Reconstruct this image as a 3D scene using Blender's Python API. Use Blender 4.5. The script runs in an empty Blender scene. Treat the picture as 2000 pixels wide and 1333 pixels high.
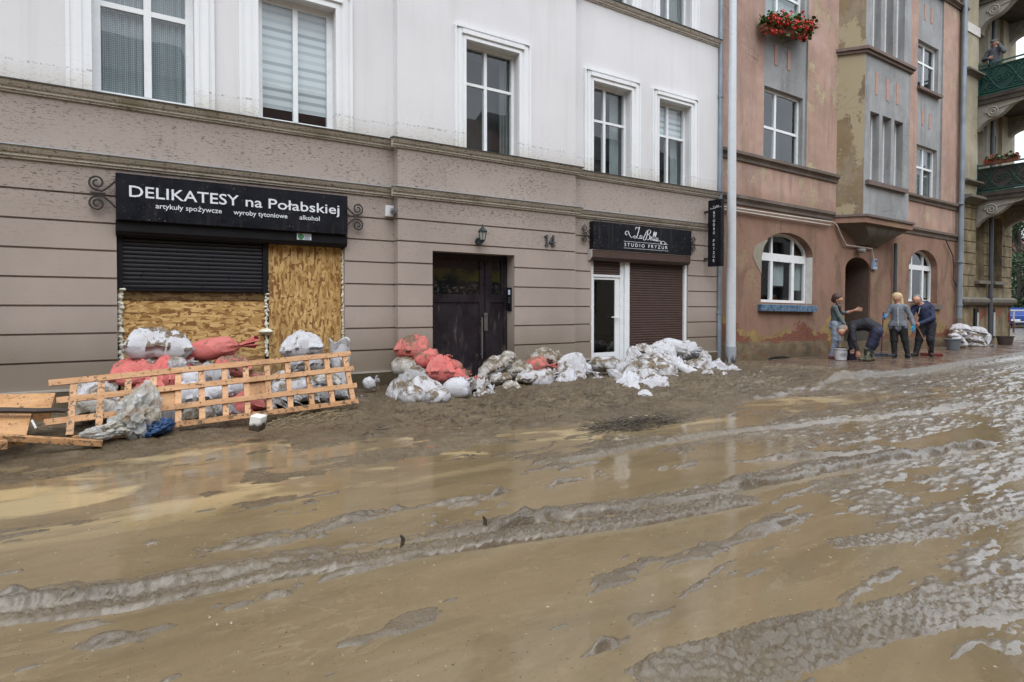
import bpy, bmesh, math, random
import numpy as np
from mathutils import Vector, Matrix, Euler
random.seed(7)
R = math.radians
SC = bpy.context.scene
COL = SC.collection

# ------------------------------------------------------------------ camera, sky, sun, exposure
F_PX, PHI, PITCH, CAM_D, CAM_H, HOR = 1190.0, 0.5793, R(1.0), 9.28, 1.30, 602.0
cam = bpy.data.cameras.new('camera')
cam_o = bpy.data.objects.new('camera', cam)
COL.objects.link(cam_o)
cam.sensor_width = 36
cam.lens = F_PX / 2000 * 36
CY = HOR + F_PX * math.tan(PITCH)
cam.shift_y = (CY - 666.5) / 2000
cam.clip_start, cam.clip_end = 0.05, 2000
cam_o.location = (0, -CAM_D, CAM_H)
cam_o.rotation_euler = (R(90) - PITCH, 0, -PHI)
SC.camera = cam_o

SUN_EL, SUN_ROT = R(56), R(205)
wd = bpy.data.worlds.new('World')
SC.world = wd
wd.use_nodes = True
wn = wd.node_tree
wn.nodes.clear()
sky = wn.nodes.new('ShaderNodeTexSky')
sky.sky_type = 'NISHITA'
sky.sun_disc = False
sky.sun_elevation = SUN_EL
sky.sun_rotation = SUN_ROT
sky.air_density, sky.dust_density, sky.ozone_density = 1.0, 4.0, 1.0
hs = wn.nodes.new('ShaderNodeHueSaturation')
hs.inputs['Saturation'].default_value = 0.16
mixw = wn.nodes.new('ShaderNodeMix')
mixw.data_type = 'RGBA'
mixw.inputs['Factor'].default_value = 0.8
tcw = wn.nodes.new('ShaderNodeTexCoord')
spw = wn.nodes.new('ShaderNodeSeparateXYZ')
mrw = wn.nodes.new('ShaderNodeMapRange')                  # overcast sky: zenith brighter than horizon
mrw.inputs['From Min'].default_value, mrw.inputs['From Max'].default_value = 0, 1
mrw.inputs['To Min'].default_value, mrw.inputs['To Max'].default_value = 7.0, 17.0
cow = wn.nodes.new('ShaderNodeVectorMath'); cow.operation = 'SCALE'
cow.inputs[0].default_value = (.93, .985, 1.075)
wn.links.new(tcw.outputs['Generated'], spw.inputs[0])
wn.links.new(spw.outputs[2], mrw.inputs[0])
wn.links.new(mrw.outputs[0], cow.inputs['Scale'])
wn.links.new(cow.outputs[0], mixw.inputs['B'])
bgn = wn.nodes.new('ShaderNodeBackground')
bgn.inputs['Strength'].default_value = 0.15
won = wn.nodes.new('ShaderNodeOutputWorld')
wn.links.new(sky.outputs[0], hs.inputs['Color'])
wn.links.new(hs.outputs[0], mixw.inputs['A'])
wn.links.new(mixw.outputs['Result'], bgn.inputs['Color'])
wn.links.new(bgn.outputs[0], won.inputs[0])
sl = bpy.data.lights.new('sun', 'SUN')
sl.energy, sl.angle, sl.color = 1.4, R(50), (1, 0.97, 0.93)
so = bpy.data.objects.new('sun', sl)
COL.objects.link(so)
so.rotation_euler = (R(90) - SUN_EL, 0, R(180) - SUN_ROT)
so.location = (-6, -20, 30)

SC.view_settings.view_transform = 'Standard'
SC.view_settings.look = 'None'
SC.view_settings.gamma = 1
SC.view_settings.exposure = 0.07
SC.cycles.max_bounces = 6
SC.cycles.diffuse_bounces = 3
SC.cycles.glossy_bounces = 3
SC.cycles.transparent_max_bounces = 10
SC.cycles.use_denoising = True
SC.cycles.caustics_reflective = False
SC.cycles.caustics_refractive = False

# ------------------------------------------------------------------ photo pixel -> point on a real plane
_fw = np.array([math.sin(PHI) * math.cos(PITCH), math.cos(PHI) * math.cos(PITCH), -math.sin(PITCH)])
_rt = np.array([math.cos(PHI), -math.sin(PHI), 0.0])
_up = np.cross(_rt, _fw)
_C = np.array([0, -CAM_D, CAM_H])
def _ray(x, y):
    return _fw + _rt * ((x - 1000) / F_PX) + _up * ((CY - y) / F_PX)
def W(x, y, Y=0.0):
    d = _ray(x, y); t = (Y + CAM_D) / d[1]; q = _C + d * t
    return float(q[0]), float(q[2])
def G(x, y, z=0.0):
    d = _ray(x, y); t = (z - CAM_H) / d[2]; q = _C + d * t
    return float(q[0]), float(q[1])
def AX(x, y, X):
    d = _ray(x, y); t = X / d[0]; q = _C + d * t
    return float(q[1]), float(q[2])

# ------------------------------------------------------------------ mesh helpers
class MB:
    def __init__(s):
        s.v, s.f, s.m, s.mi = [], [], [], 0
    def add(s, vs, fs):
        o = len(s.v)
        s.v += [tuple(map(float, v)) for v in vs]
        s.f += [tuple(i + o for i in f) for f in fs]
        s.m += [s.mi] * len(fs)
        return s
    def box(s, x0, x1, y0, y1, z0, z1):
        if x0 > x1: x0, x1 = x1, x0
        if y0 > y1: y0, y1 = y1, y0
        if z0 > z1: z0, z1 = z1, z0
        v = [(x0,y0,z0),(x1,y0,z0),(x1,y1,z0),(x0,y1,z0),(x0,y0,z1),(x1,y0,z1),(x1,y1,z1),(x0,y1,z1)]
        return s.add(v, [(3,2,1,0),(4,5,6,7),(0,1,5,4),(1,2,6,5),(2,3,7,6),(3,0,4,7)])
    def cbox(s, x0, x1, y0, y1, z0, z1, c=0.01):
        """box with chamfered edges"""
        bm = bmesh.new()
        bmesh.ops.create_cube(bm, size=1)
        for v in bm.verts:
            v.co = Vector(((x0+x1)/2 + v.co.x*abs(x1-x0), (y0+y1)/2 + v.co.y*abs(y1-y0), (z0+z1)/2 + v.co.z*abs(z1-z0)))
        bmesh.ops.bevel(bm, geom=list(bm.edges), offset=c, segments=1, affect='EDGES')
        bm.verts.index_update()
        s.add([v.co[:] for v in bm.verts], [tuple(v.index for v in f.verts) for f in bm.faces])
        bm.free(); return s
    def hexa(s, p):
        """8 corner points ordered like box()"""
        return s.add(p, [(3,2,1,0),(4,5,6,7),(0,1,5,4),(1,2,6,5),(2,3,7,6),(3,0,4,7)])
    def bar(s, a, b, w, h, up=(0,0,1)):
        a, b = Vector(a), Vector(b); d = (b-a).normalized(); u = Vector(up)
        r = d.cross(u)
        if r.length < 1e-4: r = d.cross(Vector((0,1,0)))
        r.normalize(); u = r.cross(d).normalized()
        p = []
        for e in (a, b):
            for sx, sz in ((-1,-1),(1,-1),(1,1),(-1,1)):
                p.append(tuple(e + r*(sx*w/2) + u*(sz*h/2)))
        return s.add(p, [(0,1,2,3),(7,6,5,4),(0,4,5,1),(1,5,6,2),(2,6,7,3),(3,7,4,0)])
    def quad(s, a, b, c, d):
        return s.add([a,b,c,d], [(0,1,2,3)])
    def tube(s, path, r, n=8, cap=True):
        P = [Vector(p) for p in path]; k = len(P)
        rr = r if isinstance(r, (list, tuple)) else [r]*k
        vs = []; ref = None
        for i in range(k):
            d = (P[min(i+1,k-1)] - P[max(i-1,0)])
            d = d.normalized() if d.length > 1e-9 else Vector((0,0,1))
            if ref is None:
                ref = Vector((0,0,1)) if abs(d.z) < .9 else Vector((1,0,0))
            a = (ref - d*ref.dot(d))
            if a.length < 1e-5: a = d.orthogonal()
            a.normalize(); ref = a; b = d.cross(a)
            for j in range(n):
                t = 2*math.pi*j/n
                vs.append(tuple(P[i] + (a*math.cos(t) + b*math.sin(t))*rr[i]))
        fs = [(i*n+j, i*n+(j+1)%n, (i+1)*n+(j+1)%n, (i+1)*n+j) for i in range(k-1) for j in range(n)]
        if cap: fs += [tuple(range(n-1,-1,-1)), tuple((k-1)*n+j for j in range(n))]
        return s.add(vs, fs)
    def lathe(s, prof, c=(0,0,0), n=20, sx=1.0, sy=1.0):
        vs = []; k = len(prof)
        for r, z in prof:
            for j in range(n):
                t = 2*math.pi*j/n
                vs.append((c[0]+r*math.cos(t)*sx, c[1]+r*math.sin(t)*sy, c[2]+z))
        fs = [(i*n+j, i*n+(j+1)%n, (i+1)*n+(j+1)%n, (i+1)*n+j) for i in range(k-1) for j in range(n)]
        fs += [tuple(range(n-1,-1,-1)), tuple((k-1)*n+j for j in range(n))]
        return s.add(vs, fs)
    def prism(s, poly, y0, y1):
        """(x,z) outline extruded along y"""
        n = len(poly)
        vs = [(x,y0,z) for x,z in poly] + [(x,y1,z) for x,z in poly]
        fs = [tuple(range(n)), tuple(range(2*n-1,n-1,-1))] + [(i,i+n,(i+1)%n+n,(i+1)%n) for i in range(n)]
        return s.add(vs, fs)
    def extrude_x(s, prof, x0, x1):
        """(y,z) outline extruded along x"""
        n = len(prof)
        vs = [(x0,y,z) for y,z in prof] + [(x1,y,z) for y,z in prof]
        fs = [tuple(range(n-1,-1,-1)), tuple(range(n,2*n))] + [(i,(i+1)%n,(i+1)%n+n,i+n) for i in range(n)]
        return s.add(vs, fs)
    def xf(s, M, i0=0):
        for i in range(i0, len(s.v)):
            s.v[i] = tuple(M @ Vector(s.v[i]))
        return s
    def build(s, name, mats, parent=None, smooth=False):
        me = bpy.data.meshes.new(name)
        me.from_pydata(s.v, [], s.f)
        if not isinstance(mats, (list, tuple)): mats = [mats]
        for m in mats: me.materials.append(m)
        if any(s.m): me.polygons.foreach_set('material_index', s.m)
        bm = bmesh.new(); bm.from_mesh(me)
        bmesh.ops.recalc_face_normals(bm, faces=bm.faces)
        bm.to_mesh(me); bm.free()
        if smooth:
            me.polygons.foreach_set('use_smooth', [True]*len(me.polygons))
            try: me.set_sharp_from_angle(angle=R(smooth if smooth is not True else 40))
            except Exception: pass
        me.update()
        return link(name, me, parent)
def link(name, me, parent=None):
    o = bpy.data.objects.new(name, me); COL.objects.link(o)
    if parent is not None:
        o.parent = parent
        if parent.type == 'EMPTY': o.matrix_parent_inverse = Matrix.Translation(-parent.location)
    return o
def tag(o, label=None, cat=None, group=None, kind=None):
    if label: o['label'] = label
    if cat: o['category'] = cat
    if group: o['group'] = group
    if kind: o['kind'] = kind
    return o
def thing(name, label, cat, loc=(0,0,0), group=None):
    o = bpy.data.objects.new(name, None); COL.objects.link(o)
    o.location = loc; o.empty_display_size = .2
    return tag(o, label, cat, group)
def np_mesh(name, V, F, mats, parent=None, smooth=True, midx=None):
    me = bpy.data.meshes.new(name)
    V = np.asarray(V, np.float32); F = np.asarray(F, np.int32)
    me.vertices.add(len(V)); me.vertices.foreach_set('co', V.ravel())
    k = F.shape[1]
    me.loops.add(F.size); me.loops.foreach_set('vertex_index', F.ravel())
    me.polygons.add(len(F)); me.polygons.foreach_set('loop_start', np.arange(len(F), dtype=np.int32)*k)
    me.polygons.foreach_set('loop_total', np.full(len(F), k, np.int32))
    if not isinstance(mats, (list, tuple)): mats = [mats]
    for m in mats: me.materials.append(m)
    if midx is not None: me.polygons.foreach_set('material_index', np.asarray(midx, np.int32))
    me.polygons.foreach_set('use_smooth', np.full(len(F), smooth))
    me.update(calc_edges=True); me.validate()
    return link(name, me, parent)

# ------------------------------------------------------------------ numpy value noise
def _h3(ix, iy, seed):
    n = (ix.astype(np.int64)*374761393 + iy.astype(np.int64)*668265263 + seed*974634777) & 0x7fffffff
    n = ((n ^ (n >> 13)) * 1274126177) & 0x7fffffff
    n = ((n ^ (n >> 16)) * 668265263) & 0x7fffffff
    return ((n >> 7) & 0xffff) / 65535.0
def vnoise(x, y, seed=0):
    ix, iy = np.floor(x), np.floor(y); fx, fy = x-ix, y-iy
    fx = fx*fx*fx*(fx*(fx*6-15)+10); fy = fy*fy*fy*(fy*(fy*6-15)+10)
    a = _h3(ix,iy,seed); b = _h3(ix+1,iy,seed); c = _h3(ix,iy+1,seed); d = _h3(ix+1,iy+1,seed)
    return (a*(1-fx)+b*fx)*(1-fy) + (c*(1-fx)+d*fx)*fy
def fbm(x, y, o=4, seed=0, g=.5):
    s = 0; a = 1; t = 0
    for i in range(o):
        ca, sa = math.cos(i*1.3), math.sin(i*1.3)
        s = s + a*vnoise((x*ca-y*sa)*2**i, (x*sa+y*ca)*2**i, seed+i*17); t += a; a *= g
    return s/t*2 - 1
def sstep(a, b, x):
    t = np.clip((x-a)/(b-a), 0, 1); return t*t*(3-2*t)

# ------------------------------------------------------------------ material helpers
class NM:
    def __init__(s, name, rough=.6, spec=.5, base=(.5,.5,.5), metal=0):
        s.mat = bpy.data.materials.new(name); s.mat.use_nodes = True
        s.nt = s.mat.node_tree; s.b = s.nt.nodes['Principled BSDF']; s.out = s.nt.nodes['Material Output']
        s.set('Roughness', rough); s.set('Specular IOR Level', spec); s.set('Metallic', metal)
        s.set('Base Color', base)
        s._oc = None
    def _in(s, sock, v):
        if v is None: return
        if hasattr(v, 'is_linked') or isinstance(v, bpy.types.NodeSocket): s.nt.links.new(v, sock)
        else:
            try: sock.default_value = v
            except Exception: sock.default_value = (*v, 1) if len(v) == 3 else v
    def set(s, k, v): s._in(s.b.inputs[k], v); return s
    def n(s, t, **kw):
        d = s.nt.nodes.new('ShaderNode'+t)
        for k, v in kw.items(): setattr(d, k, v)
        return d
    def oc(s):
        if s._oc is None: s._oc = s.n('TexCoord').outputs['Object']
        return s._oc
    def pos(s): return s.n('NewGeometry').outputs['Position']
    def nz(s):
        d = s.n('SeparateXYZ'); s._in(d.inputs[0], s.n('NewGeometry').outputs['Normal']); return d.outputs[2]
    def rnd(s): return s.n('ObjectInfo').outputs['Random']
    def map(s, sc=(1,1,1), loc=(0,0,0), rot=(0,0,0), v=None):
        d = s.n('Mapping'); s._in(d.inputs[0], v or s.oc()); d.inputs['Scale'].default_value = sc
        d.inputs['Location'].default_value = loc; d.inputs['Rotation'].default_value = rot
        return d.outputs[0]
    def noise(s, sc=5, det=4, rg=.55, v=None, dist=0, col=False):
        d = s.n('TexNoise'); s._in(d.inputs['Vector'], v or s.oc()); d.inputs['Scale'].default_value = sc
        d.inputs['Detail'].default_value = det; d.inputs['Roughness'].default_value = rg; d.inputs['Distortion'].default_value = dist
        return d.outputs['Color' if col else 'Fac']
    def vor(s, sc=5, v=None, out='Color', feat='F1', rnd=1):
        d = s.n('TexVoronoi', feature=feat); s._in(d.inputs['Vector'], v or s.oc()); d.inputs['Scale'].default_value = sc
        d.inputs['Randomness'].default_value = rnd
        return d.outputs[out]
    def xyz(s, v=None):
        d = s.n('SeparateXYZ'); s._in(d.inputs[0], v or s.oc()); return d.outputs
    def mr(s, v, a, b, c=0., d=1., smooth=False):
        k = s.n('MapRange'); k.interpolation_type = 'SMOOTHSTEP' if smooth else 'LINEAR'
        s._in(k.inputs[0], v)
        for i, q in enumerate((a,b,c,d)): k.inputs[i+1].default_value = q
        return k.outputs[0]
    def m(s, op, a, b=None, c=None):
        k = s.n('Math', operation=op)
        for i, q in enumerate((a,b,c)): s._in(k.inputs[i], q)
        return k.outputs[0]
    def mix(s, f, a, b, mode='MIX'):
        k = s.n('Mix', data_type='RGBA', blend_type=mode)
        s._in(k.inputs['Factor'], f); s._in(k.inputs['A'], a); s._in(k.inputs['B'], b)
        return k.outputs['Result']
    def ramp(s, f, stops, interp='LINEAR'):
        k = s.n('ValToRGB'); s._in(k.inputs[0], f); e = k.color_ramp; e.interpolation = interp
        while len(e.elements) < len(stops): e.elements.new(.5)
        for q, (p, c) in zip(e.elements, stops):
            q.position = p; q.color = (*c, 1) if len(c) == 3 else c
        return k.outputs[0]
    def bump(s, h, st=.3, dist=.02, nrm=None):
        k = s.n('Bump'); k.inputs['Strength'].default_value = st; k.inputs['Distance'].default_value = dist
        s._in(k.inputs['Height'], h)
        if nrm: s._in(k.inputs['Normal'], nrm)
        s.nt.links.new(k.outputs[0], s.b.inputs['Normal']); return k.outputs[0]
def plain(name, c, rough=.5, spec=.5, metal=0, var=.12, sc=6, bump=0, bsc=40):
    n = NM(name, rough, spec, c, metal)
    f = n.noise(sc, 5)
    n.set('Base Color', n.mix(n.mr(f,.3,.7), tuple(x*(1-var) for x in c), tuple(min(1,x*(1+var)) for x in c)))
    n.set('Roughness', n.mr(n.noise(sc*1.7,3), .3, .7, max(.02,rough-.1), min(1,rough+.1)))
    if bump: n.bump(n.noise(bsc,4), bump, .01)
    return n.mat
MUD = (.135, .105, .072)
MUDL = (.235, .19, .135)
# ------------------------------------------------------------------ building materials
def specks(n, sc=(13,13,60), lo=.66, hi=.72, seed=0.0):
    a = n.noise(1, 3, .6, n.map(sc, (seed,0,0)))
    return n.mr(a, lo, hi)
def facade_mat(name, base, white=False):
    n = NM(name, .75, .3)
    z = n.xyz()[2]
    lf = n.noise(.55, 4)
    c = n.mix(n.mr(lf,.3,.7), tuple(v*.93 for v in base), tuple(min(1,v*1.05) for v in base))
    streak = n.noise(1, 4, .6, n.map((7,7,.35)))
    c = n.mix(n.m('MULTIPLY', n.mr(streak,.52,.8), .16), c, (.33,.3,.26))
    s1 = specks(n, (12,12,52), .575, .615)
    s2 = specks(n, (32,32,74), .60, .64, 7.0)
    patch = n.mr(n.noise(1, 3, .6, n.map((1.1,1.1,2.4),(3,1,2))), .38, .62)
    if white:
        band = n.m('MULTIPLY', n.mr(z, 4.0, 4.32, 1, 0), 1)
        wl = n.m('SUBTRACT', 1, n.mr(n.m('ABSOLUTE', n.m('SUBTRACT', z, n.m('ADD', 4.21, n.m('MULTIPLY', n.noise(.8,2), .05)))), 0, .025))
        line = n.m('MULTIPLY', wl, n.mr(n.noise(1,3,.6,n.map((26,26,26))), .5, .62))
        wet = n.m('MULTIPLY', n.mr(n.m('ADD', z, n.m('MULTIPLY', n.noise(1.5,4), .16)), 4.03, 4.34, .55, 0), 1)
        c = n.mix(wet, c, (.5,.46,.36))
        up = n.m('MULTIPLY', n.mr(z, 5.2, 4.2, 0, .12), patch)
        f = n.m('MAXIMUM', n.m('MULTIPLY', line, .75), n.m('MULTIPLY', n.m('MAXIMUM', s1, s2), n.m('MAXIMUM', n.m('MULTIPLY', band, .38), up)))
    else:
        hi_ = n.mr(z, 2.0, 2.9, .10, 1)
        drip = n.m('MAXIMUM', n.mr(n.m('ABSOLUTE', n.m('SUBTRACT', z, 3.72)), .02, .2, .85, 0), n.mr(n.m('ABSOLUTE', n.m('SUBTRACT', z, 2.95)), .02, .2, .9, 0))
        dens = n.m('MULTIPLY', hi_, n.m('MAXIMUM', n.mr(patch,0,1,.18,1), drip))
        dots = n.m('MULTIPLY', n.mr(n.noise(30, 2), .70, .74), n.mr(z, 0.2, 2.0, .8, .25))
        dots2 = n.m('MULTIPLY', n.mr(n.noise(14, 2), .73, .76), n.mr(z, 0.3, 1.6, .7, 0))
        f = n.m('MAXIMUM', n.m('MULTIPLY', n.m('MAXIMUM', s1, s2), dens), n.m('MAXIMUM', dots, dots2))
        base_mud = n.mr(n.m('ADD', z, n.m('MULTIPLY', n.noise(1.1,4), .5)), .80, 1.45, .72, 0)
        c = n.mix(base_mud, c, (.2,.165,.118))
        damp = n.m('MULTIPLY', n.mr(n.noise(1,5,.6,n.map((.5,.5,.34),(2,0,5))), .5, .66), .22)
        c = n.mix(damp, c, (.20,.165,.14))
    c = n.mix(n.m('MULTIPLY', f, .86), c, (.07,.055,.04))
    n.set('Base Color', c)
    n.bump(n.noise(70, 5, .7), .22, .006)
    return n.mat
M = {}
M['taupe'] = facade_mat('taupe_render', (.390,.330,.294))
M['white'] = facade_mat('white_render', (.70,.70,.715), True)
M['trim'] = facade_mat('white_trim', (.80,.82,.84), True)
def cornice_mat():
    n = NM('cornice_stone', .8, .3)
    z = n.xyz()[2]
    c = n.mix(n.mr(n.noise(3,5),.3,.7), (.46,.42,.355), (.56,.52,.46))
    c = n.mix(n.m('MULTIPLY', n.mr(n.noise(2.2,3),.58,.7), .5), c, (.23,.22,.12))
    c = n.mix(n.m('MULTIPLY', n.m('MAXIMUM', specks(n,(20,20,64),.585,.63), specks(n,(44,44,95),.60,.65,3.)), .85), c, (.06,.048,.034))
    n.set('Base Color', c); n.bump(n.noise(40,4), .3, .01)
    return n.mat
M['cornice'] = cornice_mat()
M['flash_dark'] = plain('dark_flashing', (.05,.055,.055), .45)
M['flash_zinc'] = plain('zinc_flashing', (.42,.46,.49), .35, metal=.3)
def plinth_mat():
    n = NM('muddy_plinth', .7, .4)
    c = n.mix(n.mr(n.noise(2.2,6,.65),.35,.65), (.07,.055,.032), (.15,.12,.078))
    c = n.mix(n.mr(n.noise(1,4,.6,n.map((9,9,1.2))),.55,.75), c, (.2,.165,.115))
    n.set('Base Color', c); n.bump(n.noise(30,5), .4, .01)
    return n.mat
M['plinth'] = plinth_mat()
M['pvc'] = plain('white_frame', (.80,.83,.85), .32, .5, var=.04)
M['dark'] = plain('dark_room', (.035,.035,.036), .9, .1)
M['room'] = plain('dim_room', (.10,.10,.095), .9, .1)
def glass_mat(name, tint=(.8,.86,.86), base=.02, rough=.01):
    n = NM(name, rough, .5)
    nt = n.nt
    tr = n.n('BsdfTransparent'); tr.inputs[0].default_value = (*tint, 1)
    gl = n.n('BsdfGlossy'); gl.inputs['Roughness'].default_value = rough
    gl.inputs[0].default_value = (.95,.97,1,1)
    fr = n.n('Fresnel'); fr.inputs[0].default_value = 1.75
    bp = n.n('Bump'); bp.inputs['Strength'].default_value = .05; bp.inputs['Distance'].default_value = .02
    nt.links.new(n.noise(1.6,2), bp.inputs['Height'])
    nt.links.new(bp.outputs[0], gl.inputs['Normal'])
    mx = n.n('MixShader')
    bf = n.m('MULTIPLY', fr.outputs[0], n.m('SUBTRACT', 1, n.n('NewGeometry').outputs['Backfacing']))
    nt.links.new(bf, mx.inputs[0]); nt.links.new(tr.outputs[0], mx.inputs[1]); nt.links.new(gl.outputs[0], mx.inputs[2])
    nt.links.new(mx.outputs[0], n.out.inputs[0])
    return n.mat
M['glass'] = glass_mat('window_glass', (.9,.93,.935))
M['glass_dark'] = glass_mat('dark_glass', (.25,.28,.27))
def blind_mat():
    n = NM('zebra_blind', .8, .2)
    z = n.xyz()[2]
    w = n.m('FRACT', n.m('MULTIPLY', z, 8.0))
    w2 = n.m('FRACT', n.m('MULTIPLY', z, 2.2))
    f = n.m('MULTIPLY', n.m('LESS_THAN', w, .42), n.mr(w2, .0, .9, .25, .9))
    n.set('Base Color', n.mix(f, (.86,.88,.90), (.42,.45,.49)))
    return n.mat
M['blind'] = blind_mat()
def lace_mat():
    n = NM('net_curtain', .85, .1)
    x, y, z = n.xyz()
    a = n.m('MULTIPLY', n.m('LESS_THAN', n.m('FRACT', n.m('MULTIPLY', x, 42.)), .5), n.m('LESS_THAN', n.m('FRACT', n.m('MULTIPLY', z, 34.)), .6))
    fold = n.m('SINE', n.m('MULTIPLY', x, 60.))
    n.set('Base Color', n.mix(n.m('MULTIPLY', a, .75), (.40,.43,.44), (.10,.12,.125)))
    return n.mat
M['lace'] = lace_mat()
M['curtain'] = plain('pale_curtain', (.42,.46,.46), .9, .1, sc=3)
M['greycurtain'] = plain('grey_curtain', (.22,.23,.22), .9, .1, sc=3)

# ------------------------------------------------------------------ panels with openings, grooves and arches
def panel(mb, us, zs, depth, mp, holes=(), rd=.2, arches=()):
    """cells between breakpoints; depth(row zmid) gives the recess; holes (u0,u1,z0,z1); arches (u0,u1,zspring,ztop)"""
    us = sorted(set([round(u,4) for u in us] + [round(q,4) for h in holes for q in h[:2]] + [round(q,4) for a in arches for q in a[:2]]))
    zs = sorted(set([round(z,4) for z in zs] + [round(q,4) for h in holes for q in h[2:4]] + [round(q,4) for a in arches for q in a[2:4]]))
    us = [u for u in us]; nu, nz = len(us)-1, len(zs)-1
    D = [[0.]*nz for _ in range(nu)]; K = [[0]*nz for _ in range(nu)]
    for i in range(nu):
        for j in range(nz):
            um, zm = (us[i]+us[i+1])/2, (zs[j]+zs[j+1])/2
            D[i][j] = depth(um, zm)
            for h in holes:
                if h[0] < um < h[1] and h[2] < zm < h[3]: K[i][j] = 1; D[i][j] = h[4] if len(h) > 4 else rd
            for a in arches:
                if a[0] < um < a[1] and a[2] < zm < a[3]: K[i][j] = 2
            if K[i][j] == 0:
                d = D[i][j]
                mb.quad(mp(us[i],zs[j],d), mp(us[i+1],zs[j],d), mp(us[i+1],zs[j+1],d), mp(us[i],zs[j+1],d))
    for i in range(nu):
        for j in range(nz):
            for di, dj in ((1,0),(0,1)):
                a, b = i+di, j+dj
                if a >= nu or b >= nz or K[i][j] == 2 or K[a][b] == 2: continue
                d0, d1 = D[i][j], D[a][b]
                if abs(d0-d1) < 1e-5 or (K[i][j] and K[a][b]): continue
                if di: mb.quad(mp(us[a],zs[j],d0), mp(us[a],zs[j+1],d0), mp(us[a],zs[j+1],d1), mp(us[a],zs[j],d1))
                else: mb.quad(mp(us[i],zs[b],d0), mp(us[i+1],zs[b],d0), mp(us[i+1],zs[b],d1), mp(us[i],zs[b],d1))
    for a in arches:
        u0, u1, z0, z1 = a[:4]; d1 = a[4] if len(a) > 4 else rd
        pts = []
        for k in range(25):
            t = math.pi*(1-k/24)
            pts.append(((u0+u1)/2 + (u1-u0)/2*math.cos(t), z0 + (z1-z0)*math.sin(t)))
        for (ua,za),(ub,zb) in zip(pts, pts[1:]):
            if min(z1-za, z1-zb) > -1e-6 and (z1-za > 1e-4 or z1-zb > 1e-4):
                mb.quad(mp(ua,za,0), mp(ub,zb,0), mp(ub,z1,0), mp(ua,z1,0))
            mb.quad(mp(ua,za,0), mp(ub,zb,0), mp(ub,zb,d1), mp(ua,za,d1))

def window(parent, X0, X1, Z0, Z1, Yf, mulls=(), trans=(), fw=.06, mw=.05, glass='glass', cover=None, cover_to=0., name='window', frame='pvc', deep=.55, room='dark', label=None):
    """frame mesh with pane, curtain and dark room behind as sub-parts; mulls/trans in metres along X/Z"""
    mb = MB()
    mb.box(X0, X0+fw, Yf, Yf+.07, Z0, Z1); mb.box(X1-fw, X1, Yf, Yf+.07, Z0, Z1)
    mb.box(X0+fw, X1-fw, Yf+.002, Yf+.07, Z0, Z0+fw); mb.box(X0+fw, X1-fw, Yf+.002, Yf+.07, Z1-fw, Z1)
    for x in mulls: mb.box(x-mw/2, x+mw/2, Yf-.004, Yf+.066, Z0+fw, Z1-fw)
    xs = [X0+fw] + [q for x in mulls for q in (x-mw/2, x+mw/2)] + [X1-fw]
    for z in trans:
        for a, b in zip(xs[::2], xs[1::2]): mb.box(a, b, Yf+.004, Yf+.064, z-mw*.4, z+mw*.4)
    # dark gaskets
    o = mb.build(name, M[frame], parent)
    if label: o['label'] = label
    g = MB().box(X0+fw*.5, X1-fw*.5, Yf+.03, Yf+.036, Z0+fw*.5, Z1-fw*.5).build('pane', M[glass], o)
    r = MB()
    y0, y1 = Yf+.071, Yf+deep
    r.quad((X0,y1,Z0),(X1,y1,Z0),(X1,y1,Z1),(X0,y1,Z1)); r.quad((X0,y0,Z0),(X0,y1,Z0),(X0,y1,Z1),(X0,y0,Z1))
    r.quad((X1,y0,Z0),(X1,y1,Z0),(X1,y1,Z1),(X1,y0,Z1)); r.quad((X0,y0,Z0),(X1,y0,Z0),(X1,y1,Z0),(X0,y1,Z0))
    r.quad((X0,y0,Z1),(X1,y0,Z1),(X1,y1,Z1),(X0,y1,Z1))
    r.build('interior', M[room], o)
    if cover:
        c = MB(); zb = Z0 + (Z1-Z0)*cover_to
        if cover in ('curtain','greycurtain','lace'):
            k = 40; pts = [(X0+fw*.3+(X1-X0-fw*.6)*i/k, Yf+.10+.012*math.sin(i*1.9)+.006*math.sin(i*4.1)) for i in range(k+1)]
            for (xa,ya),(xb,yb) in zip(pts, pts[1:]): c.quad((xa,ya,zb),(xb,yb,zb),(xb,yb,Z1-.01),(xa,ya,Z1-.01))
            c.build('curtain', M[cover], o, True)
        else:
            c.box(X0+fw*.7, X1-fw*.7, Yf+.085, Yf+.09, zb, Z1-.01); c.build('blind', M[cover], o)
    return o

def surround(mb, xo0, xo1, xi0, xi1, zb, zi, zo, y):
    """stepped white moulding round an opening"""
    st = [(0,.045),(.16,.035),(.3,.055),(.62,.045),(.78,.06)]
    for k, (f0, pr) in enumerate(st):
        f1 = st[k+1][0] if k+1 < len(st) else 1
        a0, a1 = xo0+(xi0-xo0)*f0, xo0+(xi0-xo0)*f1
        b0, b1 = xo1+(xi1-xo1)*f0, xo1+(xi1-xo1)*f1
        t0, t1 = zo+(zi-zo)*f0, zo+(zi-zo)*f1
        mb.box(a0, a1, y-pr, y, zb, t0); mb.box(b1, b0, y-pr, y, zb, t0)
        mb.box(a1, b1, y-pr-(.03 if k in (0,2) else .006), y, t1, t0)

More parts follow.
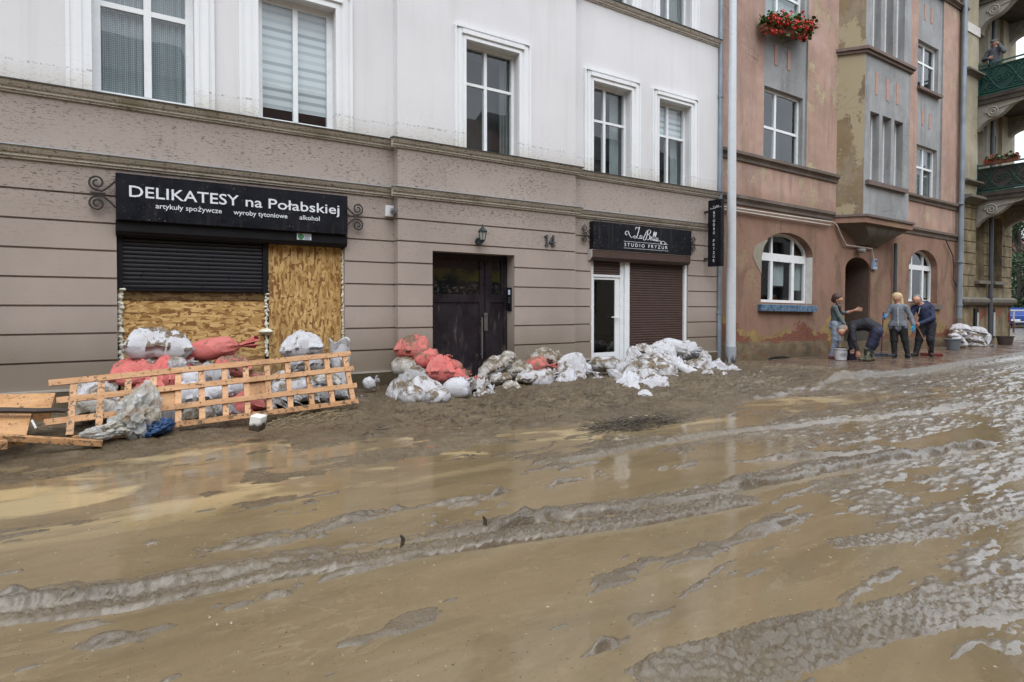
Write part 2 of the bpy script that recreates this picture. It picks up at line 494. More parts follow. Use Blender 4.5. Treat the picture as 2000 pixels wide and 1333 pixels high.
# ------------------------------------------------------------------ the pale apartment building with taupe ground floor
apt = thing('apartment_building', 'pale plastered apartment building with taupe ground floor and white framed windows', 'building', (5.8,0,0))
JG = -.17
XA, XB, XC, XE = -7.0, W(776.6,300,JG)[0], W(1124,500,JG)[0], W(1400,600)[0]
ZP, GS = .285, .348
gro = [ZP + GS*k for k in range(1,8)]
LC0, LC1, UC0, UC1, TC0, TC1, ZTOP = 3.07, 3.215, 3.845, 3.985, 7.33, 7.47, 10.4
def dep(u, z):
    return .028 if any(abs(z-g) < .0125 for g in gro) else 0.
rows = [ZP, LC0, LC1, UC0, 3.9] + [g+s for g in gro for s in (-.0125,.0125)]
# openings: left shop, entrance door, right shop
LS = (W(229,600)[0], W(674,600)[0], .0, W(229,456)[1])
ED = (W(845,600,JG)[0], W(1005,600,JG)[0], -.1, W(845,490,JG)[1])
RS = (W(1155,600)[0], W(1344,600)[0], -.1, W(1155,488)[1])
mb = MB()
fy = lambda y0: (lambda u, z, d: (u, y0+d, z))
panel(mb, [XA, XB], rows, dep, fy(0), [LS+(.16,)])
panel(mb, [XB, XC], rows, dep, fy(JG), [ED+(.27,)])
panel(mb, [XC, XE], rows, dep, fy(0), [RS+(.14,)])
panel(mb, [JG, 0], rows, dep, lambda u,z,d: (XB+d, u, z))
panel(mb, [JG, 0], rows, dep, lambda u,z,d: (XC-d, u, z))
panel(mb, [0, 9], rows, dep, lambda u,z,d: (XE-d, u, z))
panel(mb, [0, 9], rows, dep, lambda u,z,d: (XA+d, u, z))
mb.box(XB+.029, XB+.06, JG+.029, .3, ZP, UC0); mb.box(XC-.06, XC-.03, JG+.03, .04, ZP, UC0); mb.box(XE-.06, XE-.03, .03, 9, ZP, UC0)
mb.build('wall', M['taupe'], apt)
for o_ in (LS, ED, RS):
    mb = MB(); mb.box(o_[0]-.15, o_[1]+.15, .9 if o_ is ED else (1.6 if o_ is RS else .5), 1.7, -.3, o_[3]+.3); mb.box(o_[0]-.12, o_[1]+.12, .32, 1.6, o_[3]+.02, o_[3]+.05); mb.box(o_[0]-.12, o_[0]-.05, .32, 1.6, -.3, o_[3]+.02); mb.box(o_[1]+.05, o_[1]+.12, .32, 1.6, -.3, o_[3]+.02)
    mb.build('dark_interior', M['dark'], apt)
# plinth
mb = MB()
zt = ZP
for a, b, y in ((XA, LS[0], 0), (LS[1], XB-.03, 0), (XB-.03, ED[0], JG), (ED[1], XC+.03, JG), (XC+.03, RS[0], 0), (RS[1], XE+.02, 0)):
    mb.box(a, b, y-.03, y+.2, -.5, zt)
mb.box(LS[0], LS[1], .10, .3, -.5, .20); mb.box(ED[0], ED[1], .04, .4, -.5, .02); mb.box(RS[0], RS[1], .06, .3, -.5, .10)
mb.build('plinth', M['plinth'], apt)
M['edge'] = plain('plinth_edge', (.40,.37,.32), .7)
for parts_ in (((XA, LS[0], 0),), ((LS[1], XB-.035, 0), (XB-.035, ED[0], JG)), ((ED[1], XC+.035, JG), (XC+.035, RS[0], 0)), ((RS[1], XE+.025, 0),)):
    mb = MB()
    for a, b, y in parts_: mb.box(a, b, y-.036, y+.1, zt-.012, zt+.012)
    mb.build('plinth_edge', M['edge'], apt)
# upper wall with window openings
WIN = {}
def wpx(key, o0, o1, i0, i1, top, Y, bottom=UC1, yt=None):
    WIN[key] = dict(o0=W(o0,300,Y)[0], o1=W(o1,300,Y)[0], i0=W(i0,300,Y)[0], i1=W(i1,300,Y)[0], zt=top, Y=Y, zb=bottom)
ZW = 5.82
wpx('a', 131, 420, 182, 381, ZW, 0)
wpx('b', 468, 688, 505, 655, ZW, 0)
wpx('c', 887, 1035, 908, 1011, ZW, JG)
wpx('d', 1140, 1249, 1156, 1230, ZW-.04, 0)
wpx('e', 1272, 1362, 1284, 1346, ZW-.04, 0)
for k in 'abcde':
    w = dict(WIN[k]); w['zb'] = TC1; w['zt'] = 9.35; WIN[k+'2'] = w
SR = .13
def hol(ks): return [(WIN[k]['i0'], WIN[k]['i1'], WIN[k]['zb'], WIN[k]['zt'], SR) for k in ks]
mb = MB()
rz = [3.9, UC1, TC0, TC1, ZTOP]
nod = lambda u, z: 0.
panel(mb, [XA, XB], rz, nod, fy(0), hol(['a','b','a2','b2']))
panel(mb, [XB, XC], rz, nod, fy(JG), hol(['c','c2']))
panel(mb, [XC, XE], rz, nod, fy(0), hol(['d','e','d2','e2']))
panel(mb, [JG, 0], rz, nod, lambda u,z,d: (XB, u, z)); panel(mb, [JG, 0], rz, nod, lambda u,z,d: (XC, u, z))
panel(mb, [0, 9], rz, nod, lambda u,z,d: (XE, u, z)); panel(mb, [0, 9], rz, nod, lambda u,z,d: (XA, u, z))
mb.build('upper_wall', M['white'], apt)
MB().box(XA-.3, XE, -.55, 9, ZTOP, ZTOP+.18).build('eaves', M['cornice'], apt)
mb = MB()
mb.add([(XA,-.5,ZTOP+.19),(XE,-.5,ZTOP+.19),(XE,4.5,ZTOP+3.4),(XA,4.5,ZTOP+3.4),(XA,9,ZTOP+.19),(XE,9,ZTOP+.19)], [(0,1,2,3),(3,2,5,4),(0,3,4),(1,5,2)])
mb.build('roof', plain('clay_roof', (.25,.10,.06), .8), apt)
# string courses
def cornice(z0, z1, name, fl, spread):
    h = z1-z0
    pr = [(0,0),(.028,0),(.028,.16),(.05,.2),(.05,.42),(.075,.5),(.095,.72),(.105,.9),(.105,1),(0,1)]
    mb = MB()
    for a, b, y in ((XA, XB-.001, 0), (XB-.10, XC+.10, JG), (XC+.001, XE+.012, 0)):
        mb.mi = 0
        mb.extrude_x([(y-o, z0+t*h) for o, t in pr[:-1]] + [(y+.02, z1), (y+.02, z0)], a, b)
        mb.mi = 1
        mb.extrude_x([(y-.125,z1-.006),(y-.125,z1+.006),(y+.02,z1+.022),(y+.02,z1+.002)], a-(.02 if y else 0), b+(.02 if y else 0))
    mb.build(name, [M['cornice'], M[fl]], apt)
cornice(LC0, LC1, 'string_course', 'flash_zinc', 0)
cornice(UC0, UC1-.01, 'string_course', 'flash_dark', 0)
cornice(TC0, TC1-.01, 'string_course', 'flash_dark', 0)
# windows of the upper floors
for k, w in WIN.items():
    mb = MB(); surround(mb, w['o0'], w['o1'], w['i0'], w['i1'], w['zb']+.004, w['zt'], w['zt']+(w['i0']-w['o0'])*1.05, w['Y']); mb.build('window_surround', M['trim'], apt)
def uw(k, mulls, trans, **kw):
    w = WIN[k]; yf = w['Y']+SR-.002
    return window(apt, w['i0'], w['i1'], w['zb'], w['zt'], yf, [W(m,300,yf)[0] for m in mulls], trans, **kw)
uw('a', [290.5], [W(290,27,.13)[1]], fw=.09, mw=.085, cover='lace', cover_to=0., room='room')
uw('b', [578], [], fw=.085, mw=.07, cover='blind', cover_to=.14, room='room')
uw('c', [948], [W(948,173,-.02)[1]], fw=.05, mw=.06, cover=None, room='room')
uw('d', [1180], [W(1180,240,.13)[1]], fw=.05, mw=.06, cover=None, room='room')
uw('e', [1303], [W(1303,268,.13)[1]], fw=.05, mw=.06, cover='blind', cover_to=.62, room='room')
for k, m in (('a2',290.5),('b2',578),('c2',948),('d2',1180),('e2',1303)):
    uw(k, [m], [8.6], fw=.05, mw=.06, cover='greycurtain' if k != 'd2' else None, cover_to=.0, room='room')
def half_curtain(k, p0, p1, mat):
    w = WIN[k]; y = w['Y']+SR+.2
    x0, x1 = W(p0,300,y)[0], W(p1,300,y)[0]
    c = MB(); n = 14
    pts = [(x0+(x1-x0)*i/n, y+.02*math.sin(i*2.1)) for i in range(n+1)]
    for (xa,ya),(xb,yb) in zip(pts, pts[1:]): c.quad((xa,ya,w['zb']+.05),(xb,yb,w['zb']+.05),(xb,yb,w['zt']),(xa,ya,w['zt']))
    return c.build('curtain', M[mat], [o for o in apt.children if o.name.startswith('window') and 'surround' not in o.name][{'c':2,'d':3,'e':4}[k]], True)
half_curtain('d', 1190, 1210, 'curtain'); half_curtain('e', 1308, 1330, 'curtain'); half_curtain('c', 975, 1000, 'greycurtain')
# ------------------------------------------------------------------ ground: one sheet of flood mud out to the horizon
WL = -.13
def px_line(pts, z=WL): return [G(x, y, z) for x, y in pts]
K0, K1 = G(1640,745,0), G(2000,690,0)
KS = (K1[1]-K0[1])/(K1[0]-K0[0])
def yk(x): return K0[1] + KS*(x-K0[0])
def axis(lo, hi, fine0, fine1, d, d2, grow=1.16):
    a = list(np.arange(fine0, fine1, d)); x, s = fine1, d
    while x < hi: a.append(x); s = min(s*grow, max(d2, (x-fine1)*.35 + d2)); x += s
    a.append(hi); b = []; x, s = fine0, d
    while x > lo: s = min(s*grow, max(d2, (fine0-x)*.35 + d2)); x -= s; b.append(max(x, lo))
    return np.array(sorted(set(np.round(b + a, 4))))
gx = np.concatenate([axis(-400, -1.2, -1.25, -1.2, .02, .06), np.arange(-1.2, 5.5, .0125), np.arange(5.5, 10.5, .02), np.arange(10.5, 30, .045), axis(30, 500, 30, 30.1, .05, .1)])
gx = np.unique(np.round(gx, 4)); gx = gx[np.concatenate([[True], np.diff(gx) > .004])]
gy = np.concatenate([axis(-400, -8.45, -8.5, -8.45, .02, .06), np.arange(-8.45, -5.0, .0125), np.arange(-5.0, .12, .019), axis(.12, 400, .12, .14, .02, .06)])
gy = np.unique(np.round(gy, 4)); gy = gy[np.concatenate([[True], np.diff(gy) > .004])]
XX, YY = np.meshgrid(gx, gy, indexing='ij')
BX = px_line([(0,905),(250,890),(520,850),(760,838),(1000,822),(1200,812),(1330,800),(1420,790)])
ybank = np.interp(XX, [p[0] for p in BX], [p[1] for p in BX])
far = sstep(6.5, 11, XX)
Z = -.168 + .030*fbm(XX*.55, YY*1.1, 4, 3) + .012*fbm(XX*2.2, YY*3.0, 3, 9)
midband = sstep(-4.6, -3.0, YY) * (1-far*.6)
Z += .040*midband + .014*midband*fbm(XX*3, YY*6, 4, 29) + .028*far*sstep(-9, -4, YY-0*XX) + .014*far
# long wheel-dragged streaks towards the right
ST = fbm(XX*.7, (YY-.05*XX)*5.5, 4, 21)
Z += .022*ST*(.4+.8*far) + .010*far*fbm(XX*3.5, YY*9, 3, 33)
# lone smears of mud standing just proud of the water, drawn out along the street
sm = fbm(XX*.9, (YY-.10*XX)*6.0, 5, 81) + .35*fbm(XX*6, YY*16, 3, 83)
Z += .050*sstep(.30, .62, sm)*(1-far*.5) + .014*sstep(.12, .34, sm) + .010*fbm(XX*17, YY*34, 4, 85, .6)*sstep(-.1,.3,sm)
e_ = Z-WL; Z = WL + np.where(e_ > 0, .013*np.tanh(e_/.013), e_)
# trampled slurry between the bank and the wheel tracks: mud and shallow puddles at one level
m2 = sstep(-2.9, -1.2, YY-ybank)*(1-sstep(.1,.5,YY-ybank))
mz = WL + .010 + .085*fbm(XX*.9, YY*1.9, 5, 97, .58) + .028*fbm(XX*5, YY*9, 4, 99, .6)
Z = Z*(1-m2*.9) + mz*m2*.9
# the churned right hand side: a filigree of mud and water at one level
chaos = sstep(-.5, 1.3, XX - (2.55 + 1.12*(YY+8)) + .8*fbm(XX*.9, YY*1.4, 3, 93)) * sstep(-9.5, -8.2, YY)
cz = WL + .005 + .040*fbm(XX*1.5, (YY-.06*XX)*5.0, 5, 87, .62) + .020*fbm(XX*7, YY*16, 4, 89, .6)
Z = Z*(1-chaos) + cz*chaos
# the bank of mud against the houses
b = sstep(-.35, 1.1, YY - ybank)
bank_top = -.02 + .03*sstep(-1.2, 0, YY)*(1-sstep(9, 12, XX)) + .02*fbm(XX*.8, YY*.8, 3, 5)
tex = .045*fbm(XX*2.2, YY*3.0, 4, 41) + .105*(np.abs(fbm(XX*3.4, YY*5.0, 5, 47, .6))-.2) - .030*np.exp(-(fbm(XX*3.1, YY*4.6, 4, 49)/.07)**2) + .030*fbm(XX*13, YY*19, 4, 53, .62)
Z = Z*(1-b) + (bank_top + tex*.85)*b
# surface grain of the mud
Z += (.006*fbm(XX*9, YY*13, 4, 61))*(1-b)
def dist_line(pts, pad=.8):
    """signed distance (camera side negative) and run length along a polyline, inside its padded box"""
    P = np.array(pts); D = np.full(XX.shape, 9.); S = np.ones(XX.shape); T = np.zeros(XX.shape)
    i0, i1 = np.searchsorted(gx, [P[:,0].min()-pad, P[:,0].max()+pad]); j0, j1 = np.searchsorted(gy, [P[:,1].min()-pad, P[:,1].max()+pad])
    sl_ = (slice(i0, i1), slice(j0, j1)); x, y = XX[sl_], YY[sl_]
    d = np.full(x.shape, 9.); s = np.ones(x.shape); t = np.zeros(x.shape); run = 0
    for (ax, ay), (bx, by) in zip(pts, pts[1:]):
        L = math.hypot(bx-ax, by-ay); ux, uy = (bx-ax)/L, (by-ay)/L
        k = np.clip((x-ax)*ux + (y-ay)*uy, 0, L); dx, dy = x-ax-k*ux, y-ay-k*uy
        q = np.hypot(dx, dy); m = q < d
        d = np.where(m, q, d); s = np.where(m, np.sign(ux*(y-ay) - uy*(x-ax)), s); t = np.where(m, run+k, t); run += L
    return sl_, d*np.where(s == 0, 1, s), t, run
def fade(t, run, a=.3): return np.clip(np.minimum(t, run-t)/a, 0, 1)
def ridge(pts, h, wf, wb, seed, rough=.5, fr=2.2, ends=.3):
    sl_, d, t, run = dist_line(px_line(pts))
    x, y = XX[sl_], YY[sl_]
    d = d + .07*fbm(t*1.1, t*0+seed, 4, seed+3) + .02*fbm(x*9, y*9, 3, seed+4)
    n = .75 + rough*fbm(t*fr*.6, t*0, 4, seed)
    n = np.clip(n + .25*fbm(t*1.6, d*16, 3, seed+1), .1, 1.35)
    a = np.where(d < 0, np.exp(-(np.abs(d)/wf)**2.4), np.exp(-(d/wb)**2))
    sh = np.exp(-(np.abs(d+.02)/(wb*1.5+.05))**2)*.020            # low shoulder that just breaks the surface
    groove = .10*np.sin(d*2*math.pi/.055 + 2*fbm(t*1.5, t*0, 3, seed+6))
    cl = np.clip(np.abs(fbm(x*6.5, y*10, 4, seed+7, .6)), 0, .5)
    Z[sl_] += (h*a*n*(.80+.25*groove+.45*cl) + sh*np.clip(.6+1.2*fbm(t*1.3, d*6, 3, seed+2),0,1) - .30*h*np.exp(-((d+wf*1.8)/(wf*.7))**2))*fade(t, run, ends) + .008*a*fbm(x*24, y*30, 3, seed+5)
def tread(pts, half, h, seed, amp=.012):
    sl_, d, t, run = dist_line(px_line(pts))
    x, y = XX[sl_], YY[sl_]
    e = half*(1+.25*fbm(t*1.2, t*0, 3, seed))
    m = 1-sstep(.75, 1.15, np.abs(d)/e)
    m = m*fade(t, run, .3)
    ph = .9*fbm(t*2.2, d*4, 3, seed+9)
    lug = np.sin((t + np.abs(d)*.7)*2*math.pi/.062 + ph)*np.sin(d*2*math.pi/.085 + ph)
    wear = np.clip(.5+1.3*fbm(x*2.2, y*2.8, 4, seed+8), 0, 1)
    Z[sl_] = Z[sl_]*(1-m) + m*(h + amp*lug*.5*wear + amp*1.2*(np.abs(fbm(x*26, y*30, 4, seed+1, .6))*2-.5) + .020*fbm(x*2.6, y*3.4, 4, seed+2))
R1 = [(-200,1225),(0,1182),(250,1152),(500,1102),(750,1062),(1000,1028),(1200,1000),(1500,945),(1700,908),(1960,868)]
tread([(x, y+24) for x, y in R1[:8]], .11, WL+.022, 101, .016)
ridge(R1, .075, .045, .22, 105, .5)
ridge([(420,1078),(560,1058),(700,1020),(850,985),(1000,958),(1150,935)], .045, .03, .06, 111, .9, 4)
ridge([(1030,910),(1150,895),(1260,872),(1420,845),(1560,832),(1700,818),(1900,790)], .065, .06, .20, 117, .5)
ridge([(1250,925),(1400,905),(1600,893),(1760,880),(1940,872)], .05, .04, .12, 121, .6)
tread([(1180,1395),(1330,1325),(1600,1240),(1850,1185),(2060,1145)], .19, WL+.012, 131, .017)
tread([(1560,1070),(1700,1055),(1860,1038),(1960,1005),(2050,985)], .07, WL+.012, 137, .014)
ridge([(1045,1325),(1130,1290),(1230,1258),(1340,1218)], .026, .03, .04, 141, .7, 5, .15)
ridge([(1440,1042),(1500,1030),(1560,1012)], .028, .03, .05, 143, .7, 5, .1)
ridge([(90,1278),(200,1262),(300,1256),(410,1243)], .022, .03, .04, 147, .9, 5, .15)
ridge([(310,1108),(360,1096),(425,1092)], .026, .03, .06, 151, .4, 5, .1)
ridge([(485,1172),(560,1168),(615,1145)], .026, .03, .05, 153, .6, 5, .1)
ridge([(690,1112),(760,1100),(850,1090)], .026, .03, .06, 157, .5, 5, .1)
ridge([(890,1110),(940,1108)], .024, .03, .05, 159, .5, 5, .06)
ridge([(1435,1265),(1520,1235),(1590,1205)], .024, .03, .04, 165, .8, 5, .1)
ridge([(1760,1155),(1800,1148),(1850,1143)], .024, .03, .04, 167, .8, 5, .1)
ridge([(0,1243),(120,1225),(300,1200)], .022, .02, .04, 169, .9, 4, .3)
# standing puddles in the bank
for cx, cy, rx, ry, dz in ((1600,780,1.9,.62,.075),(1410,832,1.1,.36,.05),(1865,858,1.2,.30,.06),(60,980,1.5,.65,.05),(1010,872,.42,.2,.05),(700,880,.6,.2,.04),(760,942,.25,.16,.03),(300,905,.5,.2,.05),(640,878,.3,.14,.06),(1270,905,.5,.2,.04)):
    px_, py_ = G(cx, cy, WL)
    q = np.hypot((XX-px_)/rx, (YY-py_)/ry) + .25*fbm(XX*2.5, YY*4, 3, int(cx))
    m = 1-sstep(.72, 1.05, q)
    Z = Z*(1-m) + np.minimum(Z, WL-.012-dz*.3)*m
# right: mud thins out over the swept pavement, street mud stays a kerb's height below it
yk_ = yk(XX)
onp = sstep(-.02, .12, YY-yk_)*sstep(9.5, 11.5, XX)
pm = .045 - .10*sstep(12.2, 15.0, XX + 1.2*fbm(XX*.9, YY*.9, 3, 71)) + .5*tex
Z = Z*(1-onp) + pm*onp
strt = sstep(.02, -.25, YY-yk_)*sstep(12.6, 15.5, XX)*sstep(-5.5, -4.2, YY)
Z = np.where((strt > 0), Z*(1-strt) + np.minimum(Z, -.105)*strt, Z)
# mud banked under the sandbags
for cx, Y0, rx, ry, h in ((1.4,-.35,1.7,.5,.13),(7.4,-1.3,1.6,.6,.06),(9.3,-1.3,1.2,.8,.10),(5.9,-.7,1.0,.4,.06)):
    Z += h*np.exp(-((XX-cx)/rx)**2-((YY-Y0)/ry)**2)
Z += .12*np.exp(-((XX-11.0)/1.5)**2 - ((YY-yk_)/.5)**2)*(1+.5*fbm(XX*2, YY*3, 3, 77))
Z = np.where(YY > .12, np.minimum(Z, -.05), Z)
outside = sstep(32, 45, np.hypot(XX-10, YY+5))
Z = Z*(1-outside) + (-.16)*outside
nx, ny = len(gx), len(gy)
V = np.stack([XX.ravel(), YY.ravel(), Z.ravel()], 1)
I = np.arange(nx*ny).reshape(nx, ny)
F = np.stack([I[:-1,:-1].ravel(), I[1:,:-1].ravel(), I[1:,1:].ravel(), I[:-1,1:].ravel()], 1)
def ground_z(x, y):
    i = min(max(np.searchsorted(gx, x), 1), nx-1); j = min(max(np.searchsorted(gy, y), 1), ny-1)
    return float(Z[i, j])
def mud_ground():
    n = NM('flood_mud', .4, .5)
    p = n.oc(); x, y, z = n.xyz()
    big = n.noise(.7, 5); mid = n.noise(4, 6, .65); fine = n.noise(26, 5, .7)
    c = n.mix(n.mr(mid, .3, .7), (.075,.054,.029), (.135,.098,.055))
    c = n.mix(n.m('MULTIPLY', n.mr(big, .45, .65), .6), c, (.21,.165,.10))
    c = n.mix(n.m('MULTIPLY', n.mr(fine, .54, .66), .6), c, (.045,.035,.024))
    chip = n.m('MULTIPLY', n.mr(n.noise(1, 4, .6, n.map((7,20,7),(3,1,0),(0,0,.15))), .60, .66), n.mr(z, -.12, -.04))
    c = n.mix(n.m('MULTIPLY', chip, .85), c, (.03,.022,.014))
    # scattered straw, bark and leaf crumbs
    deb = n.m('MULTIPLY', n.mr(n.noise(1, 3, .6, n.map((70,28,70),(0,0,0),(0,0,.6))), .70, .74), n.mr(z, -.10, .0))
    c = n.mix(deb, c, (.34,.27,.17))
    # brick-red grit in the wheel tracks
    red = n.m('MULTIPLY', n.mr(n.vor(38, out='Distance'), .16, .12), n.mr(n.noise(1.3,3), .60, .66))
    c = n.mix(n.m('MULTIPLY', red, .5), c, (.36,.14,.09))
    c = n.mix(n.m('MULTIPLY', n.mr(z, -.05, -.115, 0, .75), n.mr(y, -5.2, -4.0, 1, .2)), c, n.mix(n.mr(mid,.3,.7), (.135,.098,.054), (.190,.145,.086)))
    n.set('Base Color', c)
    n.set('Coat Weight', n.m('MULTIPLY', n.mr(n.noise(2.6,4), .35, .6, .55, 1), n.m('MULTIPLY', n.mr(z, -.03, -.09, .4, 1), n.m('MAXIMUM', n.mr(y, -5.0, -3.9, 1, .3), n.mr(x, 6.5, 9.5))))); n.set('Coat IOR', n.mr(n.m('SUBTRACT', x, n.m('ADD', 11.5, n.m('MULTIPLY', y, 1.12))), -.5, 2.0, 1.55, 2.0)); n.set('Coat Roughness', n.mr(n.noise(5,4), .35, .65, .16, .36))
    wet = n.mr(z, -.12, .06)
    n.set('Roughness', n.m('ADD', n.m('MULTIPLY', wet, .16), n.mr(n.noise(7,4), .35, .65, .14, .34)))
    n.bump(n.m('ADD', n.m('MULTIPLY', n.noise(18,6,.72), .8), n.m('MULTIPLY', n.noise(75,4,.7), .3)), .8, .045)
    return n.mat
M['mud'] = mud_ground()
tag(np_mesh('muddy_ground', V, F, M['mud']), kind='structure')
# brown flood water lying level in every hollow of the street
def water_mat():
    n = NM('silty_water', .04, .5, (.22,.155,.078))
    n.set('IOR', 1.33)
    swirl = n.noise(1, 5, .6, n.map((.45,1.5,1), (0,0,0), (0,0,.1)), 1.2)
    c = n.mix(n.mr(swirl, .35, .68), (.165,.122,.067), (.212,.160,.092))
    c = n.mix(n.m('MULTIPLY', n.mr(n.noise(34,6,.75), .42, .66), .22), c, (.115,.088,.052))
    c = n.mix(n.m('MULTIPLY', n.mr(n.noise(1,6,.7,n.map((5,11,1),(1,1,0),(0,0,.1)),.8), .56, .66), .25), c, (.27,.215,.135))
    deep = n.noise(1, 6, .62, n.map((.8,2.6,1), (5,3,0), (0,0,.08)), .9)
    c = n.mix(n.m('MULTIPLY', n.mr(deep, .50, .60), .32), c, (.112,.084,.049))
    x, y, z = n.xyz()
    pale = n.m('MULTIPLY', n.mr(n.noise(1, 5, .55, n.map((.8,1.9,1),(4,0,0)), .6), .54, .62), n.mr(y, -4.9, -4.1))
    c = n.mix(n.m('MULTIPLY', pale, .85), c, (.40,.31,.165))
    n.set('Base Color', c)
    n.set('Roughness', n.mr(n.noise(1, 5, .6, n.map((1.2,3.2,1),(7,1,0))), .35, .65, .03, .17))
    sc = n.m('MULTIPLY', n.mr(n.m('ABSOLUTE', n.m('SUBTRACT', n.noise(1, 6, .62, n.map((1.1,3.6,1),(2,9,0),(0,0,.12)), 1.0), .5)), .018, .006), n.mr(n.noise(.9,3), .48, .6))
    c = n.mix(n.m('MULTIPLY', sc, .18), c, (.36,.29,.18))
    c = n.mix(n.mr(n.noise(60,2), .70, .73), c, (.07,.05,.03))
    c = n.mix(n.m('MULTIPLY', n.mr(n.noise(1,2,.5,n.map((40,22,1),(4,4,0),(0,0,.7))), .72, .75), .8), c, (.42,.37,.27))
    n.set('Base Color', c)
    rg = n.mr(n.m('SUBTRACT', x, n.m('ADD', 12.0, n.m('MULTIPLY', y, 1.15))), -1., 2.5, .045, .55)
    n.bump(n.m('ADD', n.noise(1, 3, .5, n.map((1.6,3.4,1))), n.m('MULTIPLY', n.noise(1, 4, .6, n.map((9,22,1))), rg)), .09, .05)
    return n.mat
wm = MB()
wm.quad((-60,-40,WL),(90,-40,WL),(90,-.2,WL),(-60,-.2,WL))
tag(wm.build('flood_water', water_mat()), kind='structure')

# ------------------------------------------------------------------ swept pavement with its kerb
def paver_mat():
    n = NM('wet_pavers', .25, .5)
    bk = n.n('TexBrick'); n._in(bk.inputs['Vector'], n.oc()); bk.inputs['Scale'].default_value = 5
    bk.inputs['Color1'].default_value = (.20,.085,.06,1); bk.inputs['Color2'].default_value = (.17,.14,.115,1)
    bk.inputs['Mortar'].default_value = (.05,.042,.035,1); bk.inputs['Mortar Size'].default_value = .03
    c = n.mix(n.mr(n.noise(.9,5), .40, .66), bk.outputs[0], (.16,.125,.085))
    n.set('Base Color', c)
    n.set('Roughness', n.mr(n.noise(1.8,4), .35, .65, .10, .38))
    h = n.m('ADD', n.m('MULTIPLY', bk.outputs[1], -.8), n.m('MULTIPLY', n.noise(14,3), .5))
    n.bump(h, .5, .012)
    return n.mat
pm_ = MB()
x0, x1 = 10.5, 62
pm_.hexa([(x0,yk(x0)+.145,-.3),(x1,yk(x1)+.145,-.3),(x1,.2,-.3),(x0,.2,-.3),(x0,yk(x0)+.145,0),(x1,yk(x1)+.145,0),(x1,.2,0),(x0,.2,0)])
tag(pm_.build('pavement', paver_mat()), kind='structure')
kb = MB(); x = x0
while x < 60:
    a, c_ = x+.004, x+.996
    kb.hexa([(a,yk(a),-.3),(c_,yk(c_),-.3),(c_,yk(c_)+.14,-.3),(a,yk(a)+.14,-.3),(a,yk(a)+.02,.012),(c_,yk(c_)+.02,.012),(c_,yk(c_)+.14,.012),(a,yk(a)+.14,.012)])
    x += 1
tag(kb.build('kerb', plain('wet_kerb_stone', (.27,.25,.22), .22, .5, bump=.3)), kind='structure')
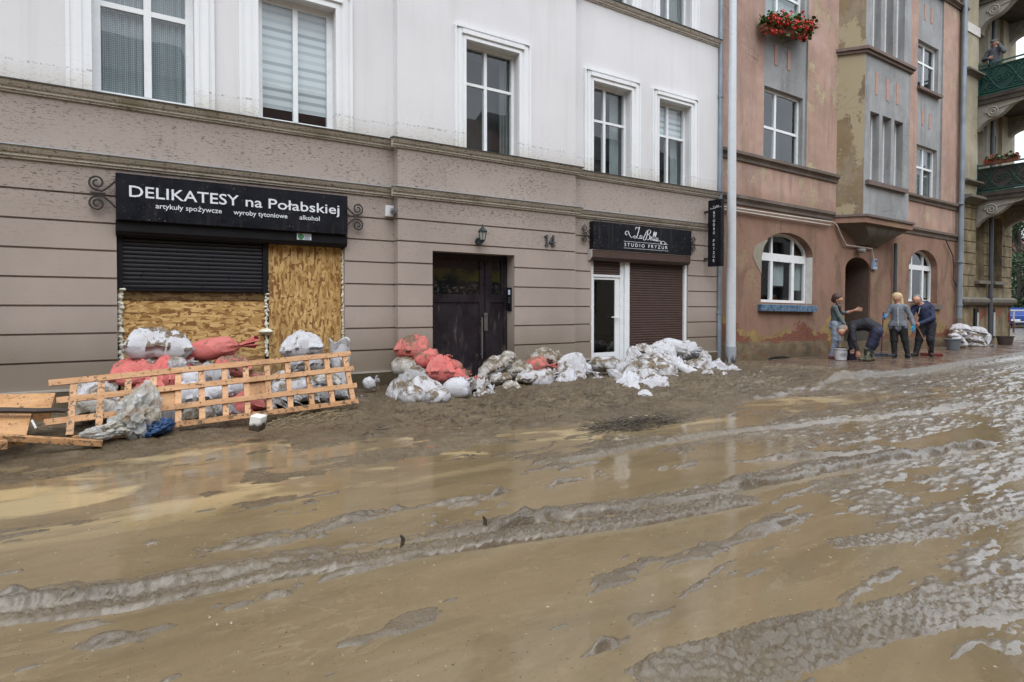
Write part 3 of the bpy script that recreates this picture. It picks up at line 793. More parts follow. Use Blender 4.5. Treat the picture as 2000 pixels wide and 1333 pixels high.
# ------------------------------------------------------------------ the old pink tenement house
TILT = R(.8); PIV = (12.0, 0.0)
def W2(x, y, Y=0.05):
    X, Zv = W(x, y, Y); dx, dz = X-PIV[0], Zv-PIV[1]
    c, s = math.cos(TILT), math.sin(TILT)
    return PIV[0] + dx*c - dz*s, PIV[1] + dx*s + dz*c
def old_plaster(name, base, under, peel=.5, grime=.4, brick=True):
    n = NM(name, .85, .2)
    x, y, z = n.xyz()
    big = n.noise(.45, 5, .6); mid = n.noise(2.4, 6, .65); fine = n.noise(14, 5, .7)
    c = n.mix(n.mr(mid, .3, .7), tuple(v*.86 for v in base), tuple(v*1.1 for v in base))
    # run-off streaks and soot
    st = n.noise(1, 4, .6, n.map((5,5,.4)))
    c = n.mix(n.m('MULTIPLY', n.mr(st, .5, .74), grime), c, (.16,.13,.115))
    c = n.mix(n.m('MULTIPLY', n.mr(big, .46, .62), grime*.9), c, tuple(v*.62 for v in base))
    c = n.mix(n.m('MULTIPLY', n.mr(n.noise(1.3,6,.66,n.map((1,1,.8),(1,4,9))), .50, .62), grime*.8), c, tuple(.5*v+.09 for v in base))
    c = n.mix(n.m('MULTIPLY', n.mr(n.noise(1.7,6,.66,n.map((1,1,.7),(6,4,2))), .53, .60), grime*.7), c, tuple(.75*v+.12 for v in base))
    # peeled render showing the coat beneath
    pk = n.m('ADD', n.m('MULTIPLY', n.noise(.8, 6, .62, n.map((1,1,.8),(5,0,1))), .8), n.m('MULTIPLY', fine, .2))
    c = n.mix(n.mr(pk, 1-peel*.9+.02, 1-peel*.9+.035), c, under)
    hb = n.m('ADD', z, n.m('MULTIPLY', n.m('SUBTRACT', n.noise(1.0, 6, .58, n.map((.62,1,.55),(3.4,0,0))), .5), 2.6))
    if brick:
        c = n.mix(n.m('MULTIPLY', n.mr(n.noise(.7,5,.6,n.map((1,1,.7),(8,0,3))),.5,.62), .5), c, tuple(v*.72 for v in base))
        c = n.mix(n.mr(n.m('ADD', z, n.m('MULTIPLY', n.noise(.6,4), .8)), 4.7, 4.1, 0, .66), c, (.215,.118,.075))
        c = n.mix(n.m('MULTIPLY', n.mr(n.noise(1,6,.68,n.map((1.6,1.6,.8),(2,2,7)),.6), .50, .64), n.mr(z, 4.0, 3.2, 0, .55)), c, (.13,.085,.062))
        c = n.mix(n.mr(hb, 2.2, .8, 0, .3), c, (.19,.12,.085))
        yel = n.mr(hb, .98, .95)
        c = n.mix(yel, c, n.mix(n.mr(mid,.35,.65), (.33,.235,.10), (.20,.14,.07)))
        bk = n.n('TexBrick'); n._in(bk.inputs['Vector'], n.map((1,1,1), (0,0,0), (R(90),0,0))); bk.inputs['Scale'].default_value = 4.2
        bk.inputs['Color1'].default_value = (.26,.075,.042,1); bk.inputs['Color2'].default_value = (.17,.06,.04,1); bk.inputs['Mortar'].default_value = (.16,.12,.09,1)
        bk.inputs['Mortar Size'].default_value = .03
        hb2 = n.m('ADD', z, n.m('MULTIPLY', n.m('SUBTRACT', n.noise(1.6, 5, .65, n.map((.6,1,.9),(9,2,0))), .5), 2.4))
        c = n.mix(n.mr(hb2, .68, .64), c, bk.outputs[0])
        low = n.mr(n.m('ADD', z, n.m('MULTIPLY', n.m('SUBTRACT', mid, .5), .16)), .50, .46)
        c = n.mix(low, c, n.mix(n.mr(n.noise(3,6,.7),.36,.62), (.115,.09,.062), (.235,.18,.115)))
        c = n.mix(n.m('MULTIPLY', low, n.mr(n.noise(4.5,4), .60, .64)), c, (.20,.07,.045))
        c = n.mix(n.mr(hb, .55, .12, 0, .6), c, (.10,.078,.05))
    cr = n.vor(2.3, n.map((1,1,1),(0,0,0)), 'Distance', 'DISTANCE_TO_EDGE')
    ck = n.m('MULTIPLY', n.mr(n.m('ADD', cr, n.m('MULTIPLY', fine, .02)), .020, .010), n.mr(big, .52, .62))
    c = n.mix(n.m('MULTIPLY', ck, .8), c, (.05,.04,.035))
    dots = n.mr(n.noise(9, 2), .74, .77)
    c = n.mix(n.m('MULTIPLY', dots, .7), c, (.06,.045,.04))
    n.set('Base Color', c)
    n.bump(n.m('ADD', n.m('MULTIPLY', fine, .5), n.m('MULTIPLY', n.mr(pk, 1-peel*.9+.02, 1-peel*.9+.04), -.8)), .55, .02)
    return n.mat
M['pink'] = old_plaster('weathered_pink_render', (.47,.315,.255), (.45,.38,.25), .50, .6)
M['greyr'] = old_plaster('weathered_grey_render', (.335,.345,.35), (.40,.35,.26), .40, .6, False)
M['ochre'] = old_plaster('bare_ochre_render', (.24,.18,.105), (.35,.295,.195), .56, .75, False)
M['soffit'] = old_plaster('sooty_stone', (.17,.155,.13), (.25,.21,.16), .35, .5, False)
M['course'] = old_plaster('sooty_course', (.16,.13,.11), (.22,.19,.15), .35, .5, False)
M['slot'] = plain('salmon_bar', (.45,.26,.20), .8)
def flat(name, c, r=.5, **k):
    if name not in M: M[name] = plain(name, c, r, **k)
    return M[name]
ten = thing('tenement_house', 'weathered salmon pink tenement with grey oriel bay and arched ground floor openings', 'building', (PIV[0], 0, PIV[1]))
Y2 = .05
TX0, TX1, TZ = XE+.02, W2(1873,450)[0], 13.2
def hx(x): return W2(x, 400)[0]
def hz(x, y, Y=Y2): return W2(x, y, Y)[1]
ag1 = (W2(1486.5,540)[0], W2(1587,540)[0], hz(1587,503), hz(1530,454), .24)
ag2 = (W2(1775,540)[0], W2(1831,540)[0], hz(1830,527), hz(1800,488), .24)
adr = (W2(1650.5,560)[0], W2(1700,560)[0], hz(1700,531), hz(1676,503), .75)
PA = (W2(1490.5,250)[0], W2(1576,250)[0]); PB = (W2(1791,250)[0], W2(1840,250)[0])
wa = (W2(1495,250)[0], W2(1571,250)[0], hz(1495,309), hz(1495,165))
wb1 = (W2(1791.5,330)[0], W2(1833,330)[0], hz(1800,385), hz(1795,281))
wb2 = (W2(1792.5,130)[0], W2(1836,130)[0], hz(1800,172), hz(1795,74))
FH = wb2[2]-wb1[2]
CA0, CA1 = hz(1640,358), hz(1640,346)
CB0, CB1 = hz(1634,429), hz(1634,419)
holes = [(ag1[0],ag1[1],hz(1500,592),ag1[2],.24), (ag2[0],ag2[1],hz(1800,592),ag2[2],.24), (adr[0],adr[1],-.05,adr[2],.75)]
hp = [(wa[0],wa[1],wa[2],wa[3],.2), (wa[0],wa[1],wa[2]+FH,wa[3]+FH,.2), (wb1[0],wb1[1],wb1[2],wb1[3],.2), (wb2[0],wb2[1],wb2[2],wb2[3],.2), (wb1[0],wb1[1],wb1[2]+2*FH,wb1[3]+2*FH,.2)]
def dep2(u, z):
    return .05 if z > CA1 and (PA[0] < u < PA[1] or PB[0] < u < PB[1]) else 0.
class MB2(MB): pass
mb = MB()
_q = mb.quad
def q2(a, b, c, d):
    zm = (a[2]+c[2])/2; ym = (a[1]+b[1]+c[1]+d[1])/4; xm = (a[0]+c[0])/2
    mb.mi = 1 if (zm > CA1 and ym > Y2+.002 and (PA[0]-.05 < xm < PA[1]+.05 or PB[0]-.05 < xm < PB[1]+.05)) else 0
    return _q(a, b, c, d)
mb.quad = q2
panel(mb, [TX0, TX1]+list(PA)+list(PB), [-.6, CA1, TZ], dep2, lambda u,z,d: (u, Y2+d, z), holes+hp, .2, [ag1, ag2, adr])
mb.quad = _q; mb.mi = 0
panel(mb, [Y2, 9], [-.6, TZ], nod, lambda u,z,d: (TX0, u, z)); panel(mb, [Y2, 9], [-.6, TZ], nod, lambda u,z,d: (TX1, u, z))
mb.build('wall', [M['pink'], M['greyr']], ten)
MB().box(TX0, TX1, Y2-.045, Y2+.02, -.6, .42).build('plinth', M['pink'], ten)
MB().box(TX0-.1, TX1+.1, -.5, 9, TZ, TZ+.2).build('eaves', M['course'], ten)
# oriel bay: splayed sides, flat front
A = W2(1634,300)[0]
best = None
for d in np.arange(.3, 1.6, .01):
    e = abs(W2(1687,300,Y2-d)[0] - .73*d - A)
    if best is None or e < best[0]: best = (e, d)
BD = best[1]; BXL = A + .73*BD; BXR = W2(1776,300,Y2-BD)[0]; AR = BXR + .73*BD
YB = Y2-BD
BZ0, BZ1 = hz(1687,420,YB), TZ
def bay_ring(mb, z0, z1, o=0, cap=True, mi=(0,1)):
    P = [(A-o,Y2),(BXL-o*.5,YB-o),(BXR+o*.5,YB-o),(AR+o,Y2)]
    mb.mi = 0; mb.quad((*P[0],z0),(*P[1],z0),(*P[1],z1),(*P[0],z1))
    mb.mi = mi[1]; mb.quad((*P[1],z0),(*P[2],z0),(*P[2],z1),(*P[1],z1))
    mb.mi = 0; mb.quad((*P[2],z0),(*P[3],z0),(*P[3],z1),(*P[2],z1))
    if cap:
        for z in (z0, z1): mb.quad(*[(p[0],p[1],z) for p in P])
mb = MB()
slots = [(1698.5,1716.5),(1722.5,1740),(1746,1763)]
sx = [(W2(a,300,YB)[0], W2(b,300,YB)[0]) for a, b in slots]
sz0, sz1 = hz(1700,353,YB), hz(1700,217,YB)
su0, su1 = hz(1700,92,YB)+.05, 12.9
mb.mi = 0
for z0, z1 in ((BZ0,TZ),):
    mb.quad((A,Y2,z0),(BXL,YB,z0),(BXL,YB,z1),(A,Y2,z1)); mb.quad((BXR,YB,z0),(AR,Y2,z0),(AR,Y2,z1),(BXR,YB,z1))
mb.mi = 1
panel(mb, [BXL, BXR], [BZ0, TZ], nod, lambda u,z,d: (u, YB+d, z), [(a,b,sz0,sz1,.22) for a,b in sx]+[(a,b,su0,su1,.22) for a,b in sx])
bay = mb.build('oriel_bay', [M['ochre'], M['greyr']], ten)
for a, b in sx:
    window(bay, a, b, sz0, sz1, YB+.19, fw=.06, glass='glass', deep=.5)
    window(bay, a, b, su0, su1, YB+.19, fw=.06, glass='glass', deep=.5)
lz = hz(1690,96,YB)
mb = MB(); bay_ring(mb, lz-.10, lz-.02, .07, True, (0,0)); bay_ring(mb, lz-.02, lz+.06, .13, True, (0,0)); mb.build('ledge', flat('brown_ledge',(.15,.105,.09),.7), bay)
MB().box(W2(1690,340,YB)[0], W2(1768,340,YB)[0], YB-.10, YB-.001, sz0-.14, sz0-.02).build('sill', M['brown_ledge'], bay)
for k, px in enumerate((1712,1733.5,1752.5)):
    xx = W2(px,165,YB)[0]; z1_ = hz(px, (142,155,163)[k], YB); MB().box(xx-.06, xx+.06, YB-.012, YB+.01, z1_-.62, z1_).build('ornament_bar', M['slot'], bay)
# moulding and tapering console beneath the bay
mb = MB(); bay_ring(mb, BZ0-.06, BZ0+.0, .16, True, (0,0)); mb.build('console_lip', flat('dark_lip',(.13,.10,.09),.7), bay)
mb = MB(); bay_ring(mb, BZ0-.22, BZ0-.06, .11, True, (0,0)); mb.build('console_band', M['pink'], bay)
zc1 = BZ0-.22; zc0 = hz(1690,484,Y2)+.05
mb = MB(); prev = None
for k in range(9):
    t = k/8; s = 1-math.sin(t*math.pi/2)*.62 if k else 1; dpt = BD*(1-t**1.6*.82); z = zc1+(zc0-zc1)*t**.9
    xm = (A+AR)/2; P = [(xm+(A-xm)*s, Y2), (xm+(BXL-xm)*s*.97, Y2-dpt), (xm+(BXR-xm)*s*.97, Y2-dpt), (xm+(AR-xm)*s, Y2)]
    P = [(x,y,z) for x,y in P]
    if prev:
        for i in range(3): mb.quad(prev[i], prev[i+1], P[i+1], P[i])
    prev = P
mb.quad(*prev)
mb.build('console', M['soffit'], bay)
# courses on the flat wall
def course(xa, xb, z0, z1, pr):
    mb = MB(); h = z1-z0
    mb.extrude_x([(Y2+.01,z0),(Y2-pr*.35,z0),(Y2-pr*.4,z0+h*.35),(Y2-pr*.8,z0+h*.6),(Y2-pr,z0+h*.65),(Y2-pr,z0+h),(Y2+.01,z1+.03)], xa, xb)
    return mb.build('string_course', M['course'], ten)
course(TX0, A-.01, CA0-.03, CA1, .13); course(AR+.01, TX1, CA0-.03, CA1, .13)
course(TX0, A-.18, CB0-.05, CB1+.02, .11); course(AR+.18, TX1, CB0-.05, CB1+.02, .11)
TCZ = hz(1860,7)
course(AR+.01, TX1+.15, TCZ-.09, TCZ+.05, .16); course(TX0, A-.01, TCZ-.09, TCZ+.05, .16)
# windows
def oldwin(w, mull=None, tr=None, cover='greycurtain', to=0., up=0, room='room'):
    yf = Y2+.17
    return window(ten, w[0], w[1], w[2]+up, w[3]+up, yf, [w[0]+(w[1]-w[0])*mull] if mull else [], [w[2]+up+(w[3]-w[2])*tr] if tr else [], fw=.07, mw=.08, cover=cover, cover_to=to, room=room)
oldwin(wa, .38, .47, None); oldwin(wa, .38, .47, 'curtain', 0, FH)
oldwin(wb1, .5, .6, 'greycurtain'); oldwin(wb2, .5, .6, None); oldwin(wb1, .5, .6, None, 0, 2*FH)
for w, up in ((wb1,0),(wb2,0),(wa,FH)):
    MB().box(w[0]-.04, w[1]+.04, Y2-.10, Y2+.16, w[2]+up-.10, w[2]+up-.01).build('sill', M['brown_ledge'], ten)
for xs_, ys_ in (((1519,1544),(88,99)),((1805,1819),(214,222)),((1810,1823),(8,16))):
    for px, py in zip(xs_, ys_):
        xx = W2(px, py)[0]; z1_ = hz(px, py); MB().box(xx-.055, xx+.055, Y2+.035, Y2+.06, z1_-.5, z1_).build('ornament_bar', M['slot'], ten)
# arched windows
def arch_window(a, zb, bars, tz, band, cover):
    u0, u1, zs, zt_ = a[:4]; yf = Y2+.2; fw = .07
    mb = MB()
    xc, rx = (u0+u1)/2, (u1-u0)/2
    pts = [(xc-rx*math.cos(math.pi*k/24), zs+(zt_-zs)*math.sin(math.pi*k/24)) for k in range(25)]
    inn = [(xc-(rx-fw)*math.cos(math.pi*k/24), zs+(zt_-zs-fw)*math.sin(math.pi*k/24)) for k in range(25)]
    for k in range(24):
        a0,a1,b0,b1 = pts[k],pts[k+1],inn[k],inn[k+1]
        mb.hexa([(a0[0],yf,a0[1]),(a1[0],yf,a1[1]),(a1[0],yf+.07,a1[1]),(a0[0],yf+.07,a0[1]),(b0[0],yf,b0[1]),(b1[0],yf,b1[1]),(b1[0],yf+.07,b1[1]),(b0[0],yf+.07,b0[1])])
    mb.box(u0,u0+fw,yf,yf+.07,zb,zs); mb.box(u1-fw,u1,yf,yf+.07,zb,zs); mb.box(u0+fw,u1-fw,yf+.001,yf+.07,zb,zb+fw)
    mb.box(u0+fw,u1-fw,yf-.006,yf+.066,tz-band/2,tz+band/2)
    for x, w in bars:
        mb.box(x-w/2,x+w/2,yf-.004,yf+.064,zb+fw,tz-band/2)
        h = zs+(zt_-zs)*math.sqrt(max(0,1-((x-xc)/rx)**2))-.02
        mb.box(x-.035,x+.035,yf-.002,yf+.062,tz+band/2,h)
    o = mb.build('arched_window', M['pvc'], ten)
    g = MB(); poly = [(u0+.02,zb+.02)] + pts[1:-1] + [(u1-.02,zb+.02)]
    g.prism(poly, yf+.03, yf+.036); g.build('pane', M['glass'], o)
    r = MB(); r.box(u0-.1,u1+.1,yf+.9,yf+.95,zb-.1,zt_+.1); r.box(u0-.1,u0-.05,yf+.075,yf+.9,zb-.1,zt_+.1); r.box(u1+.05,u1+.1,yf+.075,yf+.9,zb-.1,zt_+.1)
    r.box(u0-.1,u1+.1,yf+.075,yf+.9,zb-.15,zb-.1); r.box(u0-.1,u1+.1,yf+.075,yf+.9,zt_+.1,zt_+.15); r.build('interior', M['dark'], o)
    c = MB()
    for ca, cb, z0, z1 in cover:
        k = 16; pp = [(ca+(cb-ca)*i/k, yf+.13+.015*math.sin(i*2.2)) for i in range(k+1)]
        for (xa,ya),(xb,yb) in zip(pp,pp[1:]): c.quad((xa,ya,z0),(xb,yb,z0),(xb,yb,z1),(xa,ya,z1))
    if cover: c.build('curtain', M['curtain'], o, True)
    return o
yfp = Y2+.2
g1x = lambda p: W2(p,540,yfp)[0]
z1b = hz(1500,591,yfp)
arch_window(ag1, z1b, [(g1x(1506.5),.11),(g1x(1548),.12)], hz(1530,505,yfp), .2, [(g1x(1512),g1x(1538),z1b+.45,hz(1530,513,yfp)),(g1x(1551),g1x(1572),z1b+.35,hz(1560,513,yfp))])
arch_window(ag2, hz(1800,590,yfp), [(g1x(1780),.07),(g1x(1802),.12)], hz(1800,524,yfp), .16, [(g1x(1806),g1x(1818),hz(1810,588,yfp)+.1,hz(1810,534,yfp))])
# smooth cement patch left of the first arch
pc = [(1478,520),(1470,500),(1473,482),(1487,472),(1500,468),(1492,482),(1487,503),(1486.6,535)]
mb = MB(); mb.prism([W2(x,y) for x,y in pc], Y2-.010, Y2+.002)
pc = [(1500,468),(1518,458),(1535,453),(1556,459),(1570,474),(1582,490),(1587,503),(1586,502),(1576,476),(1560,462),(1545,456.5),(1530,456),(1512,463)]
mb.build('cement_patch', flat('cement_grey',(.27,.245,.195),.85,bump=.3), ten)
rv = MB(); xr = ag1[1]
rv.quad((xr-.003,Y2+.004,hz(1587,594)),(xr-.003,Y2+.19,hz(1587,594)),(xr-.003,Y2+.19,ag1[2]),(xr-.003,Y2+.004,ag1[2]))
rv.build('white_reveal', flat('whitewash',(.62,.62,.60),.8), ten)
# tiled sill
n = NM('blue_tiles', .3, .5); xx_ = n.xyz()[0]
tl = n.m('LESS_THAN', n.m('FRACT', n.m('MULTIPLY', xx_, 4.1)), .05)
n.set('Base Color', n.mix(tl, n.mix(n.mr(n.noise(12,5,.7),.38,.62), (.035,.075,.14), (.16,.25,.36)), (.03,.04,.06)))
M['tiles'] = n.mat
mb = MB(); mb.cbox(W2(1488,600,Y2-.12)[0], W2(1596,600,Y2-.12)[0], Y2-.12, Y2-.001, hz(1540,609,Y2-.12), hz(1540,596,Y2-.12), .008); ts = mb.build('tiled_sill', M['tiles'], ten)
MB().box(ag1[0], ag1[1], Y2-.02, Y2+.2, hz(1500,600), hz(1500,594)).build('sill_bed', M['cement_grey'], ten)
MB().box(W2(1785,598,Y2-.1)[0], W2(1842,598,Y2-.1)[0], Y2-.10, Y2+.01, hz(1820,604,Y2-.1), hz(1820,595,Y2-.1)).build('sill', M['soffit'], ten)
# deep doorway
d0, d1 = adr[0], adr[1]
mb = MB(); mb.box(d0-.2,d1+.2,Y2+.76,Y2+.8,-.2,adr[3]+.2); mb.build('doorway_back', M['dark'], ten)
dm = flat('brown_old_door', (.075,.04,.03), .55)
dr = MB(); dr.box(d0+.02,d0+.36,Y2+.70,Y2+.75,-.1,adr[2]-.12); dr.box(d0+.06,d0+.32,Y2+.685,Y2+.70,.15,.9); dr.box(d0+.06,d0+.32,Y2+.685,Y2+.70,1.05,adr[2]-.2); door = dr.build('door', dm, ten)
MB().box(d0,d1,Y2+.66,Y2+.755,adr[2]-.12,adr[2]-.02).build('door_lintel', dm, ten)
MB().box(d0-.02,d1+.02,Y2-.12,Y2+.7,-.3,.06).build('doorstep', M['soffit'], ten)
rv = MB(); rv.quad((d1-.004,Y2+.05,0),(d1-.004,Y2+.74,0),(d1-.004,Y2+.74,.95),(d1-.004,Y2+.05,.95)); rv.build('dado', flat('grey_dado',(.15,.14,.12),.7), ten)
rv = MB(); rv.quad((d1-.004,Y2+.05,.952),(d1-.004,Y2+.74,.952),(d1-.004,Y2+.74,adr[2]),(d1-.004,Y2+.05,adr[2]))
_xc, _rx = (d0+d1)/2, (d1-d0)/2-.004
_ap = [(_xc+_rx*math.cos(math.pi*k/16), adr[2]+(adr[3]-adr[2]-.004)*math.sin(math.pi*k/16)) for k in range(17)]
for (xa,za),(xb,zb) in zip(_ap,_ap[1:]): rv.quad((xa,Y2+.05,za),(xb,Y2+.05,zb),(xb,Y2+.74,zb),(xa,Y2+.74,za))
rv.build('doorway_shade_lining', flat('shaded_brown_plaster',(.115,.075,.056),.85,bump=.3), ten)  # added sheets over inner wall and arch, the deep doorway's shade painted into their brown
# hole at the foot of the wall
hx0 = W2(1508,702,Y2-.05)[0]
mb = MB(); mb.prism([(hx0+.55*math.cos(math.pi*k/10)*-1+.3, hz(1520,707,Y2-.05)+.14*math.sin(math.pi*k/10)**.7) for k in range(11)], Y2-.05, Y2-.047); mb.build('cellar_hole', flat('black_hole',(.006,.006,.006),.95), ten)
ten.rotation_euler = (0, TILT, 0)

# ------------------------------------------------------------------ the yellow corner house with balconies
crn = thing('corner_house', 'sooty yellow corner house with stacked scrolled balconies and rusticated ground floor', 'building', (W(1880,500)[0], 0, 0))
YC = .0
cx0, cx1 = W(1873,500)[0]+.03, W(1976,500)[0]
M['yell'] = old_plaster('sooty_yellow_render', (.40,.355,.255), (.30,.265,.20), .40, .6, False)
def rust_mat():
    n = NM('rusticated_stone', .85, .2); x, y, z = n.xyz()
    mid = n.noise(2.2, 6, .65)
    c = n.mix(n.mr(mid,.32,.68), (.125,.105,.07), (.34,.275,.16))
    c = n.mix(n.m('MULTIPLY', n.mr(n.noise(1,4,.6,n.map((2.5,2.5,.7))),.46,.66), .75), c, (.07,.06,.045))
    bk = n.n('TexBrick'); n._in(bk.inputs['Vector'], n.map((1,1,1),(0,0,0),(R(90),0,0))); bk.inputs['Scale'].default_value = 4.2
    bk.inputs['Color1'].default_value = (.30,.075,.04,1); bk.inputs['Color2'].default_value = (.2,.06,.035,1); bk.inputs['Mortar'].default_value = (.14,.1,.08,1)
    f = n.m('MULTIPLY', n.mr(n.noise(.9,4,.6,n.map((1,1,1),(2,0,7))), .53, .56), n.mr(z, 1.5, 1.0))
    c = n.mix(f, c, bk.outputs[0])
    n.set('Base Color', c); n.bump(n.noise(9,6,.7), .5, .03); return n.mat
M['rust'] = rust_mat()
yb = lambda px, py, Y=0.: W(px, py, Y)
ZL1, ZL2, ZL3 = W(1890,355)[1], W(1895,143)[1], W(1900,62)[1]
ZG1 = W(1890,385)[1]; ZBA = W(1900,582)[1]
wx = [(W(1906,500)[0], W(1923,500)[0]), (W(1938,500)[0], W(1957,500)[0])]
zgw0, zgw1 = W(1915,548)[1], W(1915,418)[1]
def dg(u, z):
    if z > ZG1 or z < ZBA: return .06
    return .03 if any(abs(((z-ZBA)/.40) % 1 - f) < .045 for f in (0,1)) else 0.
rws = [-.6, ZBA, ZG1, 15] + [ZBA+.40*k+s for k in range(12) for s in (-.018,.018)]
rws = [r for r in rws if r <= 15 and (r >= ZBA or r < 0 or r == ZBA)]
hs_ = [(a,b,zgw0,zgw1,.35) for a,b in wx]
bz = [(W(1909,372)[1], W(1909,250)[1]), (W(1911,185)[1], W(1911,60)[1])]
for z0, z1 in bz: hs_ += [(W(1911,300)[0], W(1925,300)[0], z0, z1, .3), (W(1937,300)[0], W(1949,300)[0], z0+.5, z1, .3)]
mb = MB()
panel(mb, [cx0, cx1], rws, dg, lambda u,z,d: (u, YC+d, z), hs_)
panel(mb, [YC, 9], rws, dg, lambda u,z,d: (cx1-d, u, z)); panel(mb, [YC+.06, 9], [-.6,15], nod, lambda u,z,d: (cx0, u, z))
for i, f in enumerate(mb.f):
    if np.mean([mb.v[j][2] for j in f]) > ZG1: mb.m[i] = 1
mb.build('wall', [M['rust'], M['yell']], crn)
MB().box(cx0, cx1+.1, -.3, 9, 15, 15.3).build('eaves', M['soffit'], crn)
# plinth ledge, pilasters and their caps
mb = MB(); mb.extrude_x([(YC+.05,ZBA-.28),(YC-.06,ZBA-.26),(YC-.14,ZBA-.16),(YC-.15,ZBA-.06),(YC-.05,ZBA+.02),(YC+.05,ZBA+.03)], cx0, cx1+.15); mb.build('plinth_ledge', M['soffit'], crn)
pil0, pil1 = W(1885,300,-.06)[0], W(1908,300,-.06)[0]
mb = MB(); mb.box(cx0, pil1, YC-.06, YC+.08, ZG1, 14.9); mb.box(W(1957,300,-.05)[0], cx1-.02, YC-.05, YC+.08, ZG1, 14.9); mb.build('pilaster', M['yell'], crn)
for z, h, pr in ((ZL1,.14,.2),(ZL2,.16,.2),(W(1890,385)[1],.24,.28)):
    mb = MB(); mb.extrude_x([(YC-.05,z-h),(YC-.06-pr*.5,z-h*.5),(YC-.06-pr,z-h*.35),(YC-.06-pr,z),(YC-.05,z+.04)], cx0, pil1+.1); mb.build('pilaster_cap', M['soffit'], crn)
MB().box(pil0-.02, pil1+.06, YC-.10, YC, ZL3-.16, ZL3+.16).build('white_band', flat('chalky_white',(.60,.58,.55),.8), crn)
for a, b in wx:
    window(crn, a, b, zgw0, zgw1, YC+.3, fw=.06, glass='glass_dark', deep=.6)
    MB().box(a-.12, b+.12, YC-.16, YC+.02, zgw0-.13, zgw0-.02).build('sill', M['soffit'], crn)
for z0, z1 in bz:
    window(crn, W(1911,300)[0], W(1925,300)[0], z0, z1, YC+.25, [], [z0+(z1-z0)*.65], fw=.08, deep=.8)
    window(crn, W(1937,300)[0], W(1949,300)[0], z0+.5, z1, YC+.25, [], [z0+(z1-z0)*.65], fw=.08, deep=.8)
    MB().box(W(1925,300)[0]+.02, W(1928,300)[0], YC-.03, YC+.06, z0, z1+.2).build('architrave', flat('pale_stone',(.30,.285,.25),.8), crn)
for px in (1904.5,1936.5):
    a = W(px,630)[0]; b = W(px+7,630)[0]; z0, z1 = W(px,662)[1], W(px,603)[1]
    MB().box(a, b, YC-.0, YC+.055, z0, z1).build('cellar_window', flat('black_hole',(.006,.006,.006),.95), crn)
    MB().box(a+(b-a)*.5, b, YC-.012, YC-.001, z0+.1, z1-.15).build('cellar_window_frame', flat('grey_frame',(.35,.38,.38),.5), crn)
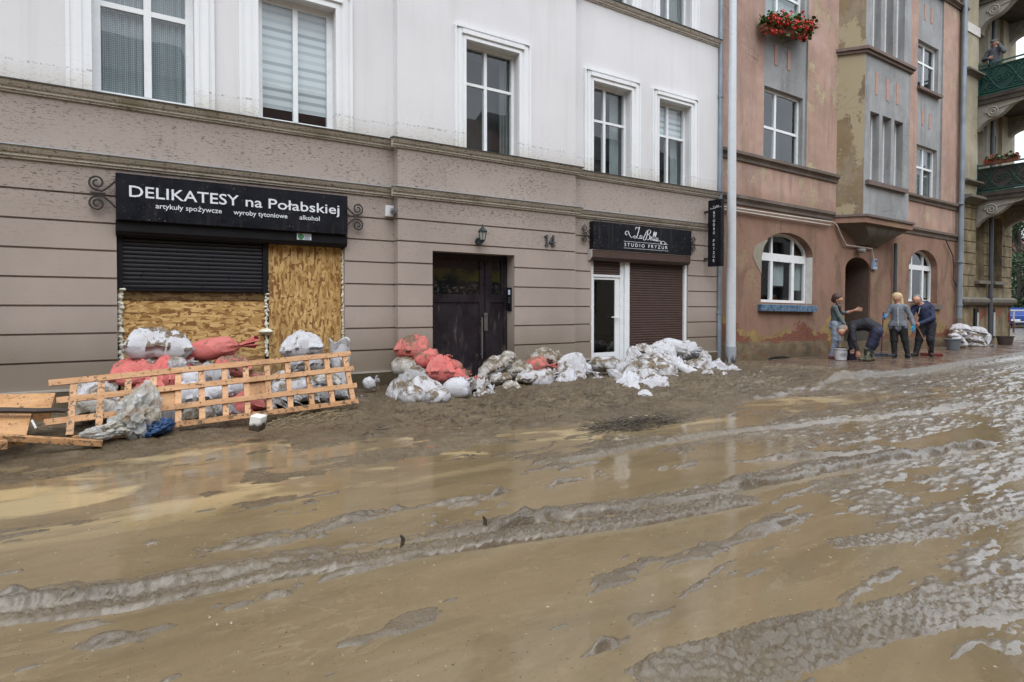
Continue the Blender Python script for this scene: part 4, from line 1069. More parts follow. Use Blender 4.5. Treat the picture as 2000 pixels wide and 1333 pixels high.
# balconies: slab, scroll consoles, wrought railing
M['green'] = plain('green_iron', (.018,.085,.065), .4, .5)
M['soot'] = plain('sooty_slab', (.055,.045,.036), .8, var=.35, sc=3, bump=.3)
bx0, bx1 = W(1909,300)[0], cx1-.35
def spiral(c, r0, turns, ax, n=26, dirn=1):
    return [(c[0]+ax[0]*r0*(1-.85*t/n)*math.cos(dirn*turns*2*math.pi*t/n), c[1]+ax[1]*r0*(1-.85*t/n)*math.cos(dirn*turns*2*math.pi*t/n), c[2]+r0*(1-.85*t/n)*math.sin(dirn*turns*2*math.pi*t/n)) for t in range(n+1)]
def balcony(zt, zr, dp, solid):
    b = MB(); b.box(bx0-.05, bx1, YC-dp-.06, YC, zt-.14, zt); b.box(bx0-.02, bx1-.03, YC-dp-.02, YC, zt-.30, zt-.14)
    o = b.build('balcony', M['soot'], crn)
    MB().box(bx0-.055, bx1+.005, YC-dp-.066, YC-.001, zt-.005, zt+.03).build('balcony_edge', M['green'], o)
    for x in (bx0+.06, bx1-.30):
        pr = []
        for k in range(17):
            t = k/16; y = -(dp-.1)*(1-t); z = zt-.30-.10-.75*t**1.5 + .07*math.sin(t*9)
            pr.append((YC+y, z))
        pr += [(YC+.05, zt-1.2), (YC+.05, zt-.29), (YC-dp+.1, zt-.29)]
        c = MB(); c.extrude_x(pr, x, x+.28)
        c.build('scroll_console', M['pale_stone'], o)
        s = MB(); cz = zt-.62
        s.tube(spiral((x-.015, YC-.42, cz), .20, 2.2, (0,1)), .035, 6)
        s.tube([(x-.01, YC-.42+.2, cz+.0),(x-.01, YC-.7, cz+.12),(x-.01, YC-1.0, cz+.16),(x-.01,YC-dp+.15,cz+.22)], .03, 6)
        s.build('scroll_carving', M['pale_stone'], o)
    r = MB(); z0, z1 = zt+.05, zr
    for z, w in ((z0+.05,.03),(z1,.05),(z1-.12,.025)):
        r.bar((bx0,YC,z),(bx0,YC-dp,z),w,w); r.bar((bx0,YC-dp,z),(bx1,YC-dp,z),w,w); r.bar((bx1,YC,z),(bx1,YC-dp,z),w,w)
    for x, y in ((bx0,YC-.02),(bx0,YC-dp),(bx1,YC-dp),(bx1,YC-.02),((bx0+bx1)/2,YC-dp)): r.bar((x,y,zt),(x,y,z1+.08),.04,.04)
    h = z1-.12-z0-.05
    def infill(p, q):
        L = math.hypot(q[0]-p[0], q[1]-p[1]); ux, uy = (q[0]-p[0])/L, (q[1]-p[1])/L; m = max(1, round(L/h/1.1)); w = L/m
        at = lambda u, z: (p[0]+ux*u, p[1]+uy*u, z0+.05+z)
        for k in range(m):
            u = k*w
            for s1 in (1, -1):
                pts = [at(u+w*t/12, h*(.5+s1*(.48)*math.sin((t/12-.5)*math.pi))) for t in range(13)]
                r.tube(pts, .014, 5)
            for cu, cz, dn in ((.5,.78,1),(.5,.22,-1),(.12,.5,1),(.88,.5,-1)):
                c = at(u+w*cu, h*cz); r.tube(spiral(c, h*.19, 1.6, (ux,uy), 18, dn), .012, 5)
            for t in range(6):
                a = t*math.pi/3; r.tube([at(u+w*.5, h*.5), at(u+w*.5+.09*math.cos(a), h*.5+.09*math.sin(a))], .016, 5)
    infill((bx0,YC),(bx0,YC-dp)); infill((bx0,YC-dp),(bx1,YC-dp))
    r.build('railing', M['green'], o)
    if solid:
        s = MB(); s.box(bx0+.03, bx0+.045, YC-dp+.03, YC-.02, z0, z1-.1); s.box(bx0+.03, bx1-.03, YC-dp+.03, YC-dp+.045, z0, z1-.1)
        s.build('screen', flat(solid[0], solid[1], .8), o)
    return o
DP = 1.45
balcony(W(1909,190)[1], W(1909,130)[1], DP, ('dark_green_net',(.012,.05,.042)))
balcony(W(1906,378)[1], W(1906,325)[1], DP, ('brown_board',(.055,.04,.04)))
balcony(W(1912,-6)[1], W(1912,-70)[1], DP, None)

step_o = [o for o in crn.children if o.name.startswith('balcony')][0]
MB().box(bx0+.08, bx0+.95, YC-.62, YC-.02, W(1909,190)[1]+.031, W(1909,190)[1]+.30).build('door_step', M['soot'], step_o)
# ------------------------------------------------------------------ shop fronts, signs and wall fittings
M['black'] = plain('black_metal', (.008,.008,.010), .5, .25, var=.3, sc=4)
M['iron'] = plain('wrought_iron', (.03,.027,.026), .55)
def sign_mat():
    n = NM('muddy_black_sign', .45, .18); c = n.mix(n.mr(n.noise(3,4),.3,.7), (.005,.006,.010), (.010,.011,.016))
    f = n.m('MAXIMUM', n.mr(n.noise(1,3,.6,n.map((34,34,26))),.655,.69), n.mr(n.noise(1,2,.6,n.map((22,22,60),(3,0,0),(0,.6,0))),.71,.74))
    c = n.mix(n.m('MULTIPLY', n.m('MULTIPLY', f, n.mr(n.noise(2.2,4),.40,.62,.15,1)), .8), c, (.20,.165,.115))
    c = n.mix(n.m('MULTIPLY', n.mr(n.noise(1,4,.6,n.map((9,9,.8))),.55,.8), .25), c, (.12,.105,.08))
    n.set('Base Color', c); n.set('Roughness', n.mr(n.noise(6,3),.3,.7,.32,.6)); return n.mat
M['sign'] = sign_mat()
M['letter'] = plain('white_lettering', (.70,.73,.78), .5, var=.06)
def text_pts(body):
    cu = bpy.data.curves.new('t', 'FONT'); cu.body = body; cu.size = 1; cu.extrude = 0; cu.resolution_u = 3
    o = bpy.data.objects.new('t', cu); COL.objects.link(o)
    dg = bpy.context.evaluated_depsgraph_get(); me = bpy.data.meshes.new_from_object(o.evaluated_get(dg))
    V = [(v.co.x, v.co.y) for v in me.vertices]; Fc = [tuple(p.vertices) for p in me.polygons]
    bpy.data.objects.remove(o); bpy.data.curves.remove(cu); bpy.data.meshes.remove(me)
    return V, Fc
def text_obj(body, o0, ux, uz, width, capz, thick, mat, parent, name='lettering', bold=0):
    """letters lie in the plane of unit vectors ux, uz; width in metres, capz = cap height (cap is ~0.73 em)"""
    V, Fc = text_pts(body)
    xs = [v[0] for v in V]; sx = width/(max(xs)-min(xs)); sz = capz/.727; x0 = min(xs)
    ux, uz, o0 = Vector(ux), Vector(uz), Vector(o0); nn = ux.cross(uz)
    mb = MB()
    off = [(0,0)] if not bold else [(-bold,0),(bold,0),(0,bold),(0,-bold)]
    for k, (bx, bz_) in enumerate(off):
        mb.add([tuple(o0 + ux*((x-x0)*sx+bx) + uz*(y*sz+bz_) + nn*(thick+k*.0004)) for x, y in V], Fc)
    return mb.build(name, mat, parent)
def strokes(lines, o0, ux, uz, s, w, nrm, mat, parent, name):
    ux, uz, o0, nn = Vector(ux), Vector(uz), Vector(o0), Vector(nrm); mb = MB()
    for ln in lines:
        P = [Vector((p[0], p[1])) for p in ln]; Q = []
        for i in range(len(P)-1):
            a, b, c, d = P[max(i-1,0)], P[i], P[i+1], P[min(i+2,len(P)-1)]
            for k in range(6):
                t = k/6; Q.append(.5*((2*b)+(c-a)*t+(2*a-5*b+4*c-d)*t*t+(3*b-a-3*c+d)*t**3))
        Q.append(P[-1])
        vs = []; m = len(Q)
        for i in range(m):
            d = (Q[min(i+1,m-1)]-Q[max(i-1,0)]); d = d.normalized() if d.length else Vector((1,0))
            e = Vector((-d.y, d.x)); wid = w*(.45+.9*abs(d.y)**2)*(.35+.65*min(1,min(i,m-1-i)/4))
            for sgn in (-1, 1):
                q = Q[i] + e*sgn*wid; vs.append(tuple(o0 + ux*q.x*s + uz*q.y*s + nn*.003))
        mb.add(vs, [(2*i,2*i+1,2*i+3,2*i+2) for i in range(m-1)])
    return mb.build(name, mat, parent)
def curl_bracket(x, zc, y, sgn, s, parent):
    mb = MB()
    for up in (1, -1):
        pts = [(x, y, zc+up*.16*s), (x+sgn*.06*s, y, zc+up*.09*s), (x+sgn*.13*s, y, zc+up*.03*s), (x+sgn*.20*s, y, zc+up*.035*s)]
        c = (x+sgn*.185*s, y, zc+up*.125*s)
        for k in range(23):
            t = k/22; r = .09*s*(1-.72*t); a = -math.pi/2 + t*3.1*math.pi
            pts.append((c[0]+sgn*r*math.cos(a)*.95, y, c[2]+up*r*math.sin(a)))
        mb.tube(pts, .0105*s*1.1, 6)
    mb.tube([(x+sgn*.10*s, y, zc), (x+sgn*.25*s, y, zc)], .011*s, 6)
    return mb.build('scroll_bracket', M['iron'], parent, True)
# left shop sign
YS = -.15
sx0, sx1 = W(226,400,YS)[0], W(679,400,YS)[0]; sz0_, sz1_ = W(228,429,YS)[1], W(226,337,YS)[1]
s1 = thing('shop_sign', 'long black grocery sign with white lettering spattered with mud, above the boarded shop front', 'sign', ((sx0+sx1)/2, YS, sz0_))
mb = MB(); mb.cbox(sx0, sx1, YS, -.02, sz0_, sz1_, .006); mb.build('sign_panel', M['sign'], s1)
bl = W(253,384.2,YS)[1]; cap = W(253,361.4,YS)[1]-bl
def pxw(a, b): return W(a,400,YS)[0], W(b,400,YS)[0]
for body, a, b, dz, ch in (('DELIKATESY',252.8,466,0,cap), ('na',480,512,0,cap*.97), ('Połabskiej',524.8,662.5,0,cap*.97)):
    xa, xb = pxw(a,b); ch = ch*.74 if False else ch; text_obj(body, (xa,YS,bl+dz), (1,0,0), (0,0,1), xb-xa, ch, .003, M['letter'], s1, bold=.0022)
bl2 = W(305,407.3,YS)[1]
for body, a, b in (('artykuły spożywcze',304,433), ('wyroby tytoniowe',456,561), ('alkohol',585,624)):
    xa, xb = pxw(a,b); text_obj(body, (xa,YS,bl2), (1,0,0), (0,0,1), xb-xa, cap*.46, .003, M['letter'], s1, bold=.0008)
curl_bracket(sx0, (sz0_+sz1_)/2+.03, YS+.08, -1, 1.05, s1); curl_bracket(sx1, (sz0_+sz1_)/2, YS+.08, 1, 1.0, s1)
# its roller shutter
hz0, hz1 = W(231,459,-.05)[1], sz0_-.004
sh = thing('roller_shutter', 'black roller shutter half lowered over the boarded grocery front', 'shutter', ((LS[0]+LS[1])/2, 0, W(240,568,.1)[1]))
mb = MB(); hx0_, hx1_ = LS[0]-.01, LS[1]+.01
mb.extrude_x([(-.09,hz1),(.12,hz1),(.12,hz0),(-.05,hz0),(-.09,hz0+.05)], hx0_, hx1_); mb.build('shutter_box', M['black'], sh)
shz0 = W(240,568,.1)[1]; ga, gb = W(240,500,.1)[0], W(512,500,.1)[0]
def slats(x0, x1, z0, z1, y, p, mat, parent):
    pr = []; z = z0
    while z < z1-1e-6:
        e = min(z+p, z1)
        pr += [(y+.012,z),(y,z+p*.12),(y-.004,z+p*.5),(y,z+p*.86)]; z = e
    pr += [(y+.012,z1),(y+.03,z1),(y+.03,z0)]
    mb = MB(); mb.extrude_x(pr, x0, x1); return mb.build('slat_curtain', mat, parent)
M['slat_black'] = plain('black_slats', (.014,.014,.019), .34, .4)
slats(ga, gb, shz0+.03, hz0+.02, .09, .055, M['slat_black'], sh)
MB().box(ga, gb, .07, .12, shz0, shz0+.03).build('bottom_bar', M['black'], sh)
for a, b, z in ((LS[0]+.002, ga-.001, shz0), (gb+.001, W(522,500,.1)[0], shz0-.02)):
    MB().box(a, b, .05, .13, z, hz0+.01).build('guide_rail', M['black'], sh)
st = MB(); a, b = W(580,462,-.095)[0], W(608,462,-.095)[0]; z0, z1 = W(580,468,-.095)[1], W(580,455.5,-.095)[1]; st.box(a, b, -.0945, -.0895, z0, z1); stk = st.build('sticker', M['letter'], sh)
mk = MB(); ccx = a+(b-a)*.27; ccz = (z0+z1)/2; mk.prism([(ccx+.045*math.cos(t*math.pi/8), ccz+.045*math.sin(t*math.pi/8)) for t in range(16)], -.0965, -.095); mk.prism([(ccx+.045+.022*math.cos(t),ccz) for t in ()] or [(ccx-.02,ccz-.012),(ccx+.02,ccz-.012),(ccx,ccz+.026)], -.098, -.0966); mk.build('emblem', flat('emblem_green',(.05,.20,.09),.5), stk)
tx = MB()
for k, (w_, z_) in enumerate(((.09,.70),(.10,.52),(.085,.36))): tx.box(a+(b-a)*.50, a+(b-a)*.50+w_, -.0965, -.095, z0+(z1-z0)*z_, z0+(z1-z0)*(z_+.08))
tx.box(a+(b-a)*.52, b-.02, -.0965, -.095, z0+(z1-z0)*.10, z0+(z1-z0)*.24)
tx.build('small_print', flat('print_blue',(.10,.14,.22),.5), stk)
# boards closing the shop front
def osb_mat(name, rot, dark=1.0):
    n = NM(name, .7, .3); cols = []
    v1 = n.map((7,1,34) if not rot else (34,1,8), (0,0,0), (0,.3,0)); v2 = n.map((8,1,30) if not rot else (30,1,7), (3,0,1), (0,-.45,0)); v3 = n.map((20,1,22), (7,0,2), (0,.8,0))
    wob = n.noise(6,3,col=True)
    def strand(v, sc):
        a = n.n('VectorMath', operation='ADD'); n._in(a.inputs[0], v); n._in(a.inputs[1], n.mix(.5, wob, wob)); return n.vor(sc, a.outputs[0])
    def val(c): 
        d = n.n('SeparateXYZ'); n._in(d.inputs[0], c); return d.outputs
    a, b, c3 = val(strand(v1,1.0)), val(strand(v2,1.1)), val(strand(v3,1.3))
    pick = n.m('GREATER_THAN', n.noise(7,3), .5)
    k1 = n.m('GREATER_THAN', b[2], .52); k2 = n.m('GREATER_THAN', c3[2], .80)
    t = n.m('ADD', n.m('MULTIPLY', k1, b[1]), n.m('MULTIPLY', n.m('SUBTRACT', 1, k1), a[0]))
    t = n.m('ADD', n.m('MULTIPLY', k2, c3[0]), n.m('MULTIPLY', n.m('SUBTRACT', 1, k2), t))
    c = n.ramp(n.mr(t,.15,.85), [(0,(.22*dark,.105*dark,.034*dark)),(.25,(.36*dark,.20*dark,.065*dark)),(.55,(.50*dark,.31*dark,.115*dark)),(1,(.64*dark,.43*dark,.185*dark))])
    c = n.mix(n.m('MULTIPLY', n.mr(n.noise(1.6,5,.6),.5,.68), .5), c, (.22*dark,.105*dark,.03*dark))
    c = n.mix(n.mr(n.noise(22,2), .71, .74), c, (.07,.045,.02))
    c = n.mix(n.mr(n.xyz()[2], .85, .3, 0, .45), c, (.25,.19,.11))
    n.set('Base Color', c); n.bump(t, .25, .01); return n.mat
ob = MB(); ob.box(W(234,600,.12)[0], W(517,600,.12)[0], .118, .14, -.05, W(300,587,.12)[1])
tag(ob.build('chipboard_panel', osb_mat('osb_wide', False)), 'wide pale chipboard panel with horizontal strands under the black shutter', 'board', 'chipboard panels closing the shop front')
ob = MB(); ob.box(W(234,600,.11)[0], W(517,600,.11)[0], .105, .14, W(300,587,.12)[1]+.003, shz0-.004)
tag(ob.build('header_plank', osb_mat('osb_dark', False, .27)), 'rusty brown plank along the top edge of the wide chipboard panel', 'plank')
ob = MB(); ob.box(W(525,600,.1)[0], W(667,600,.1)[0], .098, .12, -.05, hz0+.01)
tag(ob.build('chipboard_panel', osb_mat('osb_tall', True)), 'tall orange chipboard panel with upright strands beside the black shutter', 'board', 'chipboard panels closing the shop front')
MB().box(W(667.5,600,.1)[0], LS[1]-.002, .10, .15, 0, hz0).build('guide_rail', M['black'], sh)
def foam_line(px, y0, y1, Yp, w, label, blob=None):
    rr = random.Random(int(px)); X0, Z1 = W(px, y0, Yp); Z0 = W(px, y1, Yp)[1]; mb = MB(); z = Z0; pts = []; rad = []
    while z < Z1:
        pts.append((X0+rr.uniform(-.012,.012), Yp+rr.uniform(-.006,.006), z)); rad.append(w*rr.uniform(.45,1.25)); z += rr.uniform(.014,.03)
    mb.tube(pts, rad, 9)
    for _ in range(int((Z1-Z0)*22)):
        r = w*rr.uniform(.5,1.1); p = (X0+rr.uniform(-.02,.02), Yp-rr.uniform(0,.02), rr.uniform(Z0,Z1))
        mb.lathe([(r*math.sin(math.pi*k/6)+1e-4, -r*math.cos(math.pi*k/6)) for k in range(7)], p, 8)
    for bx, by, bw in blob or ():
        q = W(bx,by,Yp); mb.lathe([(bw*math.sin(math.pi*k/6)+1e-4, -bw*.45*math.cos(math.pi*k/6)) for k in range(7)], (q[0],Yp-.01,q[1]), 10)
    return tag(mb.build('foam_seal', M['foam'], None, True), label, 'foam', 'foam seals round the chipboard')
M['foam'] = plain('builders_foam', (.66,.65,.55), .8, .2, bump=.5, bsc=60)
foam_line(234.5, 561, 705, .10, .030, 'lumpy line of pale foam along the wall edge left of the wide chipboard', [(238,566,.055),(237,648,.045)])
foam_line(519.5, 484, 697, .09, .022, 'bead of foam running down between the two chipboard panels', [(519,648,.10),(521,575,.04),(519,600,.035)])
foam_line(669.5, 489, 665, .085, .020, 'thin straight bead of foam right of the tall chipboard panel')
# ---- house door
def door_mat():
    n = NM('muddy_dark_door', .4, .3); z = n.xyz()[2]
    c = n.mix(n.mr(n.noise(2,4),.3,.7), (.016,.013,.017), (.028,.022,.027))
    sm = n.m('MULTIPLY', n.mr(n.noise(1,5,.7,n.map((12,12,2.2))), .55, .72), n.mr(n.noise(2.2,3),.48,.6))
    c = n.mix(n.m('MULTIPLY', sm, .5), c, (.24,.21,.18))
    c = n.mix(n.m('MULTIPLY', n.mr(n.noise(5,5,.7),.58,.66), n.mr(z,.9,.2,0,.8)), c, (.17,.135,.095))
    n.set('Base Color', c); n.set('Roughness', n.mr(n.noise(4,4),.35,.65,.22,.5)); return n.mat
M['door'] = door_mat()
YD = JG+.25
dx = lambda p: W(p,560,YD)[0]
dzz = lambda y: W(900,y,YD)[1]
D0, D1, DZ = ED[0]+.002, ED[1]-.002, ED[3]-.002
mb = MB(); fr = .06
gz0, gz1 = dzz(575), dzz(512)
xa, xm0, xm1 = dx(846), dx(946), dx(950)
mb.box(D0,D1,YD-.01,YD+.08,DZ-.10,DZ); mb.box(D1-.07,D1,YD-.01,YD+.08,-.1,DZ-.10); mb.box(D0,D0+.05,YD-.01,YD+.08,-.1,DZ-.10); mb.box(xm0+.01,xm1+.06,YD-.02,YD+.08,-.1,DZ-.10)
dr_ = mb.build('entrance_door', M['door'], apt)
mb = MB(); l0, l1 = D0+.052, xm0+.008
mb.box(l0,l1,YD,YD+.06,gz1+.02,DZ-.102); mb.box(l0,l0+.09,YD,YD+.06,gz0,gz1+.02); mb.box(l1-.10,l1,YD,YD+.06,gz0,gz1+.02); mb.box(l0,l1,YD,YD+.06,gz0-.14,gz0)
mb.box(l0,l0+.09,YD,YD+.06,-.1,gz0-.14); mb.box(l1-.11,l1,YD,YD+.06,-.1,gz0-.14); mb.box(l0+.09,l1-.11,YD+.018,YD+.06,-.1,gz0-.14)
mb.build('door_leaf', M['door'], dr_)
mb = MB(); r0, r1 = xm1+.062, D1-.072
mb.box(r0,r1,YD,YD+.06,gz1+.02,DZ-.102); mb.box(r0,r0+.05,YD,YD+.06,gz0,gz1+.02); mb.box(r1-.05,r1,YD,YD+.06,gz0,gz1+.02); mb.box(r0,r1,YD,YD+.06,gz0-.14,gz0); mb.box(r0,r1,YD+.016,YD+.06,-.1,gz0-.14)
mb.build('side_panel', M['door'], dr_)
def smear_glass():
    n = NM('smeared_glass', .06, .6); sm = n.m('MULTIPLY', n.mr(n.noise(1,5,.7,n.map((5,1,9),(0,0,0),(0,.5,0)),1.5),.52,.7), n.mr(n.xyz()[2], gz0+.30, gz0+.05))
    yl = n.m('MULTIPLY', n.mr(n.m('ABSOLUTE', n.m('SUBTRACT', n.xyz()[2], gz0+.34)), .13, .09), n.mr(n.noise(3,3),.35,.6))
    c = n.mix(n.m('MULTIPLY', yl, .8), (.008,.009,.009), (.042,.044,.010))
    n.set('Base Color', n.mix(n.m('MULTIPLY', sm, .22), c, (.33,.34,.31))); n.set('Roughness', n.m('ADD', .05, n.m('MULTIPLY', sm, .6))); return n.mat
sg = smear_glass()
MB().box(l0+.09,l1-.10,YD+.03,YD+.04,gz0,gz1+.02).build('pane', sg, dr_); MB().box(r0+.05,r1-.05,YD+.03,YD+.04,gz0,gz1+.02).build('pane', sg, dr_)
hb_ = MB(); hxx = dx(937.5); hb_.tube([(hxx,YD-.07,dzz(702)),(hxx,YD-.07,dzz(620))], .012, 8)
for y in (628, 694): hb_.tube([(hxx,YD-.07,dzz(y)),(hxx,YD+.02,dzz(y))], .008, 6)
hb_.build('handle', plain('brushed_steel',(.35,.34,.33),.35,metal=.8), dr_)
lk = MB(); lk.cbox(dx(944),dx(951),YD-.03,YD-.02,dzz(648),dzz(612),.004); lk.tube([(dx(947),YD-.03,dzz(616)),(dx(947),YD-.06,dzz(616)),(dx(943),YD-.06,dzz(616))],.01,6); lk.build('lock_plate', plain('dull_steel',(.16,.15,.14),.5,metal=.6), dr_)
# intercom on the reveal of the house door
ic = thing('intercom', 'slim black intercom panel with lit screen beside the dark house door', 'intercom', (ED[1]-.02, JG+.12, W(994,608,JG+.12)[1]))
iz0, iz1 = W(995,608,JG+.1)[1], W(995,562,JG+.1)[1]
MB().cbox(ED[1]-.028,ED[1]-.001,JG+.085,JG+.205,iz0,iz1,.005).build('housing', M['black'], ic)
n = NM('lit_display', .3); n.set('Base Color', (.45,.52,.62)); n.set('Emission Color', (.5,.6,.75)); n.set('Emission Strength', .25)
MB().box(ED[1]-.031,ED[1]-.0285,JG+.10,JG+.165,iz1-.13,iz1-.04).build('display', n.mat, ic)
kp = MB()
for i in range(3):
    for j in range(4): kp.box(ED[1]-.031,ED[1]-.0285,JG+.105+.022*i,JG+.118+.022*i,iz1-.19-.03*j,iz1-.172-.03*j)
kp.build('keypad', plain('grey_keys',(.12,.13,.14),.5), ic)
# lantern over the door
M['lantern'] = plain('dark_green_iron', (.02,.03,.03), .45)
lx, lzz = W(942,460,JG-.14); ln = thing('wall_lantern', 'small dark six sided wall lantern above the house door', 'lamp', (lx, JG, lzz))
pz = lambda y: W(942,y,JG-.14)[1]
yl_ = JG-.15
mb = MB(); mb.lathe([(.001,0),(.055,.0),(.06,.02),(.06,.04),(.001,.05)], (0,0,0), 16); mb.xf(Matrix.Translation((W(933,472,JG)[0],JG+.0,W(933,472,JG)[1])) @ Matrix.Rotation(R(90),4,'X')); mb.tube([(W(933,472,JG)[0],JG-.03,W(933,472,JG)[1]),(lx-.06,JG-.10,pz(478)),(lx-.02,yl_,pz(477)),(lx,yl_,pz(472))],.014,8); mb.build('arm', M['lantern'], ln, True)
mb = MB(); mb.lathe([(.001,pz(474)),(.032,pz(473)),(.045,pz(470)),(.05,pz(469)),(.001,pz(469))],(lx,yl_,0),6); 
for k in range(6):
    a = k*math.pi/3; mb.bar((lx+.047*math.cos(a),yl_+.047*math.sin(a),pz(469)),(lx+.075*math.cos(a),yl_+.075*math.sin(a),pz(453)),.01,.01)
mb.lathe([(.001,pz(453.5)),(.088,pz(453.5)),(.09,pz(452)),(.05,pz(447)),(.022,pz(444.5)),(.024,pz(443.5)),(.008,pz(442)),(.006,pz(438)),(.001,pz(437.5))],(lx,yl_,0),6); mb.build('cage', M['lantern'], ln)
MB().lathe([(.001,pz(469)),(.042,pz(469)),(.069,pz(453.6)),(.001,pz(453.6))],(lx,yl_,0),6).build('glass', plain('frosted_glass',(.34,.37,.33),.2), ln)
# house number
nx0, nz0 = W(1061,480,JG); nw = W(1083,470,JG)[0]-nx0; nh = W(1061,458.5,JG)[1]-nz0
hn = thing('house_number', 'dark metal house number 14 on the taupe wall right of the house door', 'number', (nx0+nw/2, JG, nz0))
M['numeral'] = plain('dark_steel_numeral', (.06,.065,.075), .45)
S = lambda u, v: (nx0+u*nw, nz0+v*nh)
mb = MB()
for poly in ([(.12,.0),(.40,.0),(.40,.09),(.12,.09)], [(.20,.09),(.32,.09),(.32,1),(.24,1),(.20,.94)], [(.05,.80),(.20,.80),(.20,.94),(.16,.88),(.05,.87)]): mb.prism([S(*p) for p in poly], JG-.035, JG-.004)
mb.build('digit', M['numeral'], hn)
mb = MB()
for poly in ([(.68,.0),(.98,.0),(.98,.09),(.68,.09)], [(.77,.09),(.90,.09),(.90,1),(.80,1),(.77,.94)], [(.48,.26),(.77,.26),(.77,.36),(.60,.36),(.48,.34)], [(.48,.34),(.60,.36),(.77,.80),(.77,.94)], [(.90,.26),(1.0,.26),(1.0,.36),(.90,.36)]): mb.prism([S(*p) for p in poly], JG-.035, JG-.004)
mb.build('digit', M['numeral'], hn)
# security camera
ccx_, ccz_ = W(761,412,0); sc = thing('security_camera', 'small security camera on a white box high on the wall corner', 'camera', (ccx_, 0, ccz_))
mb = MB(); mb.cbox(W(753,412,-.05)[0],W(769,412,-.05)[0],-.07,-.001,W(761,424,-.05)[1],W(761,402,-.05)[1],.012); mb.build('junction_box', plain('white_plastic',(.72,.74,.76),.35), sc)
mb = MB(); mb.tube([(ccx_+.02,-.07,ccz_+.0),(ccx_+.0,-.16,ccz_-.03),(ccx_-.05,-.28,ccz_-.06)],[.04,.042,.036],12); mb.build('camera_body', plain('grey_camera',(.10,.105,.115),.35), sc, True)
# ---- hairdresser's front
YR = -.13
hs1 = thing('shop_sign', 'black hair studio sign with flowing white script between scroll brackets', 'sign', (W(1250,470,YR)[0], YR, W(1250,490,YR)[1]))
rx0, rx1 = W(1159,460,YR)[0], W(1351,470,YR)[0]; rz0, rz1 = W(1159,486.5,YR)[1], W(1159,431.5,YR)[1]
mb = MB(); mb.cbox(rx0,rx1,YR,-.01,rz0,rz1,.006); mb.build('sign_panel', M['sign'], hs1)
xa, xb = W(1219.5,480,YR)[0], W(1303.5,480,YR)[0]; zb_ = W(1220,481,YR)[1]
V_ = 'S T U D I O   F R Y Z U R'
text_obj(V_, (xa,YR,zb_), (1,0,0), (0,0,1), xb-xa, W(1220,474.3,YR)[1]-zb_, .003, M['letter'], hs1, bold=.0012)
ln_ = MB()
for y in (471.5, 484.5): z = W(1219,y,YR)[1]; ln_.box(xa-.02, xb+.02, YR-.004, YR-.001, z-.003, z+.003)
ln_.build('rule', M['letter'], hs1)
LA = [[(.3,1.5),(.55,2.0),(1.0,1.85),(1.35,2.15),(1.25,1.75),(.95,.9),(.6,.15),(.15,-.05),(-.1,.2),(.2,.4),(.7,.1),(1.2,0),(1.5,.2)],
 [(1.95,.62),(1.65,.66),(1.45,.32),(1.55,.02),(1.85,.28),(2.0,.66),(1.92,.12),(2.1,.1)], [(2.2,.42),(2.6,.52)],
 [(3.55,1.85),(3.3,.9),(2.95,.1),(2.6,-.15),(2.35,.15),(2.6,.6),(3.1,1.4),(3.7,1.9),(4.2,1.75),(4.0,1.25),(3.5,1.0),(3.95,.9),(3.95,.35),(3.5,.0),(3.2,.15)],
 [(4.15,.25),(4.55,.45),(4.45,.68),(4.2,.4),(4.3,.05),(4.7,.2)], [(4.7,.2),(5.2,1.3),(5.2,1.7),(4.98,1.3),(4.85,.3),(4.95,.05),(5.2,.25)], [(5.15,.2),(5.65,1.3),(5.65,1.7),(5.43,1.3),(5.3,.3),(5.4,.05),(5.65,.25)],
 [(6.1,.62),(5.85,.66),(5.65,.32),(5.75,.02),(6.0,.28),(6.15,.66),(6.1,.12),(6.4,.1),(6.7,.3)],
 [(-.2,.2),(-.7,.0),(-1.2,.5),(-1.5,1.0),(-2.0,.9),(-2.2,.5),(-1.9,.3),(-1.75,.55)], [(6.6,.25),(6.9,.05),(7.1,-.25),(6.85,-.35),(6.9,-.1),(7.4,.2),(7.9,.1),(8.3,-.15),(8.0,-.3),(7.8,-.1)]]
za_ = W(1250,466,YR)[1]; s_ = (W(1300,460,YR)[0]-W(1221,460,YR)[0])/10.4
strokes(LA, (W(1221,460,YR)[0]+2.2*s_, YR, za_-.0), (1,0,-.05), (0,0,1), s_, .075, (0,-1,0), M['letter'], hs1, 'script_lettering')
curl_bracket(rx0, (rz0+rz1)/2+.02, YR+.08, -1, .82, hs1); curl_bracket(rx1, (rz0+rz1)/2, YR+.08, 1, .8, hs1)
M['brown'] = plain('brown_shutter', (.075,.046,.038), .45, .3)
bx_ = thing('roller_shutter', 'brown roller shutter closed beside the white shop door', 'shutter', (W(1280,600,.1)[0], .1, 0))
q0, q1 = W(1156,498,-.10)[0], W(1348,508,-.10)[0]; bz1, bz0 = rz0-.012, W(1157,508,-.10)[1]
mb = MB(); mb.extrude_x([(-.11,bz1),(.1,bz1),(.1,bz0),(-.05,bz0),(-.11,bz0+.06)], q0, q1); mb.build('shutter_box', M['brown'], bx_)
mb = MB(); mb.extrude_x([(-.112,bz1+.004),(.1,bz1+.004),(.1,bz0-.002),(-.05,bz0-.002),(-.112,bz0+.058)], q0-.012, q0-.001); mb.box(q0, q1, -.113, -.02, bz1+.001, bz1+.010); mb.build('end_cap', flat('pale_cap',(.5,.48,.45),.5), bx_)
slats(W(1226,560,.1)[0], W(1332.5,560,.1)[0], .10, bz0+.02, .09, .052, M['brown'], bx_)
MB().box(W(1332.8,560,.1)[0], W(1337,560,.1)[0], .04, .13, .08, bz0).build('guide_rail', M['pvc'], bx_)
MB().box(W(1337.1,560,.1)[0], RS[1]-.001, .07, .14, .08, bz0).build('side_panel', M['taupe'], bx_)
